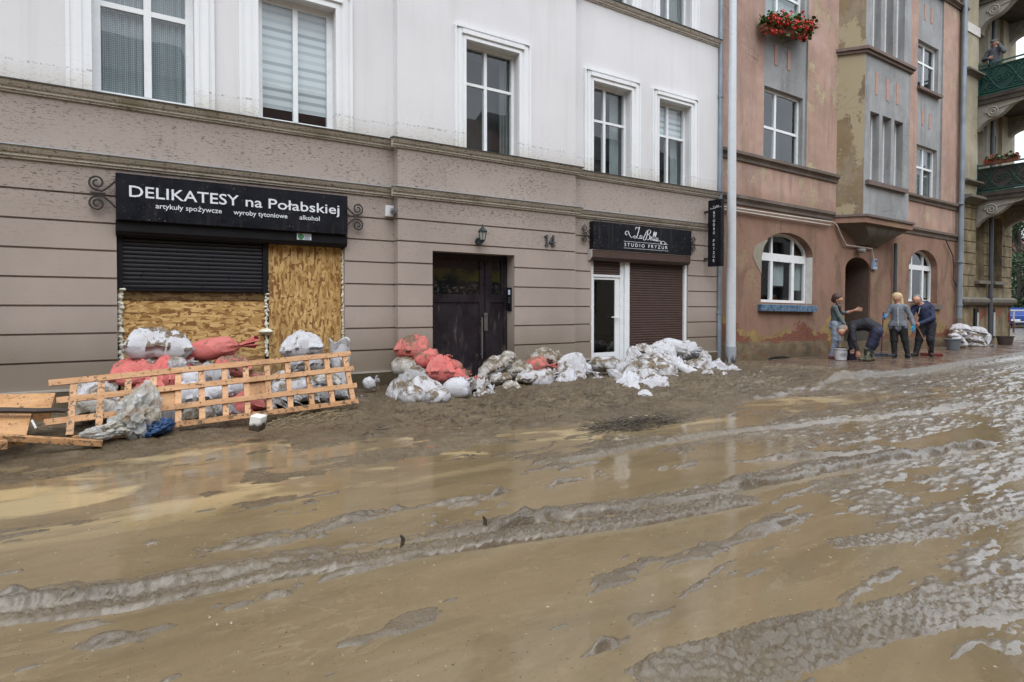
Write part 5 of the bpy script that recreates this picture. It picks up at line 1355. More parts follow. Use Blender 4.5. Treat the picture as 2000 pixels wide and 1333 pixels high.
sd = thing('shop_door', 'narrow white framed glass shop door under a short brown shutter', 'door', (W(1185,600,.12)[0], .12, 0))
YQ = .10; sxp = lambda p: W(p,600,YQ)[0]; szp = lambda y: W(1185,y,YQ)[1]
mb = MB(); dtop = szp(542)
mb.box(RS[0]+.002, sxp(1157.5), YQ-.02, YQ+.06, -.1, bz0); mb.box(sxp(1210), sxp(1216.5), YQ-.02, YQ+.06, -.1, bz0); mb.box(sxp(1157.5), sxp(1210), YQ-.02, YQ+.06, dtop, dtop+.05)
mb.build('door_frame', M['pvc'], sd)
MB().box(sxp(1217), sxp(1225.5), YQ-.06, YQ+.06, .05, bz0).build('door_post', M['pvc'], sd)
mb = MB(); a, b = sxp(1157.5)+.003, sxp(1210)-.003; t0, t1 = szp(697), szp(688.5)
mb.box(a,a+.03,YQ,YQ+.05,t1,dtop-.004); mb.box(sxp(1201),b,YQ,YQ+.05,-.05,dtop-.004); mb.box(a+.03,sxp(1201),YQ,YQ+.05,dtop-.05,dtop-.004); mb.box(a,sxp(1201),YQ,YQ+.05,t0,t1); mb.box(a,a+.05,YQ,YQ+.05,-.05,t0); mb.box(a+.05,sxp(1201),YQ+.012,YQ+.045,-.05,t0)
lf = mb.build('door_leaf', M['pvc'], sd)
MB().box(a+.03, sxp(1201), YQ+.02, YQ+.03, t1, dtop-.05).build('pane', M['glass_dark'], lf)
mb = MB(); mb.box(a, b, YQ+1.2, YQ+1.25, -.1, bz0); mb.box(a-.05, a, YQ+.07, YQ+1.2, -.1, bz0); mb.box(b, b+.05, YQ+.07, YQ+1.2, -.1, bz0); mb.box(a,b,YQ+.07,YQ+1.2,-.1,.02); mb.box(a,b,YQ+.07,YQ+1.2,bz0-.02,bz0)
mb.build('interior', M['room'], lf)
MB().tube([(sxp(1206),YQ,szp(621)),(sxp(1206),YQ-.05,szp(621)),(sxp(1192),YQ-.05,szp(620))],.013,8).build('handle', M['pvc'], lf)
slats(sxp(1157.6), sxp(1209.9), dtop+.051, bz0+.01, YQ-.005, .052, M['brown'], sd)
# hanging sign seen edge-on to the wall
def solve_plane():
    best = None
    for X in np.arange(10.6, 12.4, .02):
        y1 = AX(1382.5,450,X)[0]; y2 = AX(1408,450,X)[0]
        if best is None or abs(y1+.14) < best[0]: best = (abs(y1+.14), X, y1, y2)
    return best[1:]
XV, yw, yo = solve_plane()
tv = .11
vz1, vz0 = AX(1382,393,XV)[1], AX(1382,521.5,XV)[1]
vs_ = thing('hanging_sign', 'narrow black upright sign with stacked white letters at the corner of the pale building', 'sign', (XV, (yw+yo)/2, vz0))
MB().cbox(XV, XV+tv, yo, yw, vz0, vz1, .006).build('sign_panel', M['sign'], vs_)
for z in (vz1-.24, vz0+.18): MB().box(XV+.03, XV+.07, yw, -.001, z-.025, z+.025).build('wall_bracket', M['iron'], vs_)
ys_ = [415,430,444.5,459,472,483.5, None, 492-22+29,  506-0-1+0, 0]
lets = 'STUDIO FRYZUR'; vtop, vbot = AX(1394,411,XV)[1], AX(1394,512,XV)[1]
k = 0
for i, ch in enumerate(lets):
    if ch == ' ': continue
    zz = vtop + (vbot-vtop)*(i+1)/13*1.0 ; chh = (vtop-vbot)/13*.68
    yc = AX(1394.5,460,XV)[0]; wd_ = chh*(.35 if ch == 'I' else .8)*.9
    if ch == 'I': wd_ = .02
    text_obj(ch, (XV, yc+wd_/2, zz), (0,-1,0), (0,0,1), wd_, chh, .003, M['letter'], vs_, name='letter', bold=.002)
strokes(LA, (XV, yw-.13-.0, vz1-.20), (0,-1,.12), (0,0,1), (yw-yo)/12.5, .12, (-1,0,0), M['letter'], vs_, 'script_lettering')
# ---- pipes, cables, lamp post
def pipe(label, pts, r, mat, joints=(), n=12, name='downpipe', cat='pipe'):
    mb = MB(); mb.tube(pts, r, n); o = mb.build(name, M[mat], None, 50)
    for z in joints:
        MB().lathe([(r*1.02,-.03),(r*1.28,-.03),(r*1.28,.03),(r*1.02,.03)], (pts[0][0],pts[0][1],z), n).build('pipe_collar', M[mat], o)
    return tag(o, label, cat)
M['zinc'] = plain('zinc_pipe', (.24,.285,.33), .38, metal=.25, var=.2, sc=2)
M['pipe_dark'] = plain('dark_pipe', (.06,.068,.08), .45)
M['galv'] = plain('galvanised_pole', (.60,.64,.68), .35, .5, metal=.1, var=.05)
xp = W(1402.5,300,.02)[0]
pipe('thin grey downpipe at the corner between the pale and pink houses', [(xp,-.04,.0),(xp,-.04,11.3)], .055, 'zinc', (1.2,3.4,6.2,8.6))
xz = W(1874,500,-.08)[0]
pipe('blue grey zinc downpipe between the pink and yellow houses', [(xz-.03,-.10,W(1872,621,-.1)[1]),(xz+.05,-.10,5.),(xz+.2,-.10,15.4)], .085, 'zinc', (1.4,2.9,4.9))
pipe('rusty foot of the zinc downpipe standing in the pavement', [(xz-.03,-.10,-.05),(xz-.03,-.10,W(1872,621,-.1)[1]-.02)], .10, 'course', name='pipe_foot')
xq = W(1745,560,0)[0]
pipe('dark drainpipe under the oriel bay beside the arched doorway', [(xq,-.05,.1),(xq,-.05,W(1745,476,0)[1])], .05, 'pipe_dark', (1.3,))
xr_ = W(1932.5,400,-.05)[0]
pipe('black drainpipe running down behind the balconies of the yellow house', [(xr_,-.12,-.05),(xr_,-.12,14)], .07, 'pipe_dark', (1.7,4.6))
def conduit(pts, r, label):
    return tag(MB().tube([(*[W(x,y,-.03)[0]], -.03, W(x,y,-.03)[1]) for x,y in pts], r, 6).build('cable_conduit', plain('pale_conduit',(.50,.47,.43),.5), None, 50), label, 'cable', 'cable conduits on the pink house')
conduit([(1411,404),(1440,407),(1500,416),(1560,425),(1626,434),(1634,440),(1643,460),(1652,479),(1680,483),(1703,486),(1707,512)], .021, 'upper pale conduit crossing the pink house to the blue number plate')
conduit([(1411,409),(1440,412.5),(1500,422),(1560,431),(1622,440.5)], .019, 'lower pale conduit stopping short below the oriel bay')
tag(MB().tube([(W(x,y,-.02)[0],-.02,W(x,y,-.02)[1]) for x,y in [(1847,468),(1852,480),(1861,500),(1863,525),(1862,545),(1868,560),(1877,570)]], .018, 6).build('loose_cable', M['iron'], None, True), 'thin dark cable sagging down the pink wall near the zinc downpipe', 'cable')
np_ = thing('number_plate', 'small pale blue plate numbered 12 beside the arched doorway', 'sign', (W(1709,515,0)[0],0,W(1709,527,0)[1]))
a, b = W(1705,516,-.02)[0], W(1713,516,-.02)[0]; z0, z1 = W(1709,527,-.02)[1], W(1709,506,-.02)[1]
MB().cbox(a,b,-.03,.04,z0,z1,.008).build('plate', flat('pale_blue_plate',(.33,.43,.58),.35), np_)
text_obj('12', (a+.03,-.03,z0+.10), (1,0,0), (0,0,1), b-a-.06, .14, .004, flat('deep_blue',(.03,.05,.16),.4), np_, name='digit', bold=.004)
MB().box(a+.015,b-.015,-.034,-.0305,z1-.09,z1-.03).build('street_name_band', M['deep_blue'], np_)
bl_ = MB(); q = W(1682,490,-.08); bl_.lathe([(.001,-.075),(.09,-.06),(.125,-.02),(.13,.02),(.11,.05),(.001,.055)],(q[0],-.09,q[1]),16,1.15,.8); bo = bl_.build('porch_lamp', plain('grey_porch_lamp',(.26,.27,.26),.4), None, True); tag(bo, 'oval grey porch lamp above the arched doorway of the pink house', 'lamp')
pxy = G(1427,712,.0); lp = thing('lamp_post', 'tall pale grey steel lamp post standing in mud before the pink house', 'lamp post', (pxy[0],pxy[1],0))
dp_ = math.hypot(pxy[0], pxy[1]+CAM_D); k_ = 14.3/1190
pole = MB(); pole.tube([(pxy[0],pxy[1],-.2),(pxy[0],pxy[1],W(1427,676,pxy[1])[1]),(pxy[0],pxy[1],9.6)], [.113,.111,.078], 24); pole.build('pole', M['galv'], lp, True)
sl_m = NM('painted_sleeve', .45, .5); z_ = sl_m.xyz()[2]
sl_m.set('Base Color', sl_m.mix(sl_m.m('MULTIPLY', sl_m.mr(sl_m.noise(1,4,.7,sl_m.map((16,16,6))),.45,.55), sl_m.mr(z_,.32,.1)), (.33,.36,.41), (.06,.048,.035)))
MB().tube([(pxy[0],pxy[1],-.2),(pxy[0],pxy[1],W(1427,677,pxy[1])[1])], .122, 24).build('sleeve', sl_m.mat, lp, True)
hd = MB(); hd.tube([(pxy[0],pxy[1],9.55),(pxy[0],pxy[1]-.3,9.95),(pxy[0],pxy[1]-1.1,10.05)],.05,10); hd.cbox(pxy[0]-.15,pxy[0]+.15,pxy[1]-1.7,pxy[1]-1.0,9.98,10.12,.03); hd.build('lamp_head', M['galv'], lp)
# ---- geraniums on the pink house and the lower balcony
def plants(name, label, c0, c1, w, h, leafm, nl, blooms, seed, group=None, hang=.35, box='terracotta'):
    rr = random.Random(seed); c0, c1 = Vector(c0), Vector(c1); t = thing(name, label, 'flower box', (c0+c1)/2, group)
    d = (c1-c0).normalized(); sd_ = Vector((d.y,-d.x,0))
    b = MB(); b.bar(c0, c1, w, .16); b.build('planter', flat(box, (.20,.075,.045), .7), t)
    lv = MB()
    for _ in range(nl):
        u = rr.random(); r = rr.gauss(0,.42); p = c0.lerp(c1,u) + sd_*(rr.gauss(.05,.10)) + Vector((0,0,h*(.5+.45*rr.gauss(0,.5)) - hang*max(0,rr.gauss(0,.5))))
        s = rr.uniform(.03,.065); a = Euler((rr.uniform(-1,1),rr.uniform(-1,1),rr.uniform(0,6.28))).to_matrix()
        lv.add([tuple(p+a@Vector(q)*s) for q in ((-1,0,0),(-.5,-.8,.15),(.5,-.8,.15),(1,0,0),(.5,.8,.15),(-.5,.8,.15))],[(0,1,2,3,4,5)])
    lv.build('foliage', flat(*leafm), t)
    if blooms:
        bm_ = MB()
        for _ in range(blooms):
            u = rr.random(); p = c0.lerp(c1,u)+sd_*(rr.gauss(.12,.09))+Vector((0,0,h*(.55+.5*rr.gauss(0,.5))-hang*max(0,rr.gauss(0,.7))))
            for _k in range(9):
                q = p+Vector((rr.gauss(0,.035),rr.gauss(0,.035),rr.gauss(0,.03))); s = rr.uniform(.016,.03); a = Euler((rr.uniform(-2,2),rr.uniform(-2,2),0)).to_matrix()
                bm_.add([tuple(q+a@Vector(e)*s) for e in ((-1,-.4,0),(0,-1,.3),(1,-.4,0),(.6,.8,.2),(-.6,.8,.2))],[(0,1,2,3,4)])
        bm_.build('blossom', flat('geranium_red',(.55,.022,.012),.5), t)
    return t
gz = W(1494,62,-.2)[1]
plants('flower_box', 'window box overflowing with red geraniums on the pink house', (W(1494,40,-.22)[0],-.16,W(1494,56,-.16)[1]), (W(1582,60,-.22)[0],-.16,W(1582,72,-.16)[1]-.0), .2, .36, ('geranium_leaf',(.06,.13,.03),.6), 1100, 105, 5, hang=.20)
bzz = W(1906,325)[1]+.03
plants('flower_box', 'brown planter with sparse green plants on the lower balcony rail', (bx0-.1,YC-.25,bzz+.02), (bx0-.1,YC-1.25,bzz+.02), .18, .2, ('dull_leaf',(.07,.11,.05),.6), 160, 6, 8, hang=.05)
# ------------------------------------------------------------------ sandbags
def bag_mat(name, base, lo, hi, top):
    n = NM(name, .55, .3)
    off = n.n('VectorMath', operation='ADD'); n._in(off.inputs[0], n.oc()); n._in(off.inputs[1], n.n('CombineXYZ').outputs[0])
    cx = off.inputs[1].links[0].from_node; n._in(cx.inputs[0], n.m('MULTIPLY', n.rnd(), 37.)); n._in(cx.inputs[1], n.m('MULTIPLY', n.rnd(), 11.))
    v = off.outputs[0]
    c = n.mix(n.mr(n.noise(5,4,v=v),.3,.7), tuple(q*.9 for q in base), base)
    k = n.m('ADD', n.noise(5, 6, .68, v, .6), n.m('MULTIPLY', n.m('MAXIMUM', n.nz(), 0), top))
    f = n.mr(k, lo, hi)
    mudc = n.mix(n.mr(n.noise(9,4,v=v),.35,.65), (.115,.088,.055), (.215,.17,.115))
    fl = n.m('MULTIPLY', n.mr(n.noise(3, 4, .6, v), .3, .75), .32)
    c = n.mix(fl, c, (.36,.31,.25))
    c = n.mix(f, c, mudc)
    crk = n.mr(n.noise(17, 4, .7, v, .8), .63, .68)
    c = n.mix(n.m('MULTIPLY', crk, .75), c, (.06,.048,.034))
    n.set('Base Color', c); n.set('Roughness', n.mr(f, 0, 1, .72, .45)); n.set('Specular IOR Level', .2)
    w = n.n('TexWave'); n._in(w.inputs[0], v); w.inputs['Scale'].default_value = 40; w.inputs['Distortion'].default_value = 1.5
    n.bump(n.m('ADD', n.m('MULTIPLY', n.noise(11, 6, .7, v, .7), 1.0), n.m('ADD', n.m('MULTIPLY', f, .25), n.m('MULTIPLY', w.outputs[1], .05))), .6, .03)
    return n.mat
BW = (.60,.61,.655); BR = (.66,.16,.15)
M['w0'] = bag_mat('white_bag_clean', BW, .60, .65, .06); M['w1'] = bag_mat('white_bag_muddy', BW, .51, .63, .10); M['w2'] = bag_mat('white_bag_caked', (.60,.59,.57), .47, .65, .12)
M['wcap'] = bag_mat('white_bag_mud_cap', BW, .74, .80, .36)
M['g1'] = bag_mat('grey_bag', (.40,.41,.44), .58, .64, .12)
M['r0'] = bag_mat('coral_bag_clean', BR, .63, .68, .06); M['r1'] = bag_mat('coral_bag_muddy', BR, .53, .63, .10)
def bag_shape(kind, L, Wd, Hh, seed):
    if kind in ('pillow', 'slump'):
        n, m = 46, 34
        s, t = np.meshgrid(np.linspace(-1,1,n), np.linspace(-1,1,m), indexing='ij')
        prof = np.clip((1-np.abs(s)**(3.2 if kind == 'pillow' else 2.2))*(1-np.abs(t)**(2.6 if kind == 'pillow' else 2.0)), 0, 1)**.52
        x = L/2*s*(1-.10*(1-t*t)); y = Wd/2*t*(1-.16*(1-s*s))
        wr = np.sin(t*9+3*fbm(s*1.5,t*2,2,seed))*np.abs(s)**3*.022 + np.sin(s*7+4*fbm(s*2,t*1.5,2,seed+4))*np.abs(t)**4*.02
        lump = .20*fbm(s*1.5+seed, t*1.6, 3, seed+1) + .07*fbm(s*5, t*5, 3, seed+2)
        crease = -.13*Hh*np.exp(-(fbm(s*1.7, t*2.2, 3, seed+8)/.06)**2) - .09*Hh*np.exp(-(fbm(s*3.4+t, t*4.2-s, 3, seed+12)/.07)**2)
        zt = Hh*.58*prof*(1+lump*1.6) + (wr+crease)*(.2+prof)
        zb = -Hh*.48*prof*(1+lump)
        edge = .025*fbm(s*4,t*4,3,seed+6) - Hh*(.30*np.abs(s)**2.2 + .16*np.abs(t)**2)*(.7+.6*math.sin(seed)) + .10*Hh
        V = np.concatenate([np.stack([x,y,zt+edge],2).reshape(-1,3), np.stack([x,y,zb+edge],2).reshape(-1,3)])
        I = np.arange(n*m).reshape(n,m)
        top = np.stack([I[:-1,:-1],I[1:,:-1],I[1:,1:],I[:-1,1:]],2).reshape(-1,4); bot = top[:,::-1]+n*m
        rim = [np.stack([I[:-1,0],I[:-1,0]+n*m,I[1:,0]+n*m,I[1:,0]],1), np.stack([I[1:,-1],I[1:,-1]+n*m,I[:-1,-1]+n*m,I[:-1,-1]],1), np.stack([I[0,1:],I[0,1:]+n*m,I[0,:-1]+n*m,I[0,:-1]],1), np.stack([I[-1,:-1],I[-1,:-1]+n*m,I[-1,1:]+n*m,I[-1,1:]],1)]
        return V, np.concatenate([top,bot]+rim)
    if kind == 'sheet':
        n, m = 44, 30
        s, t = np.meshgrid(np.linspace(-1,1,n), np.linspace(-1,1,m), indexing='ij')
        q = fbm(s*1.3,t*1.3,3,seed)
        x = L/2*s*(1+.25*fbm(t*2,s*0,3,seed+1)) ; y = Wd/2*t*(1+.5*fbm(s*2.4,t*0,3,seed+2))*(1-.5*s**4)
        z = Hh*(np.abs(fbm(s*1.6,t*2.4,3,seed+3))*1.5 - .2 - .45*(np.abs(s)**4+np.abs(t)**4) + .16*fbm(s*5,t*6,3,seed+4))
        V = np.concatenate([np.stack([x,y,z],2).reshape(-1,3), np.stack([x,y,z-.012],2).reshape(-1,3)])
        I = np.arange(n*m).reshape(n,m); top = np.stack([I[:-1,:-1],I[1:,:-1],I[1:,1:],I[:-1,1:]],2).reshape(-1,4)
        rim = [np.stack([I[:-1,0],I[:-1,0]+n*m,I[1:,0]+n*m,I[1:,0]],1), np.stack([I[1:,-1],I[1:,-1]+n*m,I[:-1,-1]+n*m,I[:-1,-1]],1)]
        return V, np.concatenate([top, top[:,::-1]+n*m]+rim)
    # tied neck, or upright open sack
    n, m = 56, 44
    u = np.linspace(0,1,n)[:,None]*np.ones((1,m)); a = np.linspace(0,2*np.pi,m,endpoint=False)[None,:]*np.ones((n,1))
    ca, sa = np.cos(a), np.sin(a); xp_ = lambda v, e: np.sign(v)*np.abs(v)**e
    if kind == 'tied':
        body = np.clip(1-np.abs((u-.36)/np.where(u < .36, .3601, .40))**2.6, 0, 1)**.5
        neck = np.interp(u, [0,.60,.74,.79,.86,.94,1], [0,1,.16,.13,.30,.52,.66])
        r = np.where(u < .36, body, np.minimum(np.where(u < .74, np.maximum(body, .15), 9), np.where(u < .66, 9, neck)))
        ruff = sstep(.60,.80,u)*(.22*np.sin(a*7+seed)+.16*np.sin(a*11+seed*2))*(.4+u) + .10*sstep(.42,.72,u)*np.sin(a*13+seed)
        r = r*(1+ruff) * (1+.10*fbm(u*4, ca*1.5+sa, 3, seed+1) + .05*fbm(u*9, a*2.2*np.abs(np.sin(a/2)), 3, seed+2))
        x = (u-.40)*L*1.15 + .05*L*sstep(.8,1,u)*np.sin(a*5+seed); flat_ = 1-.35*sstep(.75,1,u)
        y = Wd/2*r*xp_(ca,.85); z = Hh/2*r*xp_(sa,.85)*flat_ + .14*Hh*sstep(.7,1,u)*math.sin(seed)
        z = np.where(z < 0, z*.82, z)
    else:
        r = np.interp(u, [0,.03,.12,.5,.86,.9,.94,1], [.02,.55,.92,1,.93,1.0,1.05,.90])*(1+.05*fbm(u*5,ca*2+sa,3,seed)+.10*sstep(.8,1,u)*np.sin(a*5+seed))
        x = Wd/2*r*ca; y = L/2*r*sa; z = Hh*(u-.5) + .05*sstep(.8,1,u)*np.sin(a*3+seed) - .12*sstep(.95,1,u)
        r2 = 1
        V = np.stack([x,y,z],2).reshape(-1,3)
        I = np.arange(n*m).reshape(n,m); J = np.roll(I,-1,1)
        F_ = np.stack([I[:-1],J[:-1],J[1:],I[1:]],2).reshape(-1,4)
        V = np.concatenate([V, [[0,0,Hh*.40]]]); top = np.stack([I[-1],J[-1],np.full(m,n*m),np.full(m,n*m)],1)
        return V, np.concatenate([F_, top[:, [0,1,2,2]]])
    V = np.stack([x,y,z],2).reshape(-1,3)
    I = np.arange(n*m).reshape(n,m); J = np.roll(I,-1,1)
    return V, np.stack([I[:-1],J[:-1],J[1:],I[1:]],2).reshape(-1,4)
_bag_n = [0]
def bag_mesh_obj(V, Fq, mat, name='sandbag'):
    me = bpy.data.meshes.new(name); fs = [tuple(dict.fromkeys(map(int,f))) for f in Fq]; fs = [f for f in fs if len(f) > 2]
    me.from_pydata([tuple(map(float,v)) for v in V], [], fs); me.materials.append(mat)
    bm = bmesh.new(); bm.from_mesh(me); bmesh.ops.remove_doubles(bm, verts=bm.verts, dist=.0005); bmesh.ops.recalc_face_normals(bm, faces=bm.faces); bm.to_mesh(me); bm.free()
    me.polygons.foreach_set('use_smooth', [True]*len(me.polygons)); me.update()
    return link(name, me)
def bag(px, py, Y, lpx, wm_, hpx, yaw, tilt, kind, mat, label, group, roll=0, name='sandbag', cat='sandbag'):
    """centre pixel on the plane Y; length and height given as seen, yaw relative to the line of sight"""
    _bag_n[0] += 1
    X, Zc = W(px, py, Y); az = math.atan2(X, Y+CAM_D); dist = (Y+CAM_D)*math.cos(az-PHI)/math.cos(az)
    m = dist/F_PX
    V, Fq = bag_shape(kind, lpx*m, wm_, hpx*m, _bag_n[0]*13+5)
    o = bag_mesh_obj(V, Fq, M[mat], name)
    o.location = (X, Y, Zc); o.rotation_euler = Euler((R(roll), -R(tilt), -az + R(yaw)), 'XYZ')
    return tag(o, label, cat, group)
LG, DG, MG, RG, FG = 'sandbags behind the fallen lattice', 'sandbags left of the house door', 'sandbags between the two doors', 'sandbags at the hairdresser front', 'sandbags by the zinc downpipe'
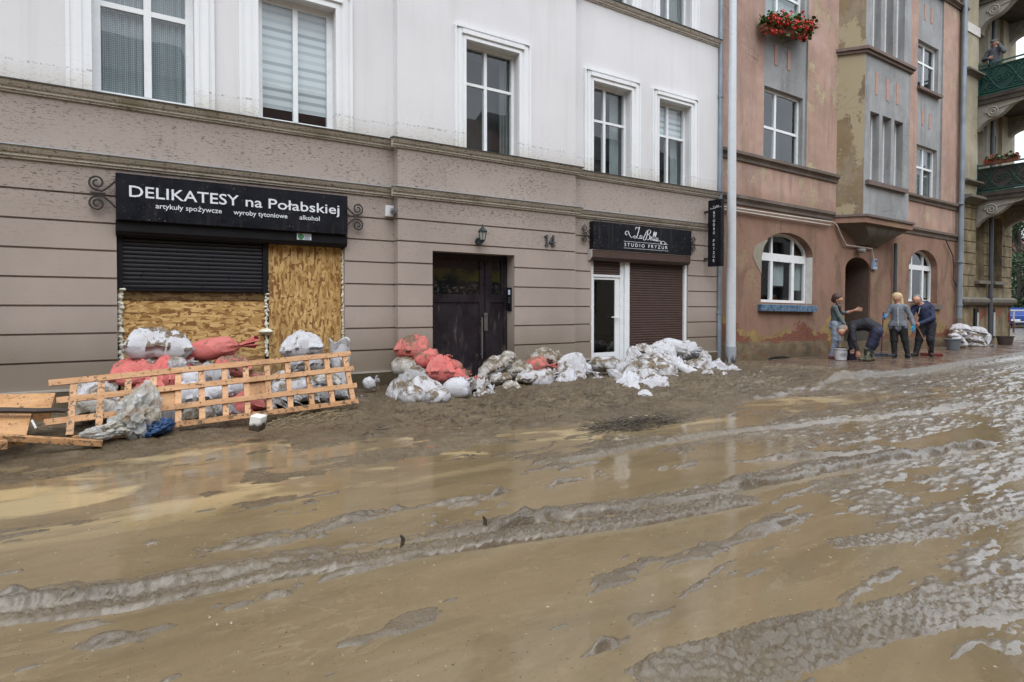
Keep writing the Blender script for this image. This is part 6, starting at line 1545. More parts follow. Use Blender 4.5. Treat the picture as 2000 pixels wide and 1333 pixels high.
BAGS = [
 (310,683,-.50,122,.50,64,0,-4,'pillow','wcap','big white sandbag with a mud cap, topmost at the left of the lattice pile',LG,-8),
 (345,713,-.72,46,.24,34,20,10,'tied','w1','crumpled white bag mouth hanging below the big mud capped sandbag',LG,0),
 (298,710,-.55,60,.3,24,0,0,'slump','g1','grey flattened sandbag edge squeezed under the big mud capped sandbag',LG,0),
 (420,683,-.45,112,.40,46,-2,8,'tied','r0','plump coral sandbag with its tied end pointing right, topmost coral one of the lattice pile',LG,0),
 (376,702,-.38,52,.3,30,0,-12,'slump','r1','coral sandbag in shadow between the two topmost sandbags of the lattice pile',LG,0),
 (262,721,-.60,92,.36,34,0,6,'pillow','r0','coral sandbag at the left end of the pile above the lattice top rail',LG,0),
 (258,742,-.72,60,.36,30,10,0,'tied','r0','coral sandbag with a frayed left end under the top rail of the lattice',LG,0),
 (288,750,-.75,58,.34,28,0,12,'pillow','r0','coral sandbag seen in the third opening of the top lattice row',LG,0),
 (324,735,-.68,60,.4,56,0,0,'pillow','r0','bulging coral sandbag filling the fourth opening of the top lattice row',LG,0),
 (356,728,-.60,40,.3,44,0,-30,'slump','r1','thin coral sandbag wedged upright beside the bulging coral one',LG,0),
 (385,722,-.55,66,.3,24,0,4,'sheet','w2','torn white bag lying under mud just above the lattice top rail',LG,0),
 (374,742,-.70,58,.36,40,30,-10,'tied','w0','white sandbag with creased neck seen in the fifth opening of the lattice',LG,0),
 (415,738,-.62,66,.38,40,0,0,'pillow','g1','rounded grey white sandbag seen in the sixth opening of the top lattice row',LG,0),
 (455,720,-.60,74,.34,36,0,-10,'pillow','r1','coral sandbag lying aslant behind the seventh lattice bar',LG,0),
 (497,735,-.60,64,.25,18,0,-4,'tied','r1','flat twisted coral bag with dark creases right of the aslant coral sandbag',LG,0),
 (374,775,-.85,72,.4,46,0,0,'pillow','w0','smooth white sandbag in the middle row right of the orange infill square',LG,0),
 (428,768,-.85,78,.4,40,0,6,'tied','w0','white sandbag with ribbed folds in the middle row of lattice openings',LG,0),
 (470,762,-.80,60,.36,38,0,14,'tied','g1','grey white sandbag with folded neck beside the red wooden infill square',LG,0),
 (483,786,-.98,70,.36,30,0,3,'pillow','r0','coral sandbag low down behind the bottom row of the lattice',LG,0),
 (470,801,-1.02,56,.36,22,0,-4,'slump','r0','lowest coral sandbag almost sunk in mud behind the lattice',LG,0),
 (388,808,-1.10,70,.4,34,0,0,'slump','w2','mud caked sandbag at the foot of the lattice below the smooth white one',LG,0),
 (325,815,-1.15,44,.36,44,0,0,'pillow','g1','dark wet grey sandbag behind the bottom row near the blue cloth',LG,0),
 (440,800,-1.0,64,.36,28,0,0,'slump','g1','grey sandbag edge above the mud in the bottom row of the lattice',LG,0),
 (545,742,-.55,56,.3,30,10,30,'tied','w1','white bag neck sticking up in the ninth opening of the top lattice row',LG,0),
 (552,768,-.75,56,.34,44,20,-30,'tied','w1','crumpled white bag with sharp folds in the middle row right of the red square',LG,0),
 (540,790,-.95,60,.34,44,0,50,'sheet','w1','torn white sacking hanging low behind the right half of the lattice',LG,0),
 (590,682,-.45,84,.42,46,0,6,'pillow','w0','clean white sandbag on top at the right end of the lattice pile',LG,0),
 (604,712,-.50,84,.42,36,0,0,'pillow','g1','grey white sandbag directly under the clean one at the right of the pile',LG,0),
 (664,702,-.55,42,.28,84,0,0,'open','w0','upright open white sack full of mud at the right end of the lattice',LG,0),
 (592,755,-.80,70,.4,34,-6,12,'tied','w1','muddy white sandbag with torn mouth low at the right of the lattice',LG,0),
 (638,745,-.72,56,.36,26,0,0,'slump','w2','flattened mud covered sandbag between right hand lattice bars',LG,0),
 (628,774,-.88,46,.36,32,0,0,'pillow','g1','small round grey sandbag in the bottom row near the right lattice end',LG,0),
 (660,766,-.80,42,.34,34,0,0,'pillow','g1','grey sandbag in the last bottom opening of the lattice',LG,0),
 (598,772,-.90,52,.34,28,0,0,'slump','w1','white sandbag half sunk behind the tenth lattice bar',LG,0),
 (655,735,-.62,66,.36,26,0,-12,'pillow','g1','grey sandbag sagging below the upright open sack',LG,0),
 (184,768,-.95,86,.42,46,0,8,'pillow','w1','white sandbag with muddy shoulder behind the left end of the lattice',LG,0),
 (180,795,-1.10,80,.42,40,0,0,'slump','w2','mud coated sandbag under the white one at the left lattice end',LG,0),
 (225,800,-1.15,60,.36,30,0,-10,'slump','w2','dark mud coated sandbag lying behind the plastic bag',LG,0),
 (722,750,-.50,28,.16,28,0,30,'tied','w0','small pointed scrap of white sack stuck in mud by the plinth',None,0),
 (702,782,-.85,14,.1,14,0,70,'tied','w1','tiny white sack end poking out of the mud right of the lattice',None,0),
 # left of the door
 (806,686,-.45,74,.42,48,0,-8,'pillow','r1','topmost coral sandbag with folded top left of the house door',DG,0),
 (836,702,-.62,64,.40,42,-10,6,'tied','r1','mud streaked coral sandbag with wrinkled folds second in the stack by the door',DG,0),
 (860,727,-.85,58,.42,46,0,0,'pillow','r0','round coral sandbag resting on white ones in front of the door',DG,0),
 (886,715,-.70,52,.24,24,0,-22,'tied','r1','thin twisted coral bag neck lying behind the round coral sandbag',DG,0),
 (893,737,-.75,52,.34,28,0,-16,'pillow','r0','low coral sandbag sliding down towards the door sill',DG,0),
 (789,716,-.60,52,.38,36,60,14,'tied','w2','dirty white sandbag with gathered rosette neck at the left of the door pile',DG,0),
 (806,738,-.72,66,.42,34,0,12,'pillow','g1','smooth greyish sandbag slanting under the coral ones by the door',DG,0),
 (778,765,-.95,38,.34,36,30,0,'pillow','w1','white sandbag end at the lower left corner of the door pile',DG,0),
 (825,757,-1.0,98,.42,30,0,-4,'pillow','w1','long white sandbag across the middle of the door pile',DG,0),
 (806,775,-1.25,58,.40,44,55,-8,'tied','w1','white sandbag with muddy knot facing the street at the front of the door pile',DG,0),
 (832,766,-1.15,60,.4,34,0,12,'pillow','w0','white sandbag partly hidden between the two front ones of the door pile',DG,0),
 (852,777,-1.35,62,.38,36,200,-14,'tied','w1','white sandbag with a ragged end lying lowest at the front of the door pile',DG,0),
 (891,760,-1.1,54,.42,44,70,14,'tied','w0','white sandbag with pleated neck at the right of the door pile',DG,0),
 (940,752,-1.05,48,.3,24,0,0,'sheet','w1','crumpled white sack sunk in mud before the door sill',DG,0),
 (935,742,-.75,26,.18,10,0,0,'sheet','r1','scrap of coral sack lying at the door sill',DG,0),
 # between the doors
 (968,723,-.45,80,.36,36,0,28,'slump','w2','mud caked sandbag leaning up the right door jamb',MG,0),
 (992,700,-.35,34,.3,20,0,10,'slump','w2','lump of muddy sacking against the right door jamb',MG,0),
 (1015,728,-.60,60,.4,32,0,-6,'slump','w2','grey caked sandbag in front of the wall between the doors',MG,0),
 (1050,714,-.60,54,.36,36,0,0,'tied','r1','crumpled coral sandbag, the only coral one in the heap under the house number',MG,0),
 (1062,699,-.45,56,.36,28,0,-6,'pillow','w2','dirty white sandbag on top of the heap under the house number',MG,0),
 (1088,708,-.5,30,.3,34,0,0,'slump','w2','mud soaked sandbag at the top right of the heap under the house number',MG,0),
 (1060,742,-.95,60,.4,40,60,10,'tied','w1','white sandbag with open crumpled mouth at the front of the middle heap',MG,0),
 (1106,744,-.95,50,.40,34,0,-6,'pillow','w0','clean white sandbag with sharp corners at the front right of the middle heap',MG,0),
 (1118,715,-.65,70,.4,40,0,-30,'pillow','w0','large white sandbag sloping down to the right in the middle heap',MG,0),
 (1132,738,-.85,34,.3,24,0,-40,'tied','w1','small white sack end drooping at the right of the middle heap',MG,0),
 (1092,727,-.75,50,.36,22,0,-4,'slump','w1','muddy white sandbag squeezed in the middle of the heap',MG,0),
 (998,757,-1.05,44,.34,20,0,0,'slump','w2','half buried sandbag in the mud before the middle heap',MG,0),
 (946,766,-1.25,40,.26,14,0,0,'sheet','w1','torn white sacking trodden into the mud left of the middle heap',MG,0),
 (1180,713,-.40,80,.40,32,176,2,'tied','w1','white sandbag with knotted left end lying before the white shop door',MG,0),
 (1165,741,-.95,34,.24,8,0,0,'sheet','w1','thin strip of white plastic on the mud below the shop door',None,0),
 (1032,740,-.85,52,.36,26,0,4,'slump','w1','muddy white sandbag between the grey caked one and the front of the middle heap',MG,0),
 (1140,722,-.60,44,.34,26,0,-16,'tied','w0','white sandbag with a short tied end behind the right of the middle heap',MG,0),
 (978,742,-.80,46,.34,20,0,8,'slump','w1','flat white sandbag low beside the right door jamb',MG,0),
 # hairdresser
 (1222,720,-.85,44,.36,30,0,14,'pillow','w1','muddy white sandbag at the foot of the white door post',RG,0),
 (1310,712,-.95,60,.38,26,0,-10,'slump','w0','white sandbag flattened under the topmost ones at the shutter',RG,0),
 (1262,738,-1.45,60,.40,26,0,4,'pillow','w1','stained white sandbag in the lower middle of the shutter heap',RG,0),
 (1362,715,-1.05,54,.34,22,0,-16,'slump','w1','muddy white sandbag at the right flank of the shutter heap',RG,0),
 (1325,758,-1.8,44,.34,20,0,-12,'slump','w2','mud coated sandbag right of the large sloping one',RG,0),
 (1318,680,-.45,68,.42,34,0,-14,'tied','w0','topmost white sandbag against the brown shutter',RG,0),
 (1345,686,-.50,56,.36,30,0,-34,'slump','w0','white sack draped over the right shoulder of the shutter heap',RG,0),
 (1368,697,-.75,56,.3,20,0,-24,'slump','w1','white sandbag sliding down at the far right of the shutter heap',RG,0),
 (1295,690,-.55,62,.40,32,0,-22,'pillow','w0','smooth white sandbag slanting below the topmost one at the shutter',RG,0),
 (1336,694,-.60,28,.3,22,0,20,'pillow','g1','grey white sandbag end wedged under the topmost sandbag at the shutter',RG,0),
 (1266,692,-.60,66,.36,26,0,-26,'slump','w1','mud streaked white sandbag at the upper left of the shutter heap',RG,0),
 (1241,700,-.70,30,.36,34,0,30,'pillow','w0','upright white sandbag left of the brown shutter beside the white post',RG,0),
 (1278,713,-1.0,78,.42,30,0,-6,'pillow','w1','white sandbag in the centre of the shutter heap',RG,0),
 (1297,731,-1.35,70,.44,44,40,-6,'tied','w1','deeply pleated white sandbag in the middle of the shutter heap',RG,0),
 (1318,744,-1.5,34,.3,26,60,0,'tied','w1','small muddy white sack mouth right of the pleated sandbag',RG,0),
 (1345,727,-1.3,62,.34,22,0,-26,'tied','w0','white sack tail trailing right over the mud of the shutter heap',RG,0),
 (1250,720,-1.15,72,.42,28,0,10,'pillow','w1','white sandbag curving over the left side of the shutter heap',RG,0),
 (1206,735,-1.2,26,.3,30,0,60,'slump','w1','muddy white sandbag end at the far left of the shutter heap',RG,0),
 (1230,744,-1.6,56,.40,24,0,-6,'pillow','w0','white sandbag low on the left of the shutter heap',RG,0),
 (1233,758,-1.9,42,.36,18,0,-6,'pillow','w0','flat white sandbag at the left foot of the shutter heap',RG,0),
 (1280,762,-2.0,74,.42,42,0,-36,'pillow','w0','large white sandbag sloping forward at the front of the shutter heap',RG,0),
 (1262,779,-2.5,50,.36,22,-10,-12,'pillow','w0','oval white sandbag lying lowest at the front of the shutter heap',RG,0),
 (1293,788,-2.7,26,.18,18,-50,-20,'tied','w1','stained tied bag end pointing at the street, lowest in the shutter heap',RG,0),
 (1318,778,-2.2,38,.26,18,0,6,'slump','w1','folded white sandbag at the right foot of the shutter heap',RG,0),
 (1340,777,-2.2,12,.10,10,0,0,'pillow','w0','small white scrap of sack alone on the mud before the shutter heap',None,0),
 (1388,709,-1.0,56,.3,16,0,-18,'sheet','w0','ragged strip of white sacking under the hanging sign',RG,0),
 (1408,721,-1.2,64,.3,18,0,-14,'sheet','w0','ragged white sacking half covered by mud left of the lamp post',RG,0),
 (1395,733,-1.7,56,.34,18,0,-10,'sheet','w1','torn white sack in the mud nearest the puddle side of the lamp post',RG,0),
 (1412,748,-2.0,32,.22,14,0,-30,'sheet','w0','small torn white sack end left of the large puddle',RG,0),
 (1470,736,-1.7,62,.26,14,0,0,'sheet','w0','strip of white sacking lying on the mud right of the lamp post',None,0),
 # far pile
 (1876,642,-.35,36,.5,13,0,0,'pillow','w0','topmost sandbag of the far pile by the zinc downpipe',FG,0),
 (1908,647,-.40,38,.5,13,0,-6,'pillow','w0','upper right sandbag of the far pile by the zinc downpipe',FG,0),
 (1874,651,-.45,26,.45,9,0,0,'pillow','w1','muddy sandbag just under the topmost one of the far pile',FG,0),
 (1864,656,-.50,24,.45,9,0,0,'tied','w0','sandbag at the left edge of the far pile behind the grey bucket',FG,0),
 (1900,661,-.55,40,.5,15,0,-3,'pillow','w1','broad stained sandbag in the middle of the far pile',FG,0),
 (1925,662,-.50,22,.45,15,0,-40,'pillow','w0','white sandbag leaning down the right side of the far pile',FG,0),
 (1871,664,-.62,26,.45,10,0,0,'pillow','w0','white sandbag above the rim of the grey bucket',FG,0),
 (1880,673,-.70,22,.45,14,0,0,'tied','w0','lowest white sandbag right beside the grey bucket',FG,0),
 (1911,674,-.70,36,.5,11,0,-2,'tied','w1','lowest sandbag at the front right of the far pile',FG,0),
]
for b in BAGS:
    bag(b[0],b[1],b[2],b[3],b[4],b[5],b[6],b[7],b[8],b[9],b[10],b[11],b[12])

# ------------------------------------------------------------------ fallen lattice and wreckage
def wood_mat(name, a, b, mud=.62):
    n = NM(name, .5, .4); g = n.noise(1, 5, .6, n.map((2,2,30)), .6)
    c = n.mix(n.mr(n.noise(1,5,.65,n.map((4,4,26),(0,0,0),(0,1.5,0)),.5),.3,.7), a, b)
    c = n.mix(n.mr(n.noise(24,4,.7), mud, mud+.05), c, (.11,.08,.05))
    c = n.mix(n.m('MULTIPLY', n.mr(n.noise(3,4), .52, .7), .55), c, tuple(q*.55 for q in a))
    n.set('Base Color', c); n.bump(g, .2, .005); return n.mat
M['wood'] = wood_mat('orange_wood', (.50,.265,.125), (.66,.40,.22), .58)
M['wood2'] = wood_mat('varnished_wood', (.44,.225,.095), (.60,.36,.18), .57)
M['wood3'] = wood_mat('dirty_wood', (.42,.21,.09), (.55,.32,.16), .52)
lat = thing('wooden_lattice', 'fallen orange wooden lattice panel leaning on the sandbags before the boarded shop', 'lattice', (*G(400,820,.02), 0))
BLp, BRp = G(140,856,.0), G(699,790,.04)
yb0, yb1 = BLp[1], BRp[1]
def LP(px, py, v, off=0):
    """point on the lattice: v = 0 bottom .. 1 top; the panel leans back towards the wall"""
    t = (px-140)/559; Y = (yb0+(yb1-yb0)*t) + v*(.34-.10*t) - off
    X, Zv = W(px, py, Y); return (X, Y, Zv)
railsL = [((95,749),(684,691),1.0), ((110,783),(690,720),.67), ((86,826),(696,753),.33), ((330,832),(699,784),.0)]
for (a, b, v) in railsL:
    pts = [LP(a[0]+(b[0]-a[0])*k/6, a[1]+(b[1]-a[1])*k/6, v, .012) for k in range(7)]
    mb = MB()
    for p, q in zip(pts[:1], pts[-1:]): mb.bar(p, q, .042, .062, (0,.3,1))
    mb.build('rail', M['wood'] if v > .3 else M['wood3'], lat)
tops = [145,199,251,300,348,393,438,479,520,560.5,597.5,635.7,672]; bots = [136,193,247,297,348,395,441,484,527,568,610,650,690]
def yline(L, x): (x0,y0),(x1,y1) = L[0], L[1]; return y0+(y1-y0)*(x-x0)/(x1-x0)
for k, (xt, xb) in enumerate(zip(tops, bots)):
    yt = yline(railsL[0], xt)+1; yb_ = yline(((330,832),(699,784)), xb) if k > 3 else (851,838,826,836)[k]
    p, q = LP(xt, yt, 1.0), LP(xb, yb_, 0)
    MB().bar(p, q, .042, .062, (1,0,0)).build('cross_bar', M['wood3'] if k < 3 or k in (10,) else M['wood'], lat)
def infill(k, r, mat):
    x0t, x1t = tops[k], tops[k+1]; f0, f1 = (.36,.66) if r == 1 else (.33,.62)
    def P(fx, v):
        xt = x0t+(x1t-x0t)*fx; xb = bots[k]+(bots[k+1]-bots[k])*fx; x = xb+(xt-xb)*v
        y = yline(railsL[1],x)*(v-.33)/.34 + yline(railsL[2],x)*(.67-v)/.34 if True else 0
        return LP(x, y, v, 0)
    a, b, c, d = P(.12,.36), P(.9,.36), P(.9,.65), P(.12,.65)
    mb = MB(); mb.hexa([a, b, (b[0],b[1]+.015,b[2]), (a[0],a[1]+.015,a[2]), d, c, (c[0],c[1]+.015,c[2]), (d[0],d[1]+.015,d[2])]); mb.build('infill_square', M[mat], lat)
infill(3, 1, 'wood2'); infill(7, 1, 'wood2b' if 'wood2b' in M else 'wood2')
def slab(name, label, cat, a, b, c, d, th, mat, group=None):
    a, b, c, d = map(Vector, (a,b,c,d)); n_ = (b-a).cross(d-a).normalized()
    if n_.z < 0: n_ = -n_
    mb = MB(); mb.hexa([tuple(p-n_*th) for p in (a,b,c,d)] + [tuple(p) for p in (a,b,c,d)])
    return tag(mb.build(name, mat, None), label, cat, group)
def at(px, py, Y): x, z = W(px, py, Y); return (x, Y, z)
WG = 'broken furniture boards at the left edge'
slab('wooden_board', 'upper broad orange furniture board lying level at the left edge of the picture', 'board', at(-60,803,-1.55), at(99,799,-1.5), at(108,768,-1.22), at(-60,772,-1.25), .13, M['wood2'], WG)
slab('wooden_board', 'lower orange furniture board with dark end in front of the broader one', 'board', at(-60,853,-1.95), at(51,852,-1.9), at(62,807,-1.62), at(-60,807,-1.66), .12, M['wood2'], WG)
def plank(label, a, b, w, h, mat, group=None):
    return tag(MB().bar(a, b, w, h).build('wooden_plank', mat, None), label, 'plank', group)
plank('long pale plank lying on the mud under the orange boards', at(-60,851,-2.02), at(200,866,-2.03), .10, .05, M['wood3'], WG)
plank('short orange plank under the edge of the clear plastic bag', at(140,856,-1.8), at(250,850,-1.72), .09, .04, M['wood2'], WG)
plank('splintered wooden stub at the very left edge of the mud', at(-40,872,-2.2), at(12,868,-2.15), .12, .07, M['wood3'], WG)
plank('short wooden stub leaning behind the second lattice bar', at(234,779,-1.15), at(248,800,-1.2), .05, .03, M['wood'])
plank('thin white splinter standing beside the lower orange board', at(62,821,-1.75), at(70,837,-1.78), .014, .014, M['pvc'])
br = MB(); br.tube([at(-60,802,-1.72), at(20,802,-1.72), at(70,803,-1.7), at(110,801.5,-1.68), at(126,803,-1.66), at(134,799,-1.66)], [.032,.03,.028,.026,.022,.008], 8)
tag(br.build('branch', plain('wet_bark',(.05,.038,.032),.5,bump=.5,sc=20), None, True), 'dark wet branch lying across the orange boards', 'branch')
def blob(name, label, cat, px, py, Y, w, d, h, seed, mat, wr=.16, tilt=0, pull=0, facet=True):
    rn = np.random.default_rng(seed); X0, Z0 = W(px, py, Y)
    bm = bmesh.new(); bmesh.ops.create_icosphere(bm, subdivisions=4 if facet else 5, radius=1)
    P = np.array([v.co[:] for v in bm.verts])
    q = fbm(P[:,0]*1.3+seed, P[:,2]*1.6+P[:,1], 3, seed); cr = np.abs(fbm(P[:,0]*2.3+P[:,1]*1.2, P[:,2]*2.6-P[:,1], 4, seed+2))
    r = 1 + wr*1.6*q - wr*2.0*np.exp(-(cr/.10)**2) + rn.normal(0, wr*.13, len(P))
    taper = 1 + pull*P[:,2]*.5
    V_ = np.stack([P[:,0]*r*w/2*taper, P[:,1]*r*d/2*taper, P[:,2]*r*h/2], 1)
    for v, c in zip(bm.verts, V_): v.co = c
    me = bpy.data.meshes.new(name); bm.to_mesh(me); bm.free(); me.materials.append(mat)
    me.polygons.foreach_set('use_smooth', [not facet]*len(me.polygons)); o = link(name, me)
    o.location = (X0, Y, Z0); o.rotation_euler = (0, R(tilt), 0)
    return tag(o, label, cat)
n = NM('clear_plastic', .22, .6); n.set('Base Color', n.mix(n.mr(n.noise(7,5),.4,.65), (.66,.68,.68), (.46,.42,.32)))
tr_ = n.n('BsdfTransparent'); mx_ = n.n('MixShader'); n.nt.links.new(n.mr(n.noise(9,5,.7),.35,.65,.35,.85), mx_.inputs[0]); n.nt.links.new(tr_.outputs[0], mx_.inputs[1]); n.nt.links.new(n.b.outputs[0], mx_.inputs[2]); n.nt.links.new(mx_.outputs[0], n.out.inputs[0])
n.bump(n.noise(16,6,.7,dist=1), .8, .03); M['plastic'] = n.mat
blob('plastic_bag', 'bulging clear plastic bag slumped against the front of the lattice', 'plastic bag', 268,812,-1.72,.46,.34,.62,31,M['plastic'],.20,18,-.5)
blob('plastic_sheet', 'flat crumpled piece of clear plastic left of the bulging plastic bag', 'plastic sheet', 204,842,-1.85,.42,.30,.15,37,M['plastic'],.25,-6)
n = NM('blue_cloth', .85, .1); n.set('Base Color', n.mix(n.mr(n.noise(26,5,.7),.35,.65), (.025,.055,.13), (.07,.125,.25))); n.bump(n.noise(20,5,.7,dist=.8), .6, .02); M['denim'] = n.mat
blob('blue_cloth', 'crumpled dark blue cloth lying beside the clear plastic bag', 'cloth', 303,838,-1.78,.36,.26,.20,43,M['denim'],.24,-14,0,False)
n = NM('foam_block', .8, .2); zz_ = n.xyz()[2]; n.set('Base Color', n.mix(n.mr(n.m('ADD', zz_, n.m('MULTIPLY', n.noise(14,5,.7), .12)), .155, .115), n.mix(n.mr(n.noise(40,2),.68,.72), (.72,.72,.70), (.12,.09,.06)), (.055,.042,.03))); M['block'] = n.mat
gx_, gy_ = G(503,838,.02); mb = MB(); mb.cbox(-.062,.062,-.075,.075,0,.16,.010); mb.xf(Matrix.Translation((gx_,gy_+.05,.0)) @ Matrix.Rotation(R(-34),4,'Z') @ Matrix.Rotation(R(9),4,'Y'))
tag(mb.build('foam_block', M['block'], None), 'white foam block with muddy foot standing before the lattice', 'block')
def twigs(name, label, cx, cy, rx, ry, n_, seed, mat, h=.05, z=None):
    rr = random.Random(seed); X0, Y0 = G(cx, cy, 0 if z is None else z); mb = MB()
    for _ in range(n_):
        a = rr.uniform(0,6.28); q = rr.random()**.6; x, y = X0+rx*q*math.cos(a), Y0+ry*q*math.sin(a); L = rr.uniform(.05,.22); d = rr.uniform(-.6,.6)+(0 if rr.random() < .7 else 1.5)
        zz = max(ground_z(x,y), WL)+rr.uniform(0,h)*(1-q*.6); t = rr.uniform(-.2,.35)*L
        mb.tube([(x,y,zz),(x+L*.5*math.cos(d)+rr.uniform(-.02,.02),y+L*.5*math.sin(d),zz+t*.7),(x+L*math.cos(d),y+L*math.sin(d),zz+t)], [rr.uniform(.002,.006)]*2+[.0015], 4, False)
    return tag(mb.build(name, mat, None), label, 'debris', kind='stuff')
M['straw'] = plain('wet_straw', (.24,.18,.10), .7, var=.5, sc=30); M['twig'] = plain('dark_twigs', (.06,.047,.032), .7, var=.5, sc=30)
twigs('straw_litter', 'straw and twigs washed up under the right end of the lattice', 600,808,.55,.30,240,3,M['straw'])
twigs('twig_litter', 'dark mat of twigs lying in the mud in mid street', 1235,828,.75,.28,420,4,M['twig'],.09,-.1)
twigs('twig_litter', 'scattered bark and stalks over the mud before the doors', 1000,790,2.6,.7,260,6,M['twig'],.01)
for i, (px, py, h) in enumerate(((945,1024,.05),(784,1060,.045))):
    x, y = G(px, py, -.09); mb = MB(); mb.tube([(x,y,-.14),(x+.012,y,-.09+h*.5),(x-.006+(.12 if i == 2 else 0),y,-.09+h)],[.013,.014,.006],6)
    tag(mb.build('stick', M['twig'], None), ('short black stick upright on the main wheel rut in mid street','small black stub upright on the main wheel rut left of the taller stick','bent twig leaning out of the main wheel rut towards the right','tiny twig end beside the wheel rut')[i], 'stick')
# ------------------------------------------------------------------ people: one smooth-blended surface each
def surface_nets(Fd, org, h):
    """naive surface nets over a sampled distance field"""
    s = Fd < 0
    nx_, ny_, nz_ = Fd.shape
    cnt = np.zeros((nx_-1,ny_-1,nz_-1)); acc = np.zeros((nx_-1,ny_-1,nz_-1,3))
    cor = [(i,j,k) for i in (0,1) for j in (0,1) for k in (0,1)]
    c = lambda A, o: A[o[0]:o[0]+nx_-1, o[1]:o[1]+ny_-1, o[2]:o[2]+nz_-1]
    for a in cor:
        for ax in range(3):
            if a[ax] == 0:
                b = list(a); b[ax] = 1
                fa, fb = c(Fd,a), c(Fd,b); m = (fa < 0) != (fb < 0)
                t = np.where(m, fa/(fa-fb+1e-12), 0)
                for d in range(3): acc[...,d] += np.where(m, a[d] + (t if d == ax else 0), 0)
                cnt += m
    act = cnt > 0; idx = -np.ones(cnt.shape, np.int64); idx[act] = np.arange(act.sum())
    g = np.argwhere(act); V = (g + acc[act]/cnt[act][:,None])*h + np.array(org)
    fs = []
    for ax in range(3):
        sl0 = [slice(None)]*3; sl1 = [slice(None)]*3; sl0[ax] = slice(0,-1); sl1[ax] = slice(1,None)
        e = s[tuple(sl0)] != s[tuple(sl1)]; inside = s[tuple(sl0)]
        o1, o2 = [q for q in range(3) if q != ax]
        P = np.argwhere(e); ok = (P[:,o1] > 0) & (P[:,o2] > 0) & (P[:,o1] < Fd.shape[o1]-1) & (P[:,o2] < Fd.shape[o2]-1); P = P[ok]
        if not len(P): continue
        q = []
        for d1, d2 in ((1,1),(0,1),(0,0),(1,0)):
            r = P.copy(); r[:,o1] -= d1; r[:,o2] -= d2; q.append(idx[r[:,0],r[:,1],r[:,2]])
        Q = np.stack(q,1); flip = inside[P[:,0],P[:,1],P[:,2]] ^ (ax == 1)
        Q[~flip] = Q[~flip][:,::-1]; fs.append(Q)
    return V, np.concatenate(fs)
def sdf_mesh(prims, h=.009, k=.03, wr=0, seed=1):
    """prims: (a, b, ra, rb, mat[, ysquash[, k]]); returns verts, faces, face material"""
    A = np.array([p[0] for p in prims]); B = np.array([p[1] for p in prims]); r = max(max(p[2],p[3]) for p in prims)+.05
    lo = np.minimum(A,B).min(0)-r; hi = np.maximum(A,B).max(0)+r
    n = np.ceil((hi-lo)/h).astype(int)+1
    Fd = np.full(n, 9., np.float32); Mt = np.zeros(n, np.int16); Bd = np.full(n, 9., np.float32)
    ax = [lo[d]+h*np.arange(n[d]) for d in range(3)]
    for p in prims:
        a, b, ra, rb, mt = np.array(p[0],float), np.array(p[1],float), p[2], p[3], p[4]
        sq = p[5] if len(p) > 5 else 1.; kk = p[6] if len(p) > 6 else k
        rr = max(ra,rb)*max(1,sq)+.09
        i0 = [max(0,int((min(a[d],b[d])-rr-lo[d])/h)) for d in range(3)]; i1 = [min(n[d],int((max(a[d],b[d])+rr-lo[d])/h)+2) for d in range(3)]
        X_, Y_, Z_ = np.meshgrid(*[ax[d][i0[d]:i1[d]] for d in range(3)], indexing='ij')
        ab = b-a; L2 = (ab**2).sum()+1e-9
        t = np.clip(((X_-a[0])*ab[0]+(Y_-a[1])*ab[1]+(Z_-a[2])*ab[2])/L2, 0, 1)
        dx, dy, dz = X_-a[0]-t*ab[0], (Y_-a[1]-t*ab[1])/sq, Z_-a[2]-t*ab[2]
        d = np.sqrt(dx*dx+dy*dy+dz*dz)-(ra+(rb-ra)*t)
        s_ = tuple(slice(i0[q],i1[q]) for q in range(3))
        f = Fd[s_]; m = d < Bd[s_]; Mt[s_] = np.where(m, mt, Mt[s_]); Bd[s_] = np.minimum(Bd[s_], d)
        hh = np.maximum(kk-np.abs(f-d),0)/kk; Fd[s_] = np.minimum(f,d)-hh*hh*kk*.25
    if wr:
        X_, Y_, Z_ = np.meshgrid(*ax, indexing='ij')
        cloth = (Mt == 1) | (Mt == 2)
        Fd = Fd + np.where(cloth & (np.abs(Fd) < .05), wr*(np.abs(fbm(X_*7+Y_*4, Z_*16+X_*9, 2, seed))*2-.6), 0)
    V, Fc = surface_nets(Fd, lo, h)
    ctr = V[Fc].mean(1); ii = np.clip(np.round((ctr-lo)/h).astype(int), 0, n-1)
    return V, Fc, Mt[ii[:,0],ii[:,1],ii[:,2]]
def pm(name, c, r=.75): return flat('cloth_'+name, c, r, sc=14, bump=.25, bsc=60)
SKIN = flat('skin', (.50,.27,.19), .5, sc=10, var=.06)
EYE = flat('eye_dark', (.03,.02,.02), .3); LIP = flat('lips', (.36,.13,.11), .5)
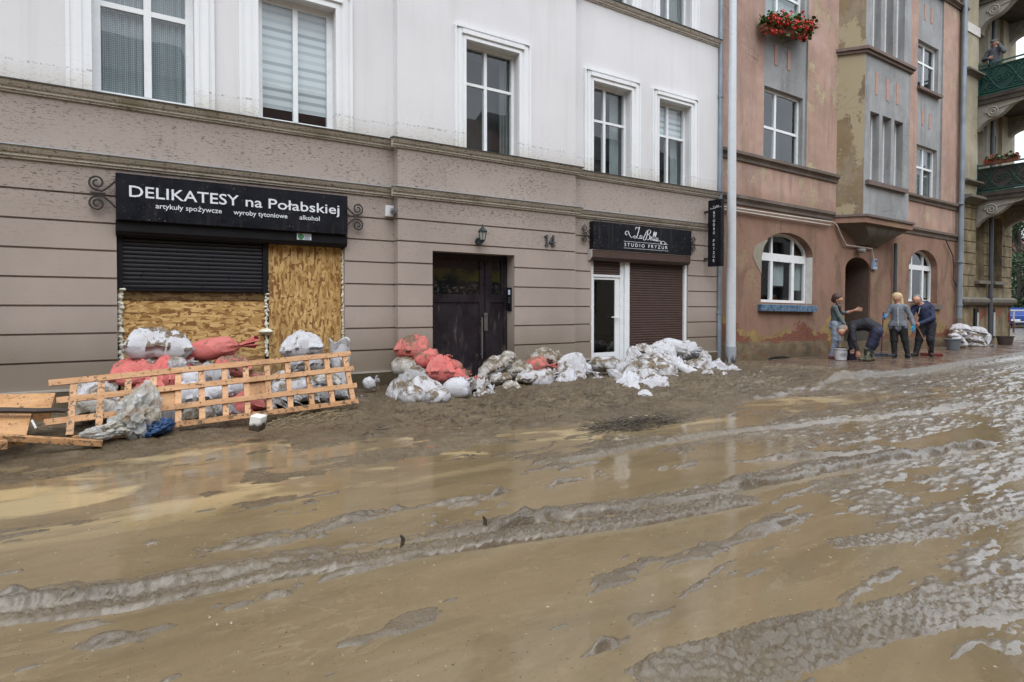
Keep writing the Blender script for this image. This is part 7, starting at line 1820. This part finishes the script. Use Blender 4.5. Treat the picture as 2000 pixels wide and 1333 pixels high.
def head(c, r, face, ms=0, s=1.0, nod=0.0):
    """skull, jaw, nose, ears, eyes and mouth; face = unit vector the face looks along"""
    r = r*.94; c = np.array(c); f = np.array(face, float); f /= np.linalg.norm(f); up = np.array([0,0,1.]) - f*f[2]; up /= np.linalg.norm(up); sd = np.cross(up, f)
    P = lambda a, b_, d: tuple(c + f*a*r + sd*b_*r + up*d*r)
    q = [(P(-.12,0,.12), P(.05,0,.18), r*.93, r*.90, ms, 1, .03), (P(.28,0,-.45), P(.40,0,-.80), r*.62, r*.40, ms, 1, .05), (P(.86,0,.0), P(1.02,0,-.22), r*.10, r*.15, ms, 1, .02),
         (P(-.05,.90,-.02), P(-.12,.92,-.25), r*.12, r*.10, ms, 1, .01), (P(-.05,-.90,-.02), P(-.12,-.92,-.25), r*.12, r*.10, ms, 1, .01)]
    for s_ in (-1,1): q.append((P(.80,s_*.34,.03), P(.82,s_*.30,.03), r*.075, r*.075, 5, 1, .004)); q.append((P(.84,s_*.22,.20), P(.76,s_*.48,.20), r*.035, r*.035, 5, 1, .004))
    q.append((P(.78,-.2,-.55), P(.78,.2,-.55), r*.07, r*.07, 6, 1, .004))
    return q
def hand(w, d, side, up_, ms=0, curl=.5, s=1.0):
    """palm with four unequal fingers and a thumb: w wrist, d pointing direction, side thumb direction, up_ back of hand"""
    w, d, sd, u = [np.array(v, float) for v in (w,d,side,up_)]; d /= np.linalg.norm(d); sd -= d*sd.dot(d); sd /= np.linalg.norm(sd); u = np.cross(d, sd)*(1 if np.cross(d,sd).dot(u) > 0 else -1)
    P = lambda a, b_, c_: tuple(w + (d*a + sd*b_ + u*c_)*s)
    q = [(P(0,.0,0), P(.07,.018,0), .024*s, .020*s, ms, 1, .02), (P(.0,.0,0), P(.07,-.022,0), .024*s, .019*s, ms, 1, .02)]
    for b_, L in ((.033,.070),(.012,.080),(-.011,.073),(-.031,.056)):
        m1 = P(.08+L*.5, b_*1.15, -curl*L*.25); q.append((P(.075,b_,0), m1, .0115*s, .0105*s, ms, 1, .006)); q.append((m1, P(.08+L*(1-.45*curl), b_*1.2, -curl*L*.8), .0105*s, .009*s, ms, 1, .006))
    t1 = P(.045,.055,-.01); q.append((P(.015,.022,0), t1, .015*s, .0125*s, ms, 1, .012)); q.append((t1, P(.085,.066,-.02-curl*.02), .012*s, .010*s, ms, 1, .006))
    return q
def limb(pts, rad, mt, k=.03): return [(pts[i], pts[i+1], rad[i], rad[i+1], mt, 1, k) for i in range(len(pts)-1)]
def shoe(ankle, d, mt, L=.25, sole=4):
    a = np.array(ankle, float); d = np.array(d, float); d /= np.linalg.norm(d); g = np.array([a[0],a[1],.045])
    return [(tuple(a), tuple(g+[0,0,.03]), .05, .052, mt), (tuple(g-d*.05), tuple(g+d*(L-.10)), .048, .040, mt, 1, .03), (tuple(g-d*.06-[0,0,.022]), tuple(g+d*(L-.09)-[0,0,.022]), .030, .028, sole, 1, .008)]
def person(label, g, yaw, prims, mats, extras, scale=1., h=.009, wr=.006, z0=None, seed=3):
    x, y = g; az = math.atan2(x, y+CAM_D)
    V_, F_, mi = sdf_mesh(prims, h, .03, wr, seed)
    o = np_mesh('person', V_, F_, mats, None, True, mi)
    o.location = (x, y, .012 if z0 is None else z0); o.rotation_euler = (0,0,-az+R(yaw)); o.scale = (scale,)*3
    tag(o, label, 'person')
    for nm, pr, mt in extras:
        v, f, _ = sdf_mesh(pr, .009, .03, .008 if nm == 'hair' else 0, seed+9)
        c = np_mesh(nm, v, f, [mt], None, True); c.parent = o
    return o
# mats order: 0 skin, 1 upper garment, 2 trousers, 3 shoes, 4 soles, 5 eyes, 6 lips, 7 gloves or trim
def mats(up_, tr__, sh_, so_, tm): return [SKIN, up_, tr__, sh_, so_, EYE, LIP, tm]
SOLE = flat('pale_sole', (.55,.53,.5), .6); BLK = pm('black', (.012,.012,.014))
# 1: woman in grey green jumper, profile to the right, arm held out
hc = (.075,0,1.515)
W1 = head(hc, .100, (1,-.45,-.03)) + limb([(.045,0,1.43),(.02,0,1.33)], [.052,.06], 0)
W1 += [((.0,-.10,1.295),(.0,.10,1.295),.072,.072,1), ((.01,0,1.24),(.03,0,1.02),.118,.108,1,1.12), ((.03,0,1.02),(.03,0,.93),.108,.122,1,1.15), ((.02,-.05,.87),(.02,.05,.87),.118,.118,2), ((-.01,.02,.86),(-.03,.02,.82),.125,.115,2)]
W1 += limb([(.01,-.135,1.285),(.10,-.17,1.06),(.20,-.21,.90)], [.056,.048,.042], 1) + limb([(.17,-.20,.945),(.235,-.22,.80)], [.035,.029], 0) + hand((.235,-.22,.80),(.25,-.05,-1),(1,-.3,.2),(-1,-.4,0),0,.4)
W1 += limb([(.02,.13,1.28),(.20,.14,1.15),(.30,.10,1.175)], [.054,.045,.042], 1) + limb([(.28,.10,1.17),(.46,.02,1.235)], [.036,.027], 0) + hand((.46,.02,1.235),(1,-.15,.12),(.1,-.2,1),(0,-1,-.1),0,.15)
for s_ in (-1,1): W1 += limb([(.02,s_*.075,.85),(.035+.02*s_,s_*.085,.47),(-.03+.02*s_,s_*.09,.10)], [.104,.080,.062], 2, .04) + shoe((-.03+.02*s_,s_*.09,.09),(1,-.35,0),3,.22)
hairW1 = [((.03,.02,1.56),(.06,.01,1.555),.108,.104,0), ((-.02,.02,1.50),(.0,.03,1.46),.075,.06,0), ((.03,-.06,1.45),(.09,-.10,1.33),.032,.036,0), ((.09,-.10,1.33),(.15,-.10,1.15),.038,.018,0)]
g1 = G(1630,701,0)
person('woman in grey green jumper and pale blue sweatpants holding one arm out', g1, 0, W1, mats(pm('grey_green',(.085,.115,.12)), pm('pale_blue',(.28,.33,.42)), pm('pink_shoe',(.42,.14,.17)), SOLE, BLK), [('hair', hairW1, pm('auburn',(.055,.022,.016),.5))], seed=11)
# 2: man bent double over the buckets, head to the left
hc = (-.535,-.05,.70)
B2 = head(hc, .100, (-.62,-.45,-.62)) + limb([(-.46,-.02,.76),(-.36,0,.80)], [.06,.07], 0)
B2 += [((-.30,-.13,.80),(-.30,.13,.80),.09,.09,1), ((-.28,0,.84),(0,0,.90),.135,.150,1,1.15), ((0,0,.90),(.18,0,.80),.150,.150,1,1.12), ((.22,-.07,.72),(.22,.07,.72),.135,.135,2)]
B2 += limb([(-.30,-.16,.77),(-.27,-.24,.50),(-.20,-.26,.28)], [.075,.062,.05], 1) + limb([(-.20,-.26,.28),(-.19,-.27,.22)], [.032,.03], 0) + hand((-.19,-.27,.22),(.1,.0,-1),(1,-.2,0),(0,-1,0),0,.6)
B2 += limb([(-.30,.16,.77),(-.36,.18,.50),(-.33,.10,.30)], [.072,.06,.05], 1) + hand((-.33,.10,.29),(.2,0,-1),(1,0,0),(0,1,0),0,.6)
for s_, kx, fx in ((-1,.09,.02),(1,.18,.10)): B2 += limb([(.20,s_*.09,.70),(kx,s_*.11,.42),(fx,s_*.11,.26)], [.125,.088,.075], 2, .04) + limb([(fx,s_*.11,.30),(fx,s_*.11,.08)], [.078,.066], 3, .01) + shoe((fx,s_*.11,.09),(-1,-.5,0),3,.27,3)
cam_m = NM('camouflage_boots', .6); cam_m.set('Base Color', cam_m.ramp(cam_m.noise(11,3,dist=1), [(.42,(.03,.035,.02)),(.47,(.16,.16,.11)),(.55,(.30,.29,.24)),(.6,(.05,.05,.035))], 'CONSTANT'))
hairB2 = [((-.55,-.02,.75),(-.51,-.0,.77),.104,.10,0), ((-.49,.02,.70),(-.48,.03,.66),.07,.06,0)]
g2 = G(1692,706,0)
person('man in dark navy jacket and patterned rubber boots bent double over the buckets', g2, 0, B2, mats(pm('dark_navy',(.014,.014,.022)), pm('indigo',(.022,.026,.06)), cam_m.mat, SOLE, BLK), [('hair', hairB2, pm('grey_hair',(.19,.18,.165),.6))], seed=21)
# 3: blonde woman in grey jacket with blue gloves
hc = (-.105,0,1.545)
B3 = head(hc, .100, (-.35,-1,-.12)) + limb([(-.09,.01,1.45),(-.08,.01,1.36)], [.05,.062], 0)
B3 += [((-.20,.0,1.315),(.06,.0,1.315),.078,.078,1), ((-.08,0,1.25),(-.07,0,1.0),.148,.140,1,.85), ((-.07,0,1.0),(-.07,0,.90),.150,.168,1,.82), ((-.165,0,.86),(.025,0,.86),.125,.125,1,.92), ((-.165,0,.79),(.025,0,.79),.118,.118,1,.95), ((-.13,0,.78),(.0,0,.78),.11,.11,2,.9)]
B3 += limb([(-.24,0,1.30),(-.33,-.03,1.10),(-.37,-.16,1.03)], [.062,.054,.045], 1) + hand((-.38,-.18,1.04),(-.25,-1,.35),(.2,0,1),(-1,0,.2),7,.8,1.15)
B3 += limb([(.10,0,1.30),(.20,.0,1.06),(.255,-.06,.87)], [.062,.054,.046], 1) + limb([(.255,-.06,.88),(.26,-.07,.83)], [.04,.036], 7) + hand((.26,-.07,.83),(.0,-.1,-1),(-.5,-1,0),(1,0,0),7,.4,1.15)
for s_, fx in ((-1,-.15),(1,.14)): B3 += limb([(-.07+s_*.09,0,.80),(-.04+s_*.12,0,.46),(fx,0,.10)], [.115,.080,.055], 2, .04) + shoe((fx,0,.09),(-.6 if s_ < 0 else .45,-1,0),3,.25)
B3 += [((-.085,-.13,1.30),(-.075,-.145,.84),.007,.007,7+0 if False else 4,1,.004)]
B3 += [((-.14,.04,1.375),(-.02,.05,1.375),.05,.05,1)]
hairB3 = [((-.12,.03,1.585),(-.09,.03,1.585),.108,.108,0), ((-.185,.03,1.52),(-.19,.02,1.38),.05,.035,0), ((-.02,.03,1.52),(.01,.0,1.37),.055,.035,0), ((-.10,.07,1.52),(-.10,.07,1.36),.085,.07,0)]
g3 = G(1760,700,0)
p3_ = person('blonde woman in grey zipped jacket and bright blue gloves holding a purple broom', g3, 0, B3, mats(pm('slate_grey',(.15,.17,.205)), BLK, pm('navy_shoe',(.02,.022,.035)), SOLE, flat('blue_glove',(.03,.28,.55),.45)), [('hair', hairB3, pm('blonde',(.52,.40,.22),.5))], seed=31)
# 4: man in navy hoodie leaning on a broom
hc = (-.20,-.16,1.50)
B4 = head(hc, .104, (-.1,-.82,-.55)) + limb([(-.14,-.08,1.44),(-.08,0,1.36)], [.062,.072], 0)
B4 += [((-.21,-.02,1.30),(.09,.02,1.33),.09,.09,1), ((-.05,0,1.26),(.02,.02,1.02),.155,.15,1,.9), ((.02,.02,1.02),(.04,.03,.96),.15,.155,1,.9), ((-.045,.03,.93),(.125,.03,.93),.115,.115,1,1), ((-.03,.03,.86),(.10,.03,.86),.125,.125,2,.95), ((-.08,.08,1.41),(.02,.09,1.42),.07,.07,1)]
B4 += limb([(-.25,-.02,1.27),(-.33,-.12,1.03),(-.24,-.28,.90)], [.075,.065,.05], 1) + hand((-.24,-.29,.89),(.3,-.5,-.35),(0,-.3,1),(-1,0,0),0,.9,1.1)
B4 += limb([(.14,.02,1.29),(.17,-.12,1.02),(-.10,-.30,.88)], [.075,.065,.05], 1) + hand((-.11,-.31,.87),(-.9,-.2,-.3),(0,-.5,1),(0,-1,.3),0,.9,1.1)
for s_, kx, fx, fy_ in ((-1,-.12,-.19,-.05),(1,.12,.14,.12)): B4 += limb([(.035+s_*.10,.03,.84),(kx,-.02,.46),(fx,fy_,.10)], [.130,.092,.066], 2, .04) + shoe((fx,fy_,.09),(-.5 if s_ < 0 else .1,-1,0),3,.28,3)
B4 += [((-.115,-.15,1.30),(-.15,-.185,1.12),.009,.007,4,1,.004)]
hairB4 = [((-.20,-.10,1.545),(-.19,-.10,1.55),.105,.104,0), ((-.15,-.07,1.49),(-.15,-.06,1.46),.08,.07,0)]
g4 = G(1806,697,0)
person('man in navy hooded top leaning down on a red broom, rightmost of the clean-up group', g4, 0, B4, mats(pm('navy',(.014,.022,.062)), pm('charcoal',(.020,.022,.030)), pm('dark_shoe',(.03,.028,.026)), SOLE, BLK), [('hair', hairB4, pm('grey_hair',(.19,.18,.165),.6))], seed=41)
# 5: man with cap on the balcony, phone at his ear
hc = (0,-.02,1.60)
B5 = head(hc, .102, (-.25,-1,-.05)) + limb([(0,.0,1.50),(0,.0,1.42)], [.06,.07], 0)
B5 += [((-.15,.0,1.36),(.15,.0,1.36),.09,.09,1), ((0,0,1.30),(0,0,1.02),.17,.165,1,.85), ((0,0,1.02),(0,0,.88),.165,.17,1,.85), ((-.07,0,.86),(.07,0,.86),.12,.12,2)]
B5 += limb([(-.20,0,1.34),(-.30,-.05,1.10),(-.12,-.22,1.05)], [.08,.068,.055], 1) + hand((-.11,-.23,1.05),(1,-.3,0),(0,-.2,1),(0,-1,0),0,.7)
B5 += limb([(.20,0,1.34),(.32,-.14,1.18),(.17,-.15,1.48)], [.08,.066,.052], 1) + hand((.165,-.15,1.49),(-.35,.1,1),(0,-1,.1),(1,-.3,0),0,.7)
B5 += [((.125,-.10,1.54),(.115,-.08,1.66),.016,.016,3,1,.004)]
for s_ in (-1,1): B5 += limb([(s_*.09,0,.84),(s_*.10,0,.46),(s_*.10,0,.08)], [.115,.08,.06], 2, .04) + shoe((s_*.10,0,.09),(0,-1,0),3,.25,3)
capB5 = [((0,.0,1.665),(0,.0,1.672),.106,.102,0), ((-.02,-.09,1.655),(-.03,-.16,1.645),.06,.05,0)]
bq = (W(1909,300)[0]+.42, 0); bZ = W(1909,190)[1]
p5_ = person('man with a flat cap talking on a phone on the upper green balcony', (bq[0], -.34), -20, B5, mats(pm('grey_anorak',(.085,.095,.115)), pm('dark_trousers',(.022,.024,.03)), BLK, SOLE, BLK), [('cap', capB5, pm('cap_grey',(.10,.11,.12)))], z0=bZ+.305, h=.011, seed=51)

# ------------------------------------------------------------------ what they work with
def gz_(px, py): return G(px, py, 0)
def broom(label, top, foot, w, stickc, headc, bristle, ang):
    t = thing('push_broom', label, 'broom', foot); mb = MB(); mb.tube([top, (foot[0],foot[1],.07)], .014, 8); mb.build('handle', stickc, t, True)
    c, s = math.cos(ang), math.sin(ang)
    m = MB(); m.cbox(-w/2,w/2,-.035,.035,.055,.095,.006); m.xf(Matrix.Translation((foot[0],foot[1],0)) @ Matrix.Rotation(ang,4,'Z')); m.build('head', headc, t)
    b = MB(); rr = random.Random(int(w*1000))
    for i in range(int(w/.02)):
        for j in range(3):
            x0_ = -w/2+.012+i*.02; y0_ = -.022+j*.022; q = (x0_+rr.uniform(-.012,.012), y0_*1.5+rr.uniform(-.012,.012))
            b.tube([(x0_,y0_,.056),(q[0],q[1],.014)],[.007,.010],5)
    b.xf(Matrix.Translation((foot[0],foot[1],0)) @ Matrix.Rotation(ang,4,'Z')); b.build('bristles', bristle, t)
    return t
def wpt(o, p):
    a = o.rotation_euler[2]; c, s = math.cos(a), math.sin(a); return (o.location[0]+p[0]*c-p[1]*s, o.location[1]+p[0]*s+p[1]*c, o.location[2]+p[2])
azp = -math.atan2(g3[0], g3[1]+CAM_D)
f1 = gz_(1721,697); hL = wpt(p3_, (-.40,-.27,1.08))
d_ = Vector(hL)-Vector((*f1,.07)); topp = tuple(Vector((*f1,.07))+d_*1.10)
broom('purple handled broom with grey blue head held by the blonde woman', topp, (*f1,0), .34, flat('purple_plastic',(.22,.06,.20),.4), flat('grey_blue_head',(.10,.12,.17),.5), flat('dull_blue_bristle',(.07,.085,.13),.7), azp)
p4_ = [o for o in bpy.data.objects if o.name.startswith('person')][3]
f2 = gz_(1819,697); hR = wpt(p4_, (-.20,-.36,.87)); d_ = Vector(hR)-Vector((*f2,.07)); topp = tuple(Vector((*f2,.07))+d_*1.12)
broom('red broom with long wooden handle pushed by the man in the navy hooded top', topp, (*f2,0), .50, flat('pale_handle',(.42,.25,.15),.5), flat('red_head',(.20,.03,.025),.5), flat('red_bristle',(.16,.022,.02),.7), azp-.1)
def bucket(name, label, px, py, r0, r1, h, mat, cat='bucket', sx=1., band=None, handle=True, rot=0):
    x, y = gz_(px, py); t = thing(name, label, cat, (x,y,0))
    mb = MB(); mb.lathe([(r0*.98,.012),(r0,.0),(r1,h),(r1+.012,h+.004),(r1+.012,h-.025),(r1+.001,h-.03),(r1+.001,h+.001),(r1-.010,h+.0),(r0-.012,.03),(.001,.03)],(0,0,0),28,sx); mb.xf(Matrix.Translation((x,y,.01)) @ Matrix.Rotation(rot,4,'Z')); mb.build('body', mat, t, 50)
    if handle:
        m = MB(); m.tube([(r1*math.cos(a)*sx, -.02-(r1*.25)*math.sin(a), h-.02-.16*math.sin(a)) for a in np.linspace(0,math.pi,13)], .006, 6); m.xf(Matrix.Translation((x,y,.01)) @ Matrix.Rotation(azp,4,'Z')); m.build('handle', flat('dark_wire',(.05,.05,.05),.4), t)
    if band:
        m = MB(); m.lathe([(r1*1.004,h*.86),(r1*1.03,h*.87),(r1*1.03,h*1.01),(r1*.9,h*1.03),(r1*.9,h*.99),(r1*1.004,h*.9)],(0,0,0),28); m.xf(Matrix.Translation((x,y,.01))); m.build('rim', band, t)
        for k, z in enumerate((.35,.47,.58)):
            m = MB(); w_ = (.9,1.2,.7)[k]; rad = r0+(r1-r0)*z+.003; m.add([(rad*math.cos(a), rad*math.sin(a), h*z+dz) for dz in (-.012,.012) for a in np.linspace(azp-math.pi/2-w_/2+.5, azp-math.pi/2+w_/2+.5, 9)], [(i,i+1,i+10,i+9) for i in range(8)]); m.xf(Matrix.Translation((x,y,.01))); m.build('printed_band', flat('grey_print',(.30,.33,.37),.6), t)
    return t
M['white_tub'] = plain('white_tub', (.62,.63,.66), .4, var=.08); M['grey_tub'] = plain('grey_tub', (.14,.165,.185), .45); M['violet_tub'] = plain('violet_tub', (.05,.035,.06), .4)
bucket('paint_bucket', 'white paint bucket with dark rim between the woman in sweatpants and the bent man', 1642,704,.13,.155,.29,M['white_tub'],'bucket',1.,flat('dark_rim',(.02,.02,.025),.5))
bucket('bucket', 'dark violet bucket beside the white paint bucket', 1663,703,.125,.155,.27,M['violet_tub'])
bucket('bucket', 'grey plastic bucket standing before the far sandbag pile', 1861.5,684,.16,.21,.33,M['grey_tub'])
bucket('mortar_tub', 'dark brown mortar tub on the pavement near the railing', 1963,674,.16,.205,.30,plain('brown_tub',(.06,.045,.04),.5),'tub',1.25,None,False,azp)
x, y = gz_(1653,700); mb = MB(); mb.cbox(-.14,.14,-.05,.05,0,.5,.03); mb.xf(Matrix.Translation((x+.05,y+.25,.02)) @ Matrix.Rotation(azp,4,'Z') @ Matrix.Rotation(R(-14),4,'Y'))
n = NM('printed_yellow_bag', .5); zq = n.xyz()[2]; n.set('Base Color', n.mix(n.mr(n.noise(14,3,dist=1),.56,.6), n.mix(n.mr(n.noise(4,3),.4,.6),(.42,.30,.09),(.30,.21,.07)), (.45,.06,.06)))
tag(mb.build('yellow_bag', n.mat, None), 'yellow printed bag standing behind the white paint bucket', 'bag')
# ------------------------------------------------------------------ beyond the corner: tree, car, railing; the opposite side of the street
def tree(name, label, x, y, z0, hgt, rad, seed, leafc, nl=9000, ls=.16):
    rr = random.Random(seed); t = thing(name, label, 'tree', (x,y,z0)); tr = MB()
    tr.tube([(x,y,z0-.3),(x+.1,y,z0+hgt*.3),(x-.1,y+.1,z0+hgt*.6),(x,y,z0+hgt*.9)],[.28,.22,.14,.04],10)
    clumps = []
    for k in range(46):
        a = rr.uniform(0,6.28); zf = rr.uniform(.12,1); q = rad*math.sqrt(max(.05,1-abs(zf-.45)**1.5*1.6))*rr.uniform(.3,1)
        c = (x+q*math.cos(a), y+q*math.sin(a), z0+hgt*zf); clumps.append((c, rr.uniform(.5,1.05)*rad*.32))
        if k % 2 == 0: tr.tube([(x,y,z0+hgt*zf*.7),((x+c[0])/2,(y+c[1])/2,z0+hgt*zf*.92),c],[.09,.05,.015],5,False)
    tr.build('trunk', flat('tree_bark',(.05,.042,.034),.9), t, True)
    rn = np.random.default_rng(seed); C_ = np.array([c for c,_ in clumps]); S_ = np.array([s for _,s in clumps])
    ci = rn.integers(0,len(C_),nl); P = C_[ci] + rn.normal(size=(nl,3))*S_[ci][:,None]*np.array([.62,.62,.5])
    a = rn.normal(size=(nl,3)); a /= np.linalg.norm(a,axis=1)[:,None]; b_ = np.cross(a, rn.normal(size=(nl,3))); b_ /= np.linalg.norm(b_,axis=1)[:,None]
    s = rn.uniform(.5,1.2,nl)[:,None]*ls; V_ = np.stack([P-a*s, P-b_*s*.55, P+a*s, P+b_*s*.55],1).reshape(-1,3)
    n = NM('leaf_'+name+str(seed), .55, .3); n.set('Base Color', n.mix(n.mr(n.noise(1.2,4),.35,.65), tuple(v*.55 for v in leafc), tuple(v*1.35 for v in leafc)))
    np_mesh('crown', V_, np.arange(nl*4).reshape(-1,4), n.mat, t, False)
    return t
def far(px, py, depth):
    d = _ray(px, py); q = _C + d*(depth/ float(d @ _fw)); return float(q[0]), float(q[1]), float(q[2])
for i, (px, dep_, hh, rd, lc, lab) in enumerate(((1992,52,13.5,4.0,(.035,.075,.032),'tall dark green tree behind the corner house'),(2050,60,15,5.0,(.045,.085,.04),'broad green tree beyond the blue car'),(2120,56,13,4.5,(.04,.08,.03),'dark tree at the far right beyond the street'))):
    x, y, _z = far(px, 600, dep_)
    tree('street_tree', lab, x, y, -.2, hh*(.72 if i == 0 else .8), rd*.72, 70+i, lc)
xh, yh, _ = far(2010, 600, 95)
hb = thing('distant_house', 'pale distant house wall at the end of the street', 'building', (xh, yh, 0))
mb = MB(); mb.box(xh-9, xh+9, yh-4, yh+4, -.5, 9.0); mb.build('wall', flat('distant_wall',(.40,.38,.34),.9), hb)
mb = MB(); mb.add([(xh-9.4,yh-4.4,9),(xh+9.4,yh-4.4,9),(xh+9.4,yh+4.4,9),(xh-9.4,yh+4.4,9),(xh-9.4,yh,12),(xh+9.4,yh,12)],[(0,1,5,4),(2,3,4,5),(0,4,3),(1,2,5)]); mb.build('roof', flat('distant_roof',(.16,.08,.06),.9), hb)
for i in range(6):
    for z in (1.2,4.4):
        MB().box(xh-8+i*2.7, xh-6.9+i*2.7, yh-4.05, yh-4.001, z, z+1.7).build('window', M['dark'], hb)
xf, yf_, _ = far(2010, 600, 60)
hg = MB(); hg.box(xf-14,xf+26,yf_,yf_+.4,-.3,2.1); tag(hg.build('boundary_wall', flat('dark_wall',(.035,.04,.035),.9), None), 'low dark boundary wall behind the blue car', 'wall')
# blue car, seen end-on past the corner
cx_, cy_, _ = far(1996, 612, 46)
car = thing('parked_car', 'blue car parked beyond the corner house', 'car', (cx_, cy_, -.13))
def carpart(prof, w0, w1, name, mat, xoff=0):
    """side outline (u along the car, z) swept across the width"""
    mb = MB(); n_ = len(prof); vs = []
    for sgn, ww in ((-1,w0),(1,w1)): vs += [(u, sgn*ww*(1-.10*max(0,(z-.75))/.6), z) for u, z in prof]
    mb.add(vs, [tuple(range(n_)), tuple(range(2*n_-1,n_-1,-1))]+[(i,(i+1)%n_,(i+1)%n_+n_,i+n_) for i in range(n_)])
    mb.xf(Matrix.Translation((cx_,cy_,-.13)) @ Matrix.Rotation(R(8),4,'Z')); return mb.build(name, mat, car, 30)
M['carblue'] = plain('blue_car_paint', (.015,.05,.24), .2, .6, var=.05)
body = [(-2.1,.28),(2.1,.28),(2.18,.55),(2.1,.82),(1.1,.95),(-1.9,.98),(-2.15,.85),(-2.2,.5)]
carpart(body, .86, .86, 'body', M['carblue'])
carpart([(-1.85,.97),(.95,.94),(.25,1.40),(-.2,1.45),(-1.3,1.44),(-1.7,1.30)], .78, .78, 'cabin', M['carblue'])
carpart([(-1.72,1.0),(.72,.98),(.22,1.34),(-1.25,1.36),(-1.62,1.26)], .795, .795, 'side_window', plain('car_glass',(.10,.16,.24),.08))
for u in (-1.35,1.3):
    for sy in (-1,1):
        mb = MB(); mb.lathe([(.001,-.1),(.2,-.1),(.31,-.08),(.32,0),(.31,.08),(.2,.1),(.001,.1)],(0,0,0),20); mb.xf(Matrix.Translation((cx_,cy_,-.13)) @ Matrix.Rotation(R(8),4,'Z') @ Matrix.Translation((u,sy*.78,.31)) @ Matrix.Rotation(R(90),4,'X')); w_ = mb.build('wheel', flat('tyre_rubber',(.015,.015,.016),.8), car, 40)
        mb = MB(); mb.lathe([(.001,-.105),(.19,-.105),(.19,.105),(.001,.105)],(0,0,0),16); mb.xf(Matrix.Translation((cx_,cy_,-.13)) @ Matrix.Rotation(R(8),4,'Z') @ Matrix.Translation((u,sy*.78,.31)) @ Matrix.Rotation(R(90),4,'X')); mb.build('rim', flat('alloy',(.4,.4,.42),.35), w_)
for sy in (-1,1):
    mb = MB(); mb.cbox(-2.22,-2.05,sy*.72-.12,sy*.72+.12,.68,.86,.02); mb.xf(Matrix.Translation((cx_,cy_,-.13)) @ Matrix.Rotation(R(8),4,'Z')); mb.build('tail_light', flat('tail_red',(.45,.02,.02),.3), car)
    mb = MB(); mb.cbox(2.0,2.17,sy*.62-.14,sy*.62+.14,.62,.76,.02); mb.xf(Matrix.Translation((cx_,cy_,-.13)) @ Matrix.Rotation(R(8),4,'Z')); mb.build('headlight', M['pvc'], car)
mb = MB(); mb.cbox(-2.235,-2.19,-.26,.26,.48,.60,.005); mb.xf(Matrix.Translation((cx_,cy_,-.13)) @ Matrix.Rotation(R(8),4,'Z')); mb.build('number_plate', M['pvc'], car)
# street railing at the corner
rx_, ry_ = G(1979.5, 648, 0)
rl = thing('street_railing', 'pale and dark red street railing at the corner beyond the sandbags', 'railing', (rx_, ry_, 0))
dr2 = Vector((1,-.10,0)).normalized(); mb = MB(); mp = []
hr = far(1980, 607, math.hypot(rx_, ry_+CAM_D)*math.cos(math.atan2(rx_, ry_+CAM_D)-PHI))[2]
mb.tube([tuple(Vector((rx_,ry_,hr))+dr2*s) for s in (-.9,0,2.4,4.8)], .04, 8); mb.tube([tuple(Vector((rx_,ry_,hr*.45))+dr2*s) for s in (0,2.4,4.8)], .03, 8); mb.build('top_rail', flat('pale_rail',(.45,.45,.43),.5), rl)
for s in (0,2.4,4.8):
    b0 = Vector((rx_,ry_,0))+dr2*s; MB().tube([tuple(b0+Vector((0,0,hr*.5))),tuple(b0+Vector((0,0,hr)))],.045,8).build('post', M['pale_rail'], rl); MB().tube([tuple(b0-Vector((0,0,.2))),tuple(b0+Vector((0,0,hr*.5)))],.046,8).build('post', flat('dark_red_post',(.10,.03,.03),.6), rl)
# the houses across the street, seen only as reflections
def opposite(x0, x1, y, h, wall, roofc, label, seed):
    t = thing('opposite_house', label, 'building', ((x0+x1)/2, y, 0)); rr = random.Random(seed)
    n_ = max(2,int((x1-x0)/2.6)); st_ = (x1-x0)/n_; hs = []
    for i in range(n_):
        for z in (1.0,4.1,7.0):
            if z+1.8 < h: hs.append((x0+st_*(i+.28), x0+st_*(i+.72), z, z+1.75, .2))
    mb = MB(); panel(mb, [x0,x1], [-.5,h], nod, lambda u,z,d: (u, y-d, z), hs); mb.quad((x0,y,-.5),(x0,y-9,-.5),(x0,y-9,h),(x0,y,h)); mb.quad((x1,y,-.5),(x1,y-9,-.5),(x1,y-9,h),(x1,y,h)); mb.build('wall', wall, t)
    for a, b_, z0, z1, _d in hs:
        m = MB(); m.box(a, b_, y-.24, y-.2, z0, z1); w_ = m.build('window', plain('opposite_glass',(.03,.035,.04),.1) if 'og' not in M else M['og'], t); M['og'] = w_.data.materials[0]
    mb = MB(); mb.add([(x0,y+.4,h),(x1,y+.4,h),(x1,y-9,h),(x0,y-9,h),(x0,y-4.5,h+3),(x1,y-4.5,h+3)],[(0,1,5,4),(2,3,4,5),(0,4,3),(1,2,5)]); mb.build('roof', roofc, t)
    return t
WY = -15.5
opposite(-26,-11.5,WY,8.8,flat('opp_cream',(.36,.32,.25),.9),flat('opp_tile',(.12,.05,.035),.8),'cream terraced house across the street behind the camera, left end',1)
opposite(-11.4,2.5,WY,9.4,flat('opp_grey',(.26,.26,.25),.9),flat('opp_slate',(.07,.07,.075),.8),'grey terraced house across the street straight behind the camera',2)
opposite(2.6,17,WY,8.6,flat('opp_brick',(.24,.13,.10),.9),M['opp_tile'],'brick terraced house across the street behind the camera, right end',3)
opposite(17.1,31,WY,9.2,M['opp_cream'],M['opp_slate'],'cream terraced house across the street far to the right',4)
opposite(31.1,46,WY,8.4,M['opp_grey'],M['opp_tile'],'grey terraced house across the street at the far right end',5)
